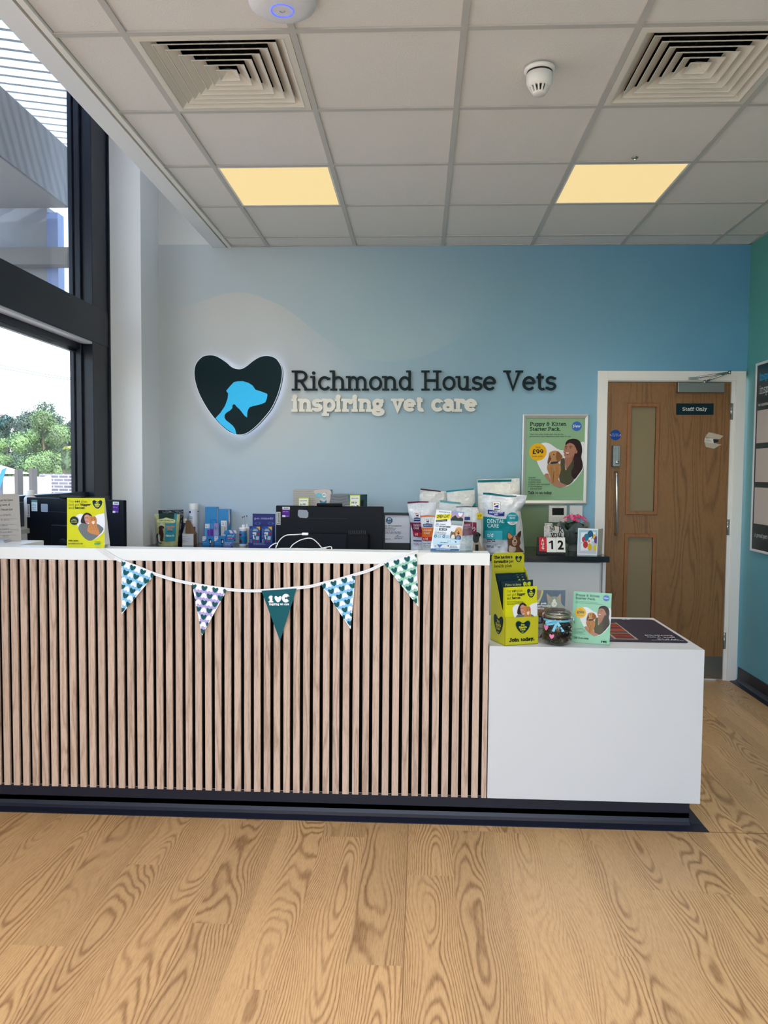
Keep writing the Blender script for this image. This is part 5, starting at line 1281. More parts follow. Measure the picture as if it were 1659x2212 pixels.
for n_, (x, y, Y) in enumerate(((338, 235, -.36), (912, 205, -.47))):
    t = thing('shelf_price_card', ('yellow edged price card on the pale stone patterned box', 'yellow edged price card on the dark stone patterned box')[n_], 'price card', 'yellow price cards')
    r = mk(580 + x / 5.184, 1030 + y / 5.184, 580 + (x + 115) / 5.184, 1030 + (y + 125) / 5.184, Y, .0015)
    tl, tr, br, bl = (r[0], Y, r[5]), (r[1], Y - .012, r[5] + .002), (r[1] - .003, Y - .014, WT), (r[0] - .002, Y - .002, WT)
    f = quadmap(tl, tr, br, bl, (0, 0, 110, 420)); sheet(f, (0, 0, 110, 420), .0012, mat((206, 214, 90), .5)).build('card', t)
    a = Art(); a.rect(8, 8, 102, 106, (236, 236, 220)); a.slab('Special offer', 16, 28, 9, INK, .14, 76); a.slab('Ask us' if n_ else '£4.99', 16, 62, 16, INK, .18, 60); a.poly(heart(84, 84, 22), INK); a.lines(16, 78, 50, 2, 12, (120, 120, 100), 4); a.build('card_print', t, f)

# certificate
t = thing('framed_certificate', 'white certificate of completion in a black frame right of the centre monitor', 'certificate')
x0, x1, y0, y1, zb, zt = mk(826, 1107, 887, 1187, -.31, .012, WT)
MK = mat((14, 14, 16), .4); k = .018
B(MK, (x0, x0 + k, y0, y1, zb, zt), (x1 - .006, x1, y0, y1, zb, zt), (x0 + k, x1 - .006, y0, y1, zt - k, zt), (x0 + k, x1 - .006, y0, y1, zb, zb + .042)).build('black_frame', t, bevel=.001)
B(mat((208, 208, 216), .5), (x0 + k, x1 - .006, y0 + .006, y0 + .01, zb + .04, zt - k)).build('paper', t)
a = Art(); N8 = [(1352 + 40 * math.cos(math.pi / 8 + i * math.pi / 4), 490 + 40 * math.sin(math.pi / 8 + i * math.pi / 4)) for i in range(8)]; a.poly(N8, (70, 100, 130)); a.rect(1338, 462, 1366, 485, (226, 230, 236)); a.rect(1347, 467, 1357, 485, (70, 100, 130)); a.lines(1325, 500, 55, 2, 10, (180, 196, 210), 4)
a.sans('Certificate of Completion', 1218, 556, 17, (50, 60, 80), 272, .012); a.lines(1300, 568, 120, 1, 8, (90, 90, 100), 5); a.sans('Richmond House', 1296, 586, 10, (30, 30, 40), 130, .01); a.sans('Reading Dental', 1300, 600, 10, (30, 30, 40), 115, .01); a.lines(1262, 614, 270, 2, 12, (100, 100, 110), 6)
a.line(spl([(1415, 680), (1450, 650), (1440, 675), (1470, 668), (1500, 675), (1510, 665)], 4, False), 3, (40, 44, 60)); a.lines(1410, 686, 110, 1, 8, (90, 90, 100), 5); a.lines(1310, 692, 70, 1, 8, (60, 60, 70), 5); a.build('certificate_print', t, zoomed(*Z3, planemap(y0 + .006)))

# ================================================================ monitors
M_BLK = mat((12, 15, 24), .45, spec=.15); M_BLK2 = mat((6, 7, 11), .5, spec=.15)
def monitor(name, label, TL, TR, w, h_, stk, pc=False):
    TL = Vector(TL); TR = Vector(TR); ux = (TR - TL); ux.z = 0; w = ux.length; ux.normalize(); uy = Vector((-ux.y, ux.x, 0)); zt = TL.z
    t = thing(name, label, 'monitor', 'black monitors seen from behind'); P = lambda u, d, z: TL + ux * u + uy * d + Vector((0, 0, z))
    b = MB().m(M_BLK); b.obox(P(0, 0, -h_), ux * w, uy * .02, Vector((0, 0, h_))); sc = b.build('screen_housing', t, bevel=.004)
    b = MB().m(M_BLK); b.obox(P(w * .30, -.022, -h_ * .98), ux * w * .38, uy * .022, Vector((0, 0, h_ * .57))); b.build('rear_hump', t, bevel=.006)
    if pc:
        b = MB().m(M_BLK2); b.obox(P(w * .665, -.05, -h_ * .97), ux * w * .21, uy * .05, Vector((0, 0, h_ * .56))); q = b.build('mini_computer', t, bevel=.010)
        b = MB().m(mat((26, 28, 34), .5))
        for k in range(10): b.obox(P(w * .685 + k * .009, -.0515, -h_ * .50 + .03), ux * .004, uy * .002, Vector((0, 0, .018)))
        b.build('vent_slots', q)
    c = P(w * .47, -.045, -h_ * .83)
    b = MB().m(M_BLK); b.lathe([(.038, 0), (.038, .03), (.034, .034), (.0001, .034)], (0, 0, 0), 32, cap=False)
    b.v = [tuple(c + ux * v[0] + uy * (.03 - v[2]) + Vector((0, 0, v[1] + .03))) for v in b.v]; b.build('hinge_mount', t)
    b = MB().m(M_BLK); b.obox(c - ux * .035 - uy * .03 + Vector((0, 0, -.012)), ux * .07, uy * .05, Vector((0, 0, .024))); b.build('hinge_bar', t, bevel=.004)
    zb = .728
    b = MB().m(mat((20, 20, 24), .4)); b.obox(Vector((c.x, c.y, 0)) - ux * .022 - uy * .03 + Vector((0, 0, zb + .012)), ux * .044, uy * .022, Vector((0, 0, c.z - zb - .01))); b.build('stand_column', t, bevel=.006)
    b = MB().m(mat((20, 20, 24), .4)); b.obox(Vector((c.x, c.y, 0)) - ux * .11 - uy * .10 + Vector((0, 0, zb + .0006)), ux * .22, uy * .19, Vector((0, 0, .012))); b.build('stand_foot', t, bevel=.004)
    f = quadmap(P(0, 0, 0), P(w, 0, 0), P(w, 0, -h_), P(0, 0, -h_), (0, 0, w * 1000, h_ * 1000))
    a = Art(); stk(a, w * 1000, h_ * 1000); a.build('stickers', sc, f)
    return t, P, w
def purple(a, x, y):
    a.rect(x, y, x + 38, y + 14, (230, 230, 232)); 
    for k in range(9): a.rect(x + 7 + k * 3, y + 4, x + 8.6 + k * 3, y + 10, (20, 20, 24))
    a.rect(x, y + 14, x + 38, y + 52, (84, 30, 130)); a.lines(x + 2, y + 24, 34, 1, 5, (180, 150, 210), 2.4); a.rect(x, y + 43, x + 16, y + 52, (224, 224, 230)); a.lines(x + 18, y + 46, 18, 1, 4, (170, 140, 200), 2.4)
def lenovo(a, x, y):
    a.rect(x, y, x + 22, y + 66, (178, 176, 172)); a.sans('Lenovo', x + 17, y + 60, 13, (16, 16, 18), 54, .012, rot=-math.pi / 2)
def st1(a, w, h):
    lenovo(a, 2, 32); purple(a, 33, 6)
    a.poly([(113, 24), (118, 20), (158, 22), (166, 34), (165, 56), (156, 62), (122, 60), (112, 50)], (150, 154, 162), .25)
    a.line([(162, 62), (360, 62)], 1.4, (62, 66, 74)); a.line([(190, 100), (330, 100)], 1.2, (26, 30, 38))
def st2(a, w, h):
    lenovo(a, 2, 34); a.rect(37, 12, 78, 68, (206, 216, 216)); a.rect(37, 12, 78, 24, (90, 130, 120)); a.lines(40, 32, 34, 4, 8, (110, 124, 140), 3)
    a.poly(rrect(104, 30, 152, 70, 5), (150, 158, 172), .25); a.line([(150, 68), (330, 66)], 1.4, (62, 66, 74)); purple(a, w - 66, 8)
TLc, TRc = W(596, 1092, -1.5), W(829, 1096, -1.5); TRc.z = TLc.z
t, P, w_ = monitor('computer_monitor', 'black monitor seen from behind in the middle of the desk with white cable', TLc, TRc, 0, .33, st1, True)
b = MB().m(M_BLK2); b.obox(P(w_ * .38, -.01, 0), Vector((w_ * .235, 0, 0)), Vector((0, .03, 0)), Vector((0, 0, .014))); wc = b.build('webcam', t, bevel=.003)
TLc, TRc = W(57, 1074, -1.60), W(267, 1083, -1.86); TRc.z = TLc.z
t, P, w_ = monitor('computer_monitor', 'black monitor seen from behind by the window, partly behind the yellow card', TLc, TRc, 0, .31, st2)
b = MB().m(M_BLK2); ux = (TRc - TLc).normalized(); b.obox(P(w_ * .37, -.012, 0), ux * w_ * .23, Vector((-ux.y, ux.x, 0)) * .03, Vector((0, 0, .012))); b.build('webcam', t, bevel=.004)

# white cable on the counter
t = thing('white_cable', 'white charging cable lying looped on the counter before the centre monitor', 'cable')
def cp(x, y, Y=-2.275):
    p = W(580 + x / 5.184, 1030 + y / 5.184, Y); return Vector((p.x, Y, max(p.z, 1.1008)))
path = [cp(704, 842), cp(708, 800), cp(698, 783), cp(650, 788, -2.27), cp(590, 802, -2.262), cp(520, 820, -2.262), cp(350, 826, -2.262), cp(150, 822, -2.265), cp(85, 806, -2.27), cp(96, 765), cp(112, 728), cp(150, 683), cp(205, 653), cp(290, 648), cp(385, 641)]
def spl3(P, n=6):
    out = []; m = len(P)
    for i in range(m - 1):
        p0, p1, p2, p3 = P[max(i - 1, 0)], P[i], P[i + 1], P[min(i + 2, m - 1)]
        for k in range(n):
            s = k / n; out.append(.5 * ((2 * p1) + (p2 - p0) * s + (2 * p0 - 5 * p1 + 4 * p2 - p3) * s * s + (3 * p1 - p0 - 3 * p2 + p3) * s ** 3))
    return out + [P[-1]]
b = MB().m(mat((226, 226, 222), .4)); b.tube(spl3(path), .0020, 8); cb = b.build('cord', t)
b = MB().m(mat((226, 226, 222), .4)); b.tube(spl3([cp(650, 817, -2.258), cp(600, 795, -2.262), cp(555, 745), cp(500, 698), cp(452, 687), cp(400, 695), cp(340, 716), cp(275, 758), cp(248, 790), cp(243, 815, -2.262)]), .0020, 8); b.build('cord_loop', t)
b = MB().m(mat((226, 226, 222), .4)); b.tube(spl3([cp(5, 806, -2.262), cp(28, 772), cp(68, 748), cp(104, 742)]), .0020, 8); b.build('cord_end', t)
p = cp(410, 640); B(mat((232, 232, 230), .35), (p.x - .012, p.x + .013, -2.280, -2.270, p.z - .0045, p.z + .005)).build('plug', t, bevel=.001)

# ================================================================ cards and holders on the high counter
t = thing('tent_card', 'yellow cat plan tent card standing at the window end of the high counter', 'show card', None)
CT = 1.099
def onY(px, py, Y, z=None):
    p = W(px, py, Y); return Vector((p.x, Y, p.z if z is None else z))
TL, TR, BR, BL = onY(145, 1076, -2.285), onY(226, 1076, -2.275), onY(226, 1184, -2.318, CT), onY(145, 1184, -2.327, CT)
TL.z = TR.z
f = quadmap(TL, TR, BR, BL, (750, 290, 1168, 853)); MWH = mat((226, 224, 220), .5)
sheet(f, (750, 290, 1168, 853), .001, mat(YEL, .45)).build('front_board', t)
a = Art(); cat_art(a); a.build('front_print', t, f)
bk = Vector((0, .055, 0)); b = MB().m(MWH)
b.prism([TL + Vector((0, .002, 0)), TR + Vector((0, .002, 0)), BR + bk, BL + bk], (0, .001, 0)); b.build('back_board', t)
b = MB().m(MWH); b.prism([TR + Vector((-.001, .002, -.01)), BR + Vector((-.001, .002, .012)), BR + bk + Vector((-.001, 0, .012))], (.001, 0, 0)); b.build('side_gusset', t)
# open day leaflets in acrylic holder
GL_ = glass_mat('acrylic', (.95, .965, .965, 1), .02)
t = thing('leaflet_holder', 'clear acrylic leaflet holder at the right end of the high counter', 'leaflet holder')
def thin(P4, th=.002):
    n = (Vector(P4[1]) - Vector(P4[0])).cross(Vector(P4[3]) - Vector(P4[0])).normalized() * th
    b = MB().m(GL_); b.prism(P4, n); return b
bt = [onY(949, 1085, -2.225), onY(1019, 1094, -2.225), onY(1020, 1190, -2.247, CT + .001), onY(947, 1190, -2.247, CT + .001)]
thin(bt).build('back_plate', t)
fr_ = [onY(933, 1143, -2.292), onY(1003, 1143, -2.292), onY(1000, 1192, -2.312, CT + .001), onY(930, 1191, -2.312, CT + .001)]
thin([onY(1004, 1141, -2.290), onY(1021, 1140, -2.238), onY(1020, 1190, -2.247, CT + .001), onY(1006, 1193, -2.312, CT + .001)], .0015).build('side_plate', t)
b = MB().m(GL_); b.box(fr_[3].x, bt[2].x, -2.312, -2.247, CT, CT + .002); b.build('base_plate', t)
b = MB().m(mat((190, 200, 204), .15)); 
for p_, q_ in ((bt[0], bt[1]), (bt[1], onY(1021, 1140, -2.238)), (onY(1004, 1141, -2.290), onY(1021, 1140, -2.238))): b.tube([p_, q_], .0007, 6)
b.build('polished_edges', t)
for n_ in range(3):
    t = thing('open_day_leaflet', ('front leaflet reading OPEN DAY with a retriever and kitten in the clear holder', 'white leaflet directly behind the OPEN DAY front leaflet', 'rearmost white leaflet in the clear holder')[n_], 'leaflet', 'open day leaflets')
    o = n_ * .006
    Q = [onY(942.5, 1101, -2.268 + o), onY(1003, 1106, -2.262 + o), onY(990.8, 1191, -2.306 + o, CT + .0035), onY(929.5, 1190, -2.306 + o, CT + .0035)]
    for q_ in Q: q_.x += n_ * .002
    f = quadmap(*Q, (0, 0, 100, 143)); sheet(f, (0, 0, 100, 143), .0012, mat((232, 236, 242), .35)).build('paper', t)
    if n_: continue
    a = Art(); a.poly([(55, 0), (100, 0), (100, 52), (78, 50), (58, 42), (52, 20)], (190, 150, 176)); a.poly([(55, 0), (100, 0), (100, 10), (60, 9)], (150, 160, 210)); a.poly([(58, 24), (70, 14), (80, 24), (92, 20), (100, 26), (100, 36), (58, 36)], (50, 60, 56)); a.rect(56, 28, 100, 34, (44, 56, 60)); a.rect(60, 34, 100, 44, (150, 176, 176)); a.rect(60, 44, 100, 50, (150, 150, 152)); a.poly(heart(87, 11, 16), (238, 238, 242))
    a.slab("You're invited to our", 10, 8, 4, (30, 50, 80), .14, 40); a.poly([(2, 17), (56, 10), (54, 29), (6, 34)], (236, 224, 40)); a.sans('OPEN DAY', 6, 29, 11, (16, 18, 24), 46, .03, rot=-.1, shear=.2)
    a.poly([(4, 36), (44, 31), (43, 38), (6, 43)], (20, 26, 34)); a.sans('Everyone Welcome!', 8, 41, 4, (230, 232, 236), 32, .01, rot=-.1)
    a.poly(rrect(6, 48, 15, 58, 1), (80, 110, 150)); a.rect(7.5, 51, 13.5, 56.5, (230, 236, 242)); a.sans('THURSDAY', 19, 52, 4, (30, 50, 76), 22, .02); a.sans('18TH SEPTEMBER', 19, 60, 5, (30, 50, 76), 40, .03)
    a.poly(circ(10, 68, 4), (110, 136, 170)); a.poly(circ(10, 68, 3.2), (235, 238, 244)); a.poly(rrect(19, 64, 47, 71, 1), (36, 44, 60)); a.sans('5PM - 8PM', 33, 69.6, 4, (230, 232, 240), 22, .02, 'c')
    a.lines(6, 76, 46, 4, 2.8, (90, 104, 126), 1.2)
    for x, c in ((10, (70, 130, 150)), (40, (60, 120, 146))): a.rect(x - 5, 86, x + 22, 98, (190, 220, 236)); a.poly(circ(x, 92, 5.4), c); a.poly(circ(x, 92, 2.2), (180, 214, 226)); a.lines(x + 8, 89, 14, 3, 3, (90, 110, 140), 1.2)
    a.poly(spl([(64,98),(62,84),(64,72),(70,76),(78,74),(82,82),(82,98)]), (120, 104, 92)); a.poly(spl([(66,98),(68,86),(76,86),(78,98)]), (226, 222, 216)); a.poly(circ(69, 81, 1.3, 8), (50, 60, 30)); a.poly(circ(76, 80.6, 1.3, 8), (50, 60, 30))
    a.poly(spl([(78,70),(80,60),(88,57),(97,59),(101,70),(101,92),(92,96),(82,90)]), (214, 158, 96)); a.poly(spl([(80,64),(76,74),(79,82),(83,72)]), (184, 124, 70)); a.poly(circ(85, 68, 1.3, 8), (30, 22, 20)); a.poly(circ(94, 67, 1.3, 8), (30, 22, 20)); a.poly(circ(89, 73, 2.2, 10, 1.8), (24, 20, 20)); a.poly(spl([(85,77),(89,76),(94,77),(90,84)]), (80, 34, 36))
    a.poly(circ(91, 96, 10), (40, 70, 120)); a.lines(85, 91, 12, 3, 3.6, (190, 206, 230), 1.4)
    a.poly(rrect(4, 102, 98, 118, 1.5), (186, 216, 232)); a.lines(30, 107, 44, 2, 5, (40, 60, 90), 1.7); a.poly(circ(84, 110, 3, 12), (80, 110, 140))
    a.rect(8, 122, 50, 131, (206, 216, 226)); a.poly([(20, 121), (40, 121), (30, 133)], (70, 110, 170)); a.sans('FREE', 11, 128, 3, (60, 80, 110), 8, .01); a.poly(circ(60, 125, 2.4), (30, 44, 70)); a.lines(66, 124, 30, 3, 3, (70, 84, 110), 1.3); a.rect(0, 135, 100, 143, (54, 96, 136)); a.lines(20, 138, 60, 1, 3, (200, 214, 230), 1.4)
    a.build('leaflet_print', t, f)
# licence notice on the return shelf
t = thing('notice_sign', 'grey printed notice in a stand by the window at the far left', 'notice')
NY = -2.10
f = quadmap(onY(-28, 1068, NY), onY(41, 1066, NY + .05), onY(46, 1163, NY + .02, 1.0995), onY(-30, 1163, NY - .03, 1.0995), (-140, 235, 235, 740)); sheet(f, (-140, 235, 235, 740), .003, mat((168, 160, 152), .5)).build('notice_board', t)
a = Art(); G_ = (60, 58, 60)
for s_, x, y, w in (('Richmond House Vet Centre', -120, 312, 280), ('is the trading name of', -120, 362, 243), ('Independent Vetcare Ltd', -120, 412, 270)): a.sans(s_, x, y, 24, (34, 34, 38), w)
for s_, y, w in (('Company number: 07746795', 470, 250), ('Tel: 01179 713111', 522, 225), ('Registered office:', 580, 215), ('The Chocolate Factory', 615, 225), ('Keynsham, Bristol BS31', 650, 262)): a.sans(s_, -120, y, 18, (110, 106, 104), w)
a.lines(40, 676, 70, 2, 14, (120, 116, 112), 5); a.lines(-120, 500, 340, 4, 58, (130, 124, 120), 4, 5); a.build('notice_print', t, f)
t = thing('leaflet_stack', 'small stack of flat leaflets lying in front of the grey notice', 'leaflets', kind=None)
p = W(0, 1171, -2.15)
for k in range(4): B(mat((196 - k * 8, 198 - k * 6, 204), .5), (p.x - .10 + k * .001, p.x + .028 - k * .002, -2.165, -2.115, 1.0990 + k * .003, 1.1016 + k * .003)).build('leaflet', t)
# bottle on the sill
t = thing('sill_bottle', 'pale bottle with white cap on the window sill behind the left monitor', 'bottle'); x_ = -.925; Yb = -1.52
b = MB().m(mat((206, 202, 200), .35)); b.lathe([(.029, 1.1205), (.030, 1.124), (.030, 1.262), (.026, 1.272), (.016, 1.281)], (x_, Yb, 0), 32); b.build('bottle_body', t)
b = MB().m(mat((226, 226, 224), .4)); b.lathe([(.0195, 1.281), (.0195, 1.304), (.018, 1.3065)], (x_, Yb, 0), 32); b.build('cap', t)

# ================================================================ right end of the back worktop
Z7 = (1150, 1080, 9.76)
t = thing('perpetual_calendar', 'flip desk calendar showing AUG 12 on the black worktop', 'calendar')
Yc = -.50
r = mk(1162, 1161, 1222, 1196, Yc, .004, WT)
b = MB().m(mat((16, 16, 18), .4)); b.prism([(r[0], Yc - .004, WT), (r[0], Yc + .065, WT), (r[0], Yc + .034, r[5]), (r[0], Yc + .026, r[5])], (r[1] - r[0], 0, 0)); b.build('stand', t)
for (x0, x1, y0, y1, cl, tx, tc) in ((148, 300, 788, 1082, (196, 22, 36), None, None), (308, 495, 790, 1100, (228, 224, 214), '1', (20, 20, 22)), (505, 692, 790, 1100, (228, 224, 214), '2', (20, 20, 22))):
    P_ = lambda x, y: W(Z7[0] + x / Z7[2], Z7[1] + y / Z7[2], Yc)
    A_, C_ = P_(x0, y0), P_(x1, y1)
    tl, tr, br, bl = (A_.x, Yc + .018, A_.z), (C_.x, Yc + .018, A_.z), (C_.x, Yc - .010, C_.z), (A_.x, Yc - .010, C_.z)
    f = quadmap(tl, tr, br, bl, (x0, y0, x1, y1)); sheet(f, (x0, y0, x1, y1), .002, mat(cl, .5)).build('flip_card', t)
    a = Art()
    if tx == '1': a.poly([(398, 858), (438, 858), (438, 1038), (400, 1038), (400, 905), (352, 918), (352, 888), (380, 880)], tc)
    elif tx: a.sans(tx, (x0 + x1) / 2, 1038, 178, tc, 125, .035, 'c')
    else:
        for k, ch in enumerate('AUG'): a.sans(ch, 222, 880 + k * 78, 58, (236, 232, 228), 48, .03, 'c')
    a.build('date_print', t, f)
    b = MB().m(mat((30, 30, 32), .4)); n_ = 6
    for k in range(n_):
        xx = A_.x + (C_.x - A_.x) * (k + .5) / n_; b.tube([(xx, Yc + .018 + .005 * math.cos(q), A_.z + .001 + .005 * math.sin(q)) for q in [i * math.pi / 4 for i in range(8)]], .0008, 5, closed=True)
    b.build('spiral_ring', t)
t = thing('thank_you_card', 'cut-out Thank You greeting card standing behind the calendar', 'greeting card')
Yt = -.40; pts = [(262, 488), (420, 488), (424, 560), (480, 545), (520, 575), (545, 560), (580, 570), (636, 610), (664, 690), (664, 780), (660, 1110), (245, 1110), (245, 560), (262, 545)]
zt_ = zoomed(*Z7, planemap(Yt)); b = MB().m(mat((206, 202, 196), .5)); extrude(b, [[(x, min(y, 1190)) for x, y in pts]], zt_, -.001, .001)
b.v = [(v[0], v[1], max(v[2], WT + .0005)) for v in b.v]; b.build('card_front', t)
a = Art(); a.poly([(265, 492), (415, 492), (415, 600), (265, 600)], (196, 190, 182)); 
a.slab('T', 300, 672, 150, (226, 214, 190), .2, 90); a.slab('h', 362, 668, 120, (30, 30, 32), .12, 60); a.slab('a', 415, 640, 120, (30, 30, 32), .14, 62); a.slab('n', 478, 640, 110, (226, 196, 170), .22, 72); a.slab('k', 552, 690, 140, (30, 30, 32), .12, 92); a.slab('y', 385, 800, 150, (30, 30, 32), .12, 80); a.slab('o', 450, 790, 130, (30, 30, 32), .14, 76); a.slab('u', 535, 780, 110, (60, 58, 56), .2, 90)
for x, y in ((270, 655), (310, 745), (400, 530), (300, 525)): a.poly(circ(x, y, 9, 8), (110, 104, 96))
a.build('card_print', t, zt_, base=.0014)
b = MB().m(mat((206, 202, 196), .5)); p_ = zt_(245, 1110, 0); q_ = zt_(245, 700, 0); b.prism([(p_.x, Yt + .001, WT + .0005), (p_.x + .02, Yt + .06, WT + .0005), (p_.x + .02, Yt + .06, q_.z), (p_.x, Yt + .001, q_.z)], (.001, 0, 0)); b.build('card_back', t)
t = thing('balloon_card', 'white edged birthday card with coloured balloons beside the door end of the worktop', 'greeting card')
P_ = lambda x, y, Y: W(Z7[0] + x / Z7[2], Z7[1] + y / Z7[2], Y)
tl, tr, br, bl = P_(962, 592, -.50), P_(1388, 612, -.515), P_(1362, 1160, -.525), P_(945, 1150, -.515)
br.z = WT + .0006; bl.z = WT + .0006
f = quadmap(tl, tr, br, bl, (950, 595, 1380, 1160)); sheet(f, (950, 595, 1380, 1160), .0012, mat((228, 230, 232), .45)).build('card_front', t)
a = Art(); a.rect(968, 620, 1362, 1130, (164, 196, 206)); a.poly([(968, 900), (1362, 850), (1362, 1130), (968, 1130)], (196, 198, 204))
for cx_, cy_, rx, ry, c in ((1305, 770, 34, 60, (222, 176, 60)), (1218, 735, 66, 100, (32, 88, 122)), (1135, 785, 55, 80, (40, 120, 146)), (1075, 830, 32, 58, (190, 48, 70)), (1122, 940, 52, 74, (190, 50, 52)), (1212, 985, 46, 76, (214, 178, 40)), (1195, 862, 26, 28, (222, 110, 60)), (1325, 1005, 36, 68, (220, 200, 70))): a.poly(circ(cx_, cy_, rx, 24, ry), c)
a.poly([(1362, 750), (1330, 755), (1300, 810), (1310, 890), (1362, 915)], (96, 60, 130)); a.line([(1200, 880), (1260, 900), (1290, 960)], 5, (236, 236, 236)); a.build('card_print', t, f)
b = MB().m(mat((206, 202, 192), .5)); r2 = P_(1490, 625, -.44); b.prism([tr + Vector((.001, .001, 0)), Vector((r2.x, -.44, tr.z - .002)), Vector((r2.x - .004, -.44, WT + .0006)), br + Vector((.001, .001, 0))], (0, .001, 0)); b.build('card_back', t)
a = Art(); a.lines(1400, 685, 40, 1, 8, (140, 134, 126), 8); a.lines(1390, 750, 50, 1, 8, (140, 134, 126), 7); a.build('card_message', t, zoomed(*Z7, lambda u, v, h: W(u, v, -.475) + Vector((0, -h - .004, 0))))
# potted plant
t = thing('potted_kalanchoe', 'pink flowering pot plant wrapped in grey paper on the black worktop', 'pot plant')
Yp = -.27; pc = W(1240, 1150, Yp); cx_ = pc.x; random.seed(5)
MW1 = mat((122, 128, 124), .65); MW2 = mat((98, 104, 100), .7)
ztop = W(0, 1128, Yp).z
def wrapf(u, v, k=0, s=1.0):
    a_ = u * 2 * math.pi; z = WT + .001 + v * (ztop - WT + .045 * math.sin(a_ * 3 + k) * v)
    r = (.036 + .008 * v if v < .35 else .039 + (v - .35) ** 1.25 * .115) * s
    r += .007 * v * math.sin(a_ * 7 + k * 2 + v * 5) + .004 * pnoise(Vector((a_ * 2, v * 5, k)))
    if .26 < v < .40: r -= .006
    return Vector((cx_ + r * math.cos(a_), Yp + r * math.sin(a_), z))
b = MB().m(MW1); b.grid(lambda u, v: wrapf(u, v), 60, 22); b.build('paper_wrap', t, fixn=False)
b = MB().m(MW2)
for k, (a0, w_, zt0, zt1, rr) in enumerate(((3.2, 1.1, .10, 1.34, .088), (5.2, 1.3, .3, 1.02, .098), (0.1, .9, .3, .98, .115), (4.3, .9, .35, .95, .105))):
    def pf(u, v, a0=a0, w_=w_, zt1=zt1, rr=rr, k=k):
        a_ = a0 + (u - .5) * w_ * (1 - .75 * v * v); z = WT + (.32 + (zt1 - .32) * v) * (ztop - WT); r = .044 + (rr - .044) * v ** .9 + .004 * math.sin(u * 9 + k)
        return Vector((cx_ + r * math.cos(a_), Yp + r * math.sin(a_), z))
    b.grid(pf, 10, 12)
b.build('paper_fold', t, fixn=False)
b = MB().m(mat((120, 126, 122), .5)); zr = WT + .085
b.tube([(cx_ + .041 * math.cos(q), Yp + .041 * math.sin(q), zr) for q in [i * math.pi / 12 for i in range(24)]], .004, 6, closed=True)
for s_ in (-1, 1):
    b.tube([(cx_ - .01, Yp - .045, zr), (cx_ - .01 + s_ * .022, Yp - .052, zr + .010), (cx_ - .01 + s_ * .03, Yp - .05, zr + .001), (cx_ - .01, Yp - .047, zr)], .003, 6); b.tube([(cx_ - .01, Yp - .046, zr), (cx_ - .01 + s_ * .02, Yp - .05, zr - .03)], .0028, 6)
b.build('raffia_bow', t)
b = MB().m(mat((30, 62, 30), .5))
for k in range(46):
    a_ = random.uniform(0, 6.28); r_ = random.uniform(.01, .072); z_ = ztop + random.uniform(-.03, .045); L_ = random.uniform(.018, .03); d = Vector((math.cos(a_), math.sin(a_), .5)).normalized(); s_ = Vector((-d.y, d.x, 0)).normalized() * L_ * .42; o = Vector((cx_ + r_ * math.cos(a_), Yp + r_ * math.sin(a_), z_))
    b.add([o, o + d * L_ * .5 + s_, o + d * L_ * .5 + Vector((0, 0, -.003)), o + d * L_, o + d * L_ * .5 - s_], [(0, 1, 2), (1, 3, 2), (3, 4, 2), (4, 0, 2)])
b.build('leaves', t, fixn=False)
b = MB().m(mat((24, 40, 24), .6)); b.lathe([(.0001, WT + .10), (.055, ztop + .0), (.065, ztop + .03), (.0001, ztop + .05)], (cx_, Yp, 0), 20, cap=False); b.build('stems', t)
b = MB()
for k in range(95):
    a_ = random.uniform(0, 6.28); r_ = .086 * math.sqrt(random.random()); z_ = ztop + .052 + (1 - (r_ / .09) ** 2) * .038 + random.uniform(-.008, .006); o = Vector((cx_ + r_ * math.cos(a_), Yp + r_ * .8 * math.sin(a_), z_))
    n_ = Vector((math.cos(a_) * r_ * 9, math.sin(a_) * r_ * 9 - .5, .9)).normalized(); e1 = n_.cross(Vector((0, 1, .2))).normalized(); e2 = n_.cross(e1); R_ = random.uniform(.008, .013)
    col = random.choice(((214, 44, 112), (190, 26, 92), (232, 96, 150), (160, 20, 76)))
    b.m(mat(col, .5)); 
    vs = [o]
    for q in range(10): rr = R_ * (1 if q % 2 == 0 else .45); vs.append(o + e1 * rr * math.cos(q * .628) + e2 * rr * math.sin(q * .628) + n_ * .002)
    b.add(vs, [(0, q + 1, (q + 1) % 10 + 1) for q in range(10)])
    b.m(mat((240, 160, 180), .5)); b.add([o + n_ * .0022 + e1 * .0015 * math.cos(q) + e2 * .0015 * math.sin(q) for q in (0, 2.1, 4.2)], [(0, 1, 2)])
b.build('pink_flowers', t, fixn=False)

# ================================================================ lower counter
LC = .7295
F0 = Vector((1.406, -2.330, LC)); ua = Vector((.933, .36, 0)); ub = Vector((-.36, .933, 0)); UZ = Vector((0, 0, 1))
DW, DD, DF, DH = .149, .125, .112, .358
t = thing('leaflet_dispenser', 'yellow cardboard dispenser reading Join today at the left end of the low counter', 'leaflet dispenser')
MY = mat((186, 180, 18), .5); D = lambda u, v, z: F0 + ua * u + ub * v + UZ * z; th = .0022
b = MB().m(MY); b.obox(D(0, 0, 0), ua * DW, ub * th, UZ * DF); fp_ = b.build('front_panel', t)
prof = [(0, 0), (DD, 0), (DD, .30), (DD - .02, .285), (DD * .62, .235), (DD * .3, .155), (DD * .12, .125), (0, DF)]
for u in (0, DW - th):
    b = MB().m(MY); b.prism([D(u, v, z) for v, z in prof], ua * th); sp_ = b.build('side_panel', t)
    if u == 0:
        a = Art(); phc(a, .058, -.075, .085, (12, 34, 40), (170, 168, 30)); a.layer = 0; a.build('side_print', sp_, lambda x, y, h: D(-h, DD - x - .01, -y), step=.00008)
b = MB().m(MY); b.obox(D(0, 0, 0), ua * DW, ub * DD, UZ * .003); b.build('base_panel', t)
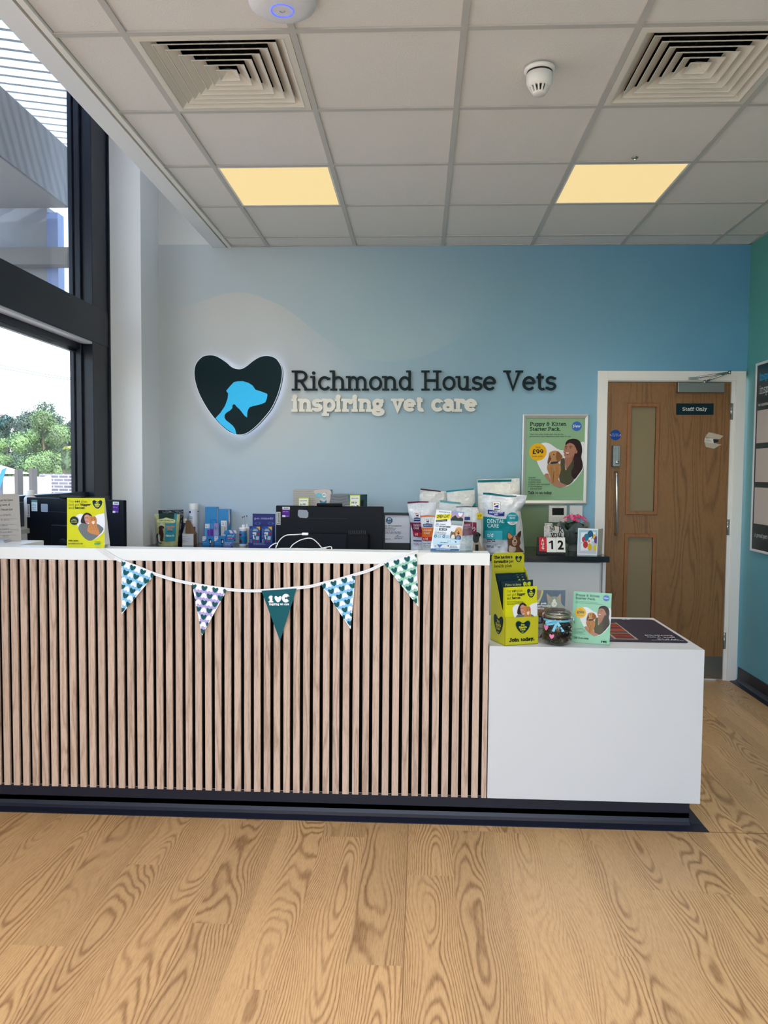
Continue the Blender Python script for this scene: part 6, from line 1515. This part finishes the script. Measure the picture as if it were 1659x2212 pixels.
b = MB().m(MY); b.prism([D(x, DD, z) for x, z in [(0, 0), (DW, 0), (DW, DH - .012), (DW - .012, DH), (.012, DH), (0, DH - .012)]], ub * th); hp2 = b.build('header_panel', t)
Z8 = (1050, 1180, 8.732)
f = quadmap(D(0, 0, DF), D(DW, 0, DF), D(DW, 0, 0), D(0, 0, 0), (355, 1345, 968, 1880))
a = Art(); phc(a, 682, 1538, 262, (8, 38, 44), (196, 196, 40), (140, 160, 30)); a.slab('Join today.', 440, 1808, 72, (20, 32, 24), .26, 462); a.build('front_print', fp_, f)
f = quadmap(D(0, DD, DH), D(DW, DD, DH), D(DW, DD, DH - .09), D(0, DD, DH - .09), (0, 0, 149, 90))
a = Art(); a.slab("The nation's", 10, 24, 12.5, INK, .24, 84); a.slab('favourite', 10, 42, 12.5, INK, .24, 64); a.slab('pet', 78, 42, 12.5, INK, .12, 22); a.slab('health plan', 10, 60, 12.5, INK, .12, 82); phc(a, 122, 28, 30); a.build('header_print', hp2, f, base=.0006)
b = MB().m(mat((236, 236, 60), .5))
for n_, (v, zt, u0, w_, yl, lb) in enumerate(((.008, .232, .002, .142, 1, 'front yellow cat plan leaflet in the Join today dispenser'), (.012, .231, .001, .142, 1, 'yellow leaflet just behind the front cat plan leaflet'), (.016, .231, 0.0, .142, 1, 'third yellow leaflet edge in the Join today dispenser'), (.020, .230, -.001, .142, 1, 'rearmost of the yellow leaflets in the dispenser'),
                                     (.034, .254, .0, .140, 0, 'dark leaflet reading Plans to keep your dog happy'), (.060, .262, .0, .126, 0, 'dark leaflet with heart top, second from the dog plan one'), (.076, .270, .0, .130, 0, 'dark leaflet with heart top, third in the dispenser'), (.092, .277, .0, .136, 0, 'rearmost dark leaflet right below the yellow header'))):
    t = thing('plan_leaflet', lb, 'leaflet', 'leaflets in the yellow dispenser'); u0 = max(u0, .0) + .003
    tl, tr = D(u0, v + .004, zt), D(u0 + w_, v + .004, zt + .001); br, bl = D(u0 + w_, v, .004), D(u0, v, .004)
    if yl: f = quadmap(tl, tr, br, bl, (750, 290, 1168, 890))
    else: f = quadmap(tl, tr, br, bl, (0, 0, 140, 240))
    rc = (750, 290, 1168, 890) if yl else (0, 0, 140, 240)
    sheet(f, rc, .0014, mat(YEL if yl else (12, 38, 48), .4)).build('paper', t)
    a = Art()
    if yl and n_ == 0: cat_art(a, True)
    elif not yl:
        a.poly(heart(112, 22, 34), (196, 200, 40)); 
        if n_ == 4: a.slab('Plans to keep', 14, 20, 9.5, (190, 190, 140), .12, 72); a.slab('your', 14, 35, 9.5, (190, 190, 140), .12, 24); a.slab('dog happy', 42, 35, 9.5, (200, 200, 150), .24, 56); a.slab('Pet', 112, 18, 5, INK, .24, 9, 'c'); a.slab('Health', 112, 25, 5, INK, .24, 19, 'c')
        else: a.slab('Exclusive', 12, 20, 8, (150, 150, 110), .14, 46)
    if a.items: a.build('leaflet_print', t, f)
# emergency service card
t = thing('emergency_card', 'navy pet emergency service card with a tabby cat behind the treat jar', 'show card')
Ye = -2.165
P_ = lambda x, y, Y: W(Z8[0] + x / Z8[2], Z8[1] + y / Z8[2], Y)
tl, tr, br, bl = P_(845, 822, Ye + .03), P_(1500, 828, Ye + .03), P_(1470, 1812, Ye), P_(845, 1800, Ye); bl.z = br.z = LC + .001
bl.x = tl.x + .003; rc = (845, 822, 1500, 1812)
f = quadmap(tl, tr, br, bl, rc); sheet(f, rc, .0015, mat((24, 44, 72), .3)).build('printed_card', t)
a = Art(); a.rect(852, 830, 1492, 1180, (26, 52, 84)); a.poly(spl([(852,830),(1060,830),(1070,900),(1010,1060),(950,1120),(852,1100)]), (200, 196, 90)); a.poly(spl([(852,830),(1030,830),(1035,900),(990,1020),(852,1050)]), (150, 110, 70))
a.poly([(852, 1180), (1492, 1180), (1492, 1520), (852, 1520)], (150, 104, 72)); a.poly([(852, 1520), (1492, 1520), (1492, 1800), (852, 1800)], (214, 208, 204)); a.poly([(1060, 1700), (1492, 1640), (1492, 1800), (1000, 1800)], (150, 40, 60))
a.poly(spl([(1140,915),(1160,905),(1225,965),(1290,950),(1345,965),(1400,892),(1412,920),(1415,1010),(1420,1080),(1460,1140),(1490,1185),(1170,1185),(1165,1090)]), (150, 148, 128)); a.poly(spl([(1160,935),(1205,975),(1170,1010)]), (190, 140, 110)); a.poly(spl([(1395,920),(1360,985),(1402,1010)]), (190, 140, 110))
a.poly(spl([(1270,1020),(1300,1000),(1320,1060),(1345,1110),(1310,1170),(1250,1165),(1235,1110)]), (226, 222, 210)); a.poly(circ(1245, 1058, 16, 12, 12), (150, 170, 80)); a.poly(circ(1335, 1050, 16, 12, 12), (150, 170, 80)); a.poly(circ(1245, 1058, 6, 8, 10), (20, 24, 20)); a.poly(circ(1335, 1050, 6, 8, 10), (20, 24, 20)); a.poly(spl([(1285,1108),(1312,1106),(1298,1124)]), (190, 110, 100))
for k in range(4): a.line([(1240 + k * 28, 980), (1248 + k * 26, 1020)], 8, (96, 92, 76))
a.sans('Our pet', 868, 1118, 46, (236, 236, 236), 270, .02); a.sans('emergency', 868, 1170, 46, (236, 236, 236), 355, .02); a.sans('service', 868, 1226, 46, (236, 236, 236), 225, .02)
a.poly(circ(1000, 1440, 78), (26, 40, 90)); a.lines(955, 1395, 90, 6, 18, (214, 216, 226), 8); a.lines(890, 1590, 170, 3, 26, (60, 60, 70), 9); a.poly([(1060, 1340), (1110, 1340), (1090, 1420), (1070, 1420)], (190, 50, 50)); a.build('card_print', t, f)
B_ = [P_(835, 812, Ye + .028), P_(1508, 818, Ye + .028), P_(1478, 1812, Ye - .004), P_(835, 1800, Ye - .004)]; B_[2].z = B_[3].z = LC + .0005; B_[0].x = tl.x - .001; B_[3].x = bl.x - .001
thin(B_, .0015).build('acrylic_cover', t)
# green starter pack holder
t = thing('starter_pack_sign', 'green Puppy & Kitten Starter Pack card in a clear stand on the low counter', 'show card')
bl, br = Vector((1.686, -2.236, LC + .001)), Vector((1.829, -2.282, LC + .001)); bv = Vector((.31, .95, 0)) * .024
tl, tr = onY(1237, 1277, -2.236 + .023), onY(1317, 1282, -2.282 + .023); tl.z = tr.z = (tl.z + tr.z) / 2; tl.x = bl.x + .010; tr.x = br.x + .010
rc = (240, 155, 1060, 1308); f = quadmap(tl, tr, br, bl, rc); sheet(f, rc, .001, mat((150, 205, 172), .4)).build('printed_card', t)
a = Art(); puppy_art(a, True); a.build('card_print', t, f)
n_ = f.N; thin([q + n_ * .0035 for q in (tl, tr, br, bl)], .0015).build('acrylic_front', t)
thin([br + n_ * .005, br + n_ * .005 + (tr - br), tr - n_ * .006, br - n_ * .006 + Vector((0, 0, 0))], .0008).build('acrylic_edge', t)
b = MB().m(GL_); b.prism([bl + n_ * .006, br + n_ * .006, br - n_ * .05, bl - n_ * .05], (0, 0, .0015)); b.v = [(v[0], v[1], max(v[2], LC)) for v in b.v]; b.build('acrylic_foot', t)
# jar of treats
t = thing('treat_jar', 'glass clip-top jar of dark dog treats with blue ribbon and pink hearts', 'jar')
jc = Vector((1.623, -2.268, 0)); JB = LC
outer = [(.0001, 0), (.044, 0), (.054, .006), (.0605, .02), (.0615, .06), (.060, .085), (.055, .100), (.049, .107), (.048, .113)]
b = MB().m(glass_mat('jar_glass', (.93, .95, .93, 1), .06)); b.lathe([(r, JB + z) for r, z in outer], jc, 48, cap=False); jar = b.build('glass_body', t)
b = MB().m(glass_mat('jar_glass')); b.lathe([(.0001, JB + .008), (.04, JB + .008), (.0505, JB + .012), (.0575, JB + .024), (.058, JB + .06), (.056, JB + .083), (.046, JB + .106)], jc, 48, cap=False); b.build('inner_wall', jar)
b = MB().m(mat((150, 146, 120), .3, .4)); b.lathe([(.046, JB + .109), (.051, JB + .112), (.051, JB + .118), (.046, JB + .120)], jc, 40, cap=False); b.build('rubber_seal', t)
b = MB().m(glass_mat('lid_glass', (.78, .79, .76, 1), .16)); b.lathe([(.048, JB + .120), (.0505, JB + .123), (.0505, JB + .131), (.046, JB + .136), (.030, JB + .141), (.028, JB + .139), (.0001, JB + .139)], jc, 48, cap=False); b.build('lid', t)
b = MB().m(M_CHROME)
for z_, r_ in ((.1155, .0525), (.127, .0518), (.104, .0535)): b.tube([(jc.x + r_ * math.cos(q * math.pi / 20), jc.y + r_ * math.sin(q * math.pi / 20), JB + z_) for q in range(40)], .0013, 6, closed=True)
b.tube([jc + Vector((-.052, 0, JB + .104)), jc + Vector((-.062, -.004, JB + .112)), jc + Vector((-.060, -.006, JB + .126)), jc + Vector((-.050, -.004, JB + .130))], .0013, 6); b.tube([jc + Vector((-.052, -.01, JB + .108)), jc + Vector((-.063, -.012, JB + .118)), jc + Vector((-.054, -.012, JB + .127))], .0013, 6)
b.tube([jc + Vector((.052, 0, JB + .126)), jc + Vector((.062, -.006, JB + .110)), jc + Vector((.066, -.010, JB + .085)), jc + Vector((.060, -.008, JB + .104))], .0013, 6); b.build('wire_clip', t)
b = MB().m(mat((112, 188, 216), .35))
b.grid(lambda u, v: jc + Vector(((.0555 + .0005 * v) * math.cos(u * 6.2832), (.0555 + .0005 * v) * math.sin(u * 6.2832), JB + .0965 + v * .008)), 48, 1)
kx = jc + Vector((-.012, -.0575, JB + .098))
def strip(P4, w): 
    P4 = spl3([Vector(p) for p in P4], 6); n = len(P4) - 1
    b.grid(lambda u, v: P4[min(n, int(round(u * n)))] + Vector((0, -.0004, (v - .5) * w)), n, 1)
strip([kx, kx + Vector((-.022, -.008, .006)), kx + Vector((-.044, -.004, .000)), kx + Vector((-.042, .002, -.008)), kx + Vector((-.02, -.002, -.006)), kx], .0095)
for dx, dz in ((-.016, -.036), (.024, -.036)):
    q0, q1 = kx, kx + Vector((dx, -.006, dz)); s_ = Vector((.0048, 0, .0018 * (1 if dx > 0 else -1))); b.add([q0 - s_, q0 + s_, q1 + s_, q1 - s_], [(0, 1, 2, 3)])
b.build('blue_ribbon', t, fixn=False)
def jm(u, v, h):
    r_ = .0622 + h; an = u / .0622; return Vector((jc.x + r_ * math.sin(an), jc.y - r_ * math.cos(an), JB + v))
a = Art(); 
for u, v, w_ in ((-.033, .040, .020), (-.060, .072, .024)): a.poly([(x, 2 * v - y) for x, y in heart(u, v, w_)], (226, 128, 170))
a.build('heart_sticker', t, jm)
a = Art(); BK = (10, 10, 12)
for s_, x, y, h_, w_, r_ in (('Dog', .000, .066, .016, .034, .25), ('treats', -.012, .030, .017, .056, .3)):
    a.polys([[(u, 2 * y - v) for u, v in p] for p in sans(s_, x, y, h_, w_, .03, 'l', -r_)], BK)
a.build('black_lettering', t, jm)
random.seed(11); b = MB()
for k in range(330):
    z_ = random.uniform(.012, .098); R_ = .053 if .02 < z_ < .085 else .046; a_ = random.uniform(0, 6.28); r_ = R_ * (random.random() ** .25 if random.random() < .8 else random.random()); o = jc + Vector((r_ * math.cos(a_), r_ * math.sin(a_), JB + z_))
    b.m(mat(random.choice(((52, 30, 26), (40, 24, 22), (66, 38, 30), (34, 20, 20))), .6)); d = Vector((random.uniform(-1, 1), random.uniform(-1, 1), random.uniform(-1, 1))).normalized() * .008; e = d.cross(Vector((.3, .2, 1))).normalized() * .005; g = d.cross(e).normalized() * .003
    b.smooth = True
    vs = [o - d, o + d] + [o + d * s1 * .6 + e * s2 + g * s3 for s1 in (-1, 1) for s2, s3 in ((1, 0), (0, 1), (-1, 0), (0, -1))]
    b.add(vs, [(0, 2, 3), (0, 3, 4), (0, 4, 5), (0, 5, 2), (1, 7, 6), (1, 8, 7), (1, 9, 8), (1, 6, 9), (2, 6, 7, 3), (3, 7, 8, 4), (4, 8, 9, 5), (5, 9, 6, 2)])
o = b.build('treats', t); tag(o, 'dark brown biscuit treats', kind='stuff')
# counter mat
t = thing('counter_mat', 'navy printed counter mat lying flat at the right end of the low counter', 'counter mat')
x0, x1, y0, y1 = 1.745, 2.166, -2.214, -1.716
b = MB().m(mat((26, 28, 58), .35)); b.prism([(x, y, LC) for x, y in rrect(x0, y0, x1, y1, .02)], (0, 0, .0022)); b.build('mat_base', t)
mm = lambda u, v, h: Vector((u, v, LC + .0022 + h)); a = Art()
c0, c1, c2, c3 = [ZP(1240 + x / 3.959, 1200 + y / 3.959, LC) for x, y in ((310, 575), (375, 575), (530, 725), (310, 727))]
xr, yt_, yb_ = (c1.x + c2.x) / 2, c1.y, c2.y
a.rect(1.752, yb_, xr, yt_, (170, 160, 150)); 
cols = ((120, 84, 48), (90, 40, 70), (166, 44, 52), (106, 60, 30), (150, 96, 60), (60, 60, 110), (130, 90, 44), (176, 60, 60))
random.seed(3); yy = yb_ + .008; k = 0
while yy < yt_ - .02:
    h_ = random.uniform(.018, .034); a.rect(xr - .088, yy, xr - .008, min(yy + h_ - .002, yt_ - .006), cols[k % 8]); a.rect(1.760, yy, xr - .096, min(yy + h_ - .002, yt_ - .006), cols[(k * 3 + 5) % 8]); yy += h_; k += 1
def flip(ps, X, Y): return [[(X - u, Y + v) for u, v in p] for p in ps]
for s_, X, Y, h_, w_ in (("We've", 2.135, -2.165, .022, .085), ('got you', 2.135, -2.128, .022, .115), ('covered', 2.135, -2.091, .022, .115), ("Pet insurance you can trust.", 2.148, -2.192, .009, .13)):
    a.polys(flip(sans(s_, 0, 0, h_, w_, .015), X, Y), (206, 206, 216))
a.rect(2.015, -1.752, 2.05, -1.735, (190, 190, 206)); a.rect(2.028, -1.748, 2.037, -1.739, (26, 28, 58)); a.build('mat_print', t, mm)
# ================================================================ outside the window
def outp(px, py, Y): return W(px, py, Y)
b = MB().m(mat((190, 182, 168), .9)); b.box(-90, -1.14, YF - .2, 120, -.12, -.02); b.box(-90, 60, -60, YF - .2, -.12, -.02)
tag(b.build('pavement'), 'pale paved ground outside the window', 'pavement', kind='structure')
# exterior brick return beside the window
def brickm(c1=(92, 84, 88), c2=(150, 146, 150), s=5.0):
    m, nt, b_ = newmat('brickwork'); br = NN(nt, 'ShaderNodeTexBrick'); sp_ = coords(nt)
    nt.links.new(comb(nt, mth(nt, 'ADD', sp_[0], sp_[1]), sp_[2], 0.0), br.inputs['Vector'])
    br.inputs['Color1'].default_value = lin(c1); br.inputs['Color2'].default_value = lin(tuple(int(c * .85) for c in c1)); br.inputs['Mortar'].default_value = lin(c2)
    br.inputs['Scale'].default_value = 1.0; br.inputs['Brick Width'].default_value = .225; br.inputs['Row Height'].default_value = .075; br.inputs['Mortar Size'].default_value = .012
    nt.links.new(br.outputs['Color'], b_.inputs['Base Color']); b_.inputs['Roughness'].default_value = .9; return m
BRK = brickm((60, 56, 60), (112, 110, 112))
b = MB().m(BRK); b.box(-1.20, -1.06, -.352, .5, -.02, ZT + .2)
for k in range(55):
    if k % 2: b.box(-1.212, -1.20, -.352, .3, k * .075, k * .075 + .065)
tag(b.build('wall_outer_return'), kind='structure')
# canopy: louvre blades, side beam, end beams and post
t = thing('entrance_canopy', 'grey steel canopy with white louvre blades outside the upper window', 'canopy')
hc = 4.02; dirn = Vector((.954, .30, 0)); nrm = Vector((-.30, .954, 0)); MLB = mat((176, 180, 186), .5); MST = mat((66, 74, 88), .45); MGR = mat((120, 122, 126), .6)
O = Vector((-1.3, -4.2, hc))
ME = MB().m(mat((140, 142, 146), .6))
for k in range(48):
    o = Vector((-3.0, -4.6, hc)) + nrm * (.118 * k)
    b = MB().m(MLB); p = o; q = o + dirn * 3.55
    xe = -1.19
    q = o + dirn * ((xe - o.x) / dirn.x)
    b.prism([p, p + nrm * .046 + Vector((0, 0, .008)), p + nrm * .046 + Vector((0, 0, .015)), p + Vector((0, 0, .006))], q - p); b.build('louvre_blade', t)
e = Vector((-3.0, -4.6, hc)) + nrm * (.118 * 48); 
b = MB().m(MST); b.obox(e + Vector((0, 0, -.10)), dirn * 1.9, nrm * .12, Vector((0, 0, .26))); b.build('end_beam', t)
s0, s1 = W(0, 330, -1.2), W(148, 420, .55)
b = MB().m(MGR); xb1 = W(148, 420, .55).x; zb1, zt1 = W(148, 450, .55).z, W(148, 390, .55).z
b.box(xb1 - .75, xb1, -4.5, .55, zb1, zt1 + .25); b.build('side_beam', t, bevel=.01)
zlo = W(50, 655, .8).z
b = MB().m(mat((112, 118, 128), .5)); b.box(W(-120, 500, .8).x, W(102, 500, .8).x, .80, .95, zlo, zb1 + .1); b.build('reflection_panel', t)  # solid grey panel standing in for the soffit reflection on the glass
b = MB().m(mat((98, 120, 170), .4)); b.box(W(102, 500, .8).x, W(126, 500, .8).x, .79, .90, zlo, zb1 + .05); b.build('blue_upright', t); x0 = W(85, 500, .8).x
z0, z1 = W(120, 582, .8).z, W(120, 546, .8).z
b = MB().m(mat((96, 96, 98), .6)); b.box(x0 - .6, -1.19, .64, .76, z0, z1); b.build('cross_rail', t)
z0, z1 = W(120, 690, .8).z, W(120, 590, .8).z
# garden wall, bollards, hedge, fence posts
def pbox(name, lab, cat, mt, px0, py0, px1, py1, Y, d, group=None, base=None, bevel=0):
    a_, c_ = W(px0, py0, Y), W(px1, py1, Y); o = B(mt, (a_.x, c_.x, Y, Y + d, c_.z if base is None else base, a_.z)).build(name, bevel=bevel); return tag(o, lab, cat, group)
pbox('garden_wall', 'low grey brick wall outside beyond the window', 'brick wall', brickm((92, 92, 106), (150, 150, 158)), 85, 1023, 260, 1070, 12.0, .3, base=-.02)
pbox('garden_wall', 'sunlit pale low wall outside at the left of the window', 'wall', mat((168, 166, 166), .8), -160, 1028, 84, 1070, 7.0, .3, base=-.02)
for n_, (a_, c_, top) in enumerate(((96, 103, 1028), (171, 179, 1036))):
    pbox('bollard', ('white bollard in front of the brick wall, nearer the middle of the pane', 'white bollard in front of the brick wall, nearest the window frame')[n_], 'bollard', mat((222, 222, 220), .6), a_, top, c_, 1075, 4.6, .12, 'white bollards outside', -.02, .01)
for n_, (a_, c_, top) in enumerate(((31, 39, 1014), (62, 70, 1012))):
    pbox('timber_post', ('weathered grey timber post outside, left of the pair', 'weathered grey timber post outside, right of the pair')[n_], 'post', mat((92, 86, 84), .8), a_, top, c_, 1078, 3.2, .12, 'timber posts outside', -.02)
t = thing('garden_parasol', 'white parasol with a blue stripe outside at the far left', 'parasol')
Yg = 3.8; p = W(8, 1040, Yg); apex = W(2, 1005, Yg)
b = MB().m(mat((222, 222, 226), .7)); n_ = 8; r_ = .34
vs = [apex] + [Vector((apex.x + r_ * math.cos(k * math.pi / 4), Yg + r_ * math.sin(k * math.pi / 4), apex.z - .10)) for k in range(8)]
b.add(vs, [(0, k + 1, (k + 1) % 8 + 1) for k in range(8)]); b.build('parasol_canopy', t)
b = MB().m(mat((120, 120, 124), .5)); b.tube([(apex.x, Yg, -.02), (apex.x, Yg, apex.z - .002)], .02, 8); b.build('pole', t)
b = MB().m(mat((50, 130, 200), .6)); q0, q1, q2, q3 = W(4, 1014, Yg - .4), W(14, 1010, Yg - .4), W(-4, 1066, Yg - .4), W(-14, 1064, Yg - .4); b.prism([q0, q1, q2, q3], (0, .01, 0)); b.build('blue_flap', t)
# trees
def leafm(c, k):
    m, nt, b_ = newmat('foliage'); oi = NN(nt, 'ShaderNodeNewGeometry'); s_ = NN(nt, 'ShaderNodeTexCoord').outputs['Object']
    n = noise(nt, s_, k, 3); nt.links.new(mixc(nt, smooth(nt, n, .35, .65), lin(c), lin(tuple(min(255, int(q * 1.45)) for q in c))), b_.inputs['Base Color']); b_.inputs['Roughness'].default_value = .65; return m
random.seed(42)
def tree(label, px, pytop, Y, wpx, col, n=900, lf=.5, cat='tree', group='trees beyond the window', pbot=None):
    t = thing('tree', label, cat, group); top = W(px, pytop, Y); w = (W(px + wpx / 2, pytop, Y).x - W(px - wpx / 2, pytop, Y).x); h = top.z + .1
    b = MB().m(mat((84, 70, 56), .9)); b.tube([(top.x, Y, -.05), (top.x + .1, Y, h * .35), (top.x, Y, h * .7)], [.05 * h ** .5 * 1.6, .05 * h ** .5, .03], 8); b.build('trunk', t)
    b = MB().m(leafm(col, .8)); cl = [(Vector((top.x + random.uniform(-.36, .36) * w, Y + random.uniform(-.3, .3) * w, h * random.uniform(.22, .80))), w * random.uniform(.15, .26)) for _ in range(15)]
    cl.append((Vector((top.x, Y, h - w * .22)), w * .22))
    per = n * 5 // len(cl)
    for c_, r_ in cl:
        for k in range(per):
            d = Vector((random.gauss(0, 1), random.gauss(0, 1), random.gauss(0, 1))).normalized(); o = c_ + d * r_ * (random.uniform(.62, 1.0) if k % 5 else random.uniform(.95, 1.22)) * (1 + .25 * pnoise(d * 2.2 + c_))
            if o.z > h or o.z < 0.1: continue
            s_ = lf * random.uniform(.6, 1.3) * .13; e1 = d.cross(Vector((random.random(), random.random(), random.random()))).normalized() * s_; e2 = (d.cross(e1).normalized() + d * random.uniform(-.6, .6)) * s_
            b.add([o - e1, o + e2 * .6, o + e1, o - e2 * .6], [(0, 1, 2, 3)])
    b.build('crown', t, fixn=False)
tree('pale green round tree in the middle of the lower window', 92, 888, 34, 112, (72, 94, 56), 5200, .42)
tree('tall dark tree rising behind the pale green one', 98, 868, 46, 110, (38, 56, 44), 4200, .5)
tree('dark tree at the left edge of the lower window', 12, 898, 41, 80, (36, 54, 42), 3800, .5)
tree('bright lower tree at the far left below the dark one', 4, 952, 26, 58, (68, 90, 52), 3600, .3)
tree('dark tree beside the window frame', 176, 892, 40, 64, (32, 48, 40), 3800, .45)
tree('dark mid tree between the left tree and the pale one', 45, 900, 52, 80, (36, 52, 42), 3000, .5)
t = thing('clipped_hedge', 'large rounded clipped hedge with yellow-green top beside the window frame', 'hedge')
def hedge(x0, x1, y0, yb, Y, nm, col):
    c = W((x0 + x1) / 2, (y0 + yb) / 2, Y); rx = (W(x1, y0, Y).x - W(x0, y0, Y).x) / 2; rz = (W(x0, y0, Y).z - W(x0, yb, Y).z) / 2
    def hf(u, v):
        a_ = u * 6.2832; p_ = (v - .5) * math.pi; sx = lambda q, e=.55: math.copysign(abs(q) ** e, q)
        d = Vector((sx(math.cos(a_)) * sx(math.cos(p_)), sx(math.sin(a_)) * sx(math.cos(p_)), sx(math.sin(p_)))); n = 1 + .04 * pnoise(d * 6)
        return Vector((c.x + d.x * rx * n, Y + rx + d.y * rx * n, c.z + d.z * rz * n))
    b = MB().m(col); b.grid(hf, 48, 30); b.m(leafm((130, 150, 60), 2.0))
    for k in range(1500):
        u, v = random.random(), random.uniform(.3, 1); o = hf(u, v); s_ = .035; d = Vector((random.uniform(-1, 1), random.uniform(-1, 1), random.uniform(-1, 1))).normalized(); e1 = d.cross(Vector((0, 0, 1))).normalized() * s_; e2 = d * s_
        b.m(leafm_y if v > .72 else leafm_g); b.add([o - e1, o + e2, o + e1, o - e2], [(0, 1, 2, 3)])
    b.build(nm, t, fixn=False)
leafm_y = leafm((112, 118, 56), 2.0); leafm_g = leafm((52, 68, 46), 2.0)
hedge(130, 163, 965, 1022, 16, 'hedge_body', leafm_g); hedge(164, 200, 970, 1020, 16, 'hedge_body', leafm_g)
c_ = W(146, 1030, 16.8); B(mat((84, 70, 56), .9), (c_.x - .1, c_.x + .1, 16.7, 16.9, -.02, W(146, 1016, 16.8).z)).build('hedge_trunk', t)
for n_, (a_, c_, Yw) in enumerate((((0, 788), (182, 821), 12), ((0, 795), (182, 824), 12.2))):
    p, q = W(*a_, Yw), W(*c_, Yw); b = MB().m(mat((120, 126, 124), .6)); d = (q - p) * 1.2
    b.tube([p - d + Vector((0, 0, .35)), p - d * .4 + Vector((0, 0, .05)), p, p.lerp(q, .5) + Vector((0, 0, -.03)), q, q + d], .010, 5)
    tag(b.build('overhead_cable'), ('upper of two thin overhead cables across the sky', 'lower of two thin overhead cables across the sky')[n_], 'overhead cable', 'overhead cables outside')
settle()
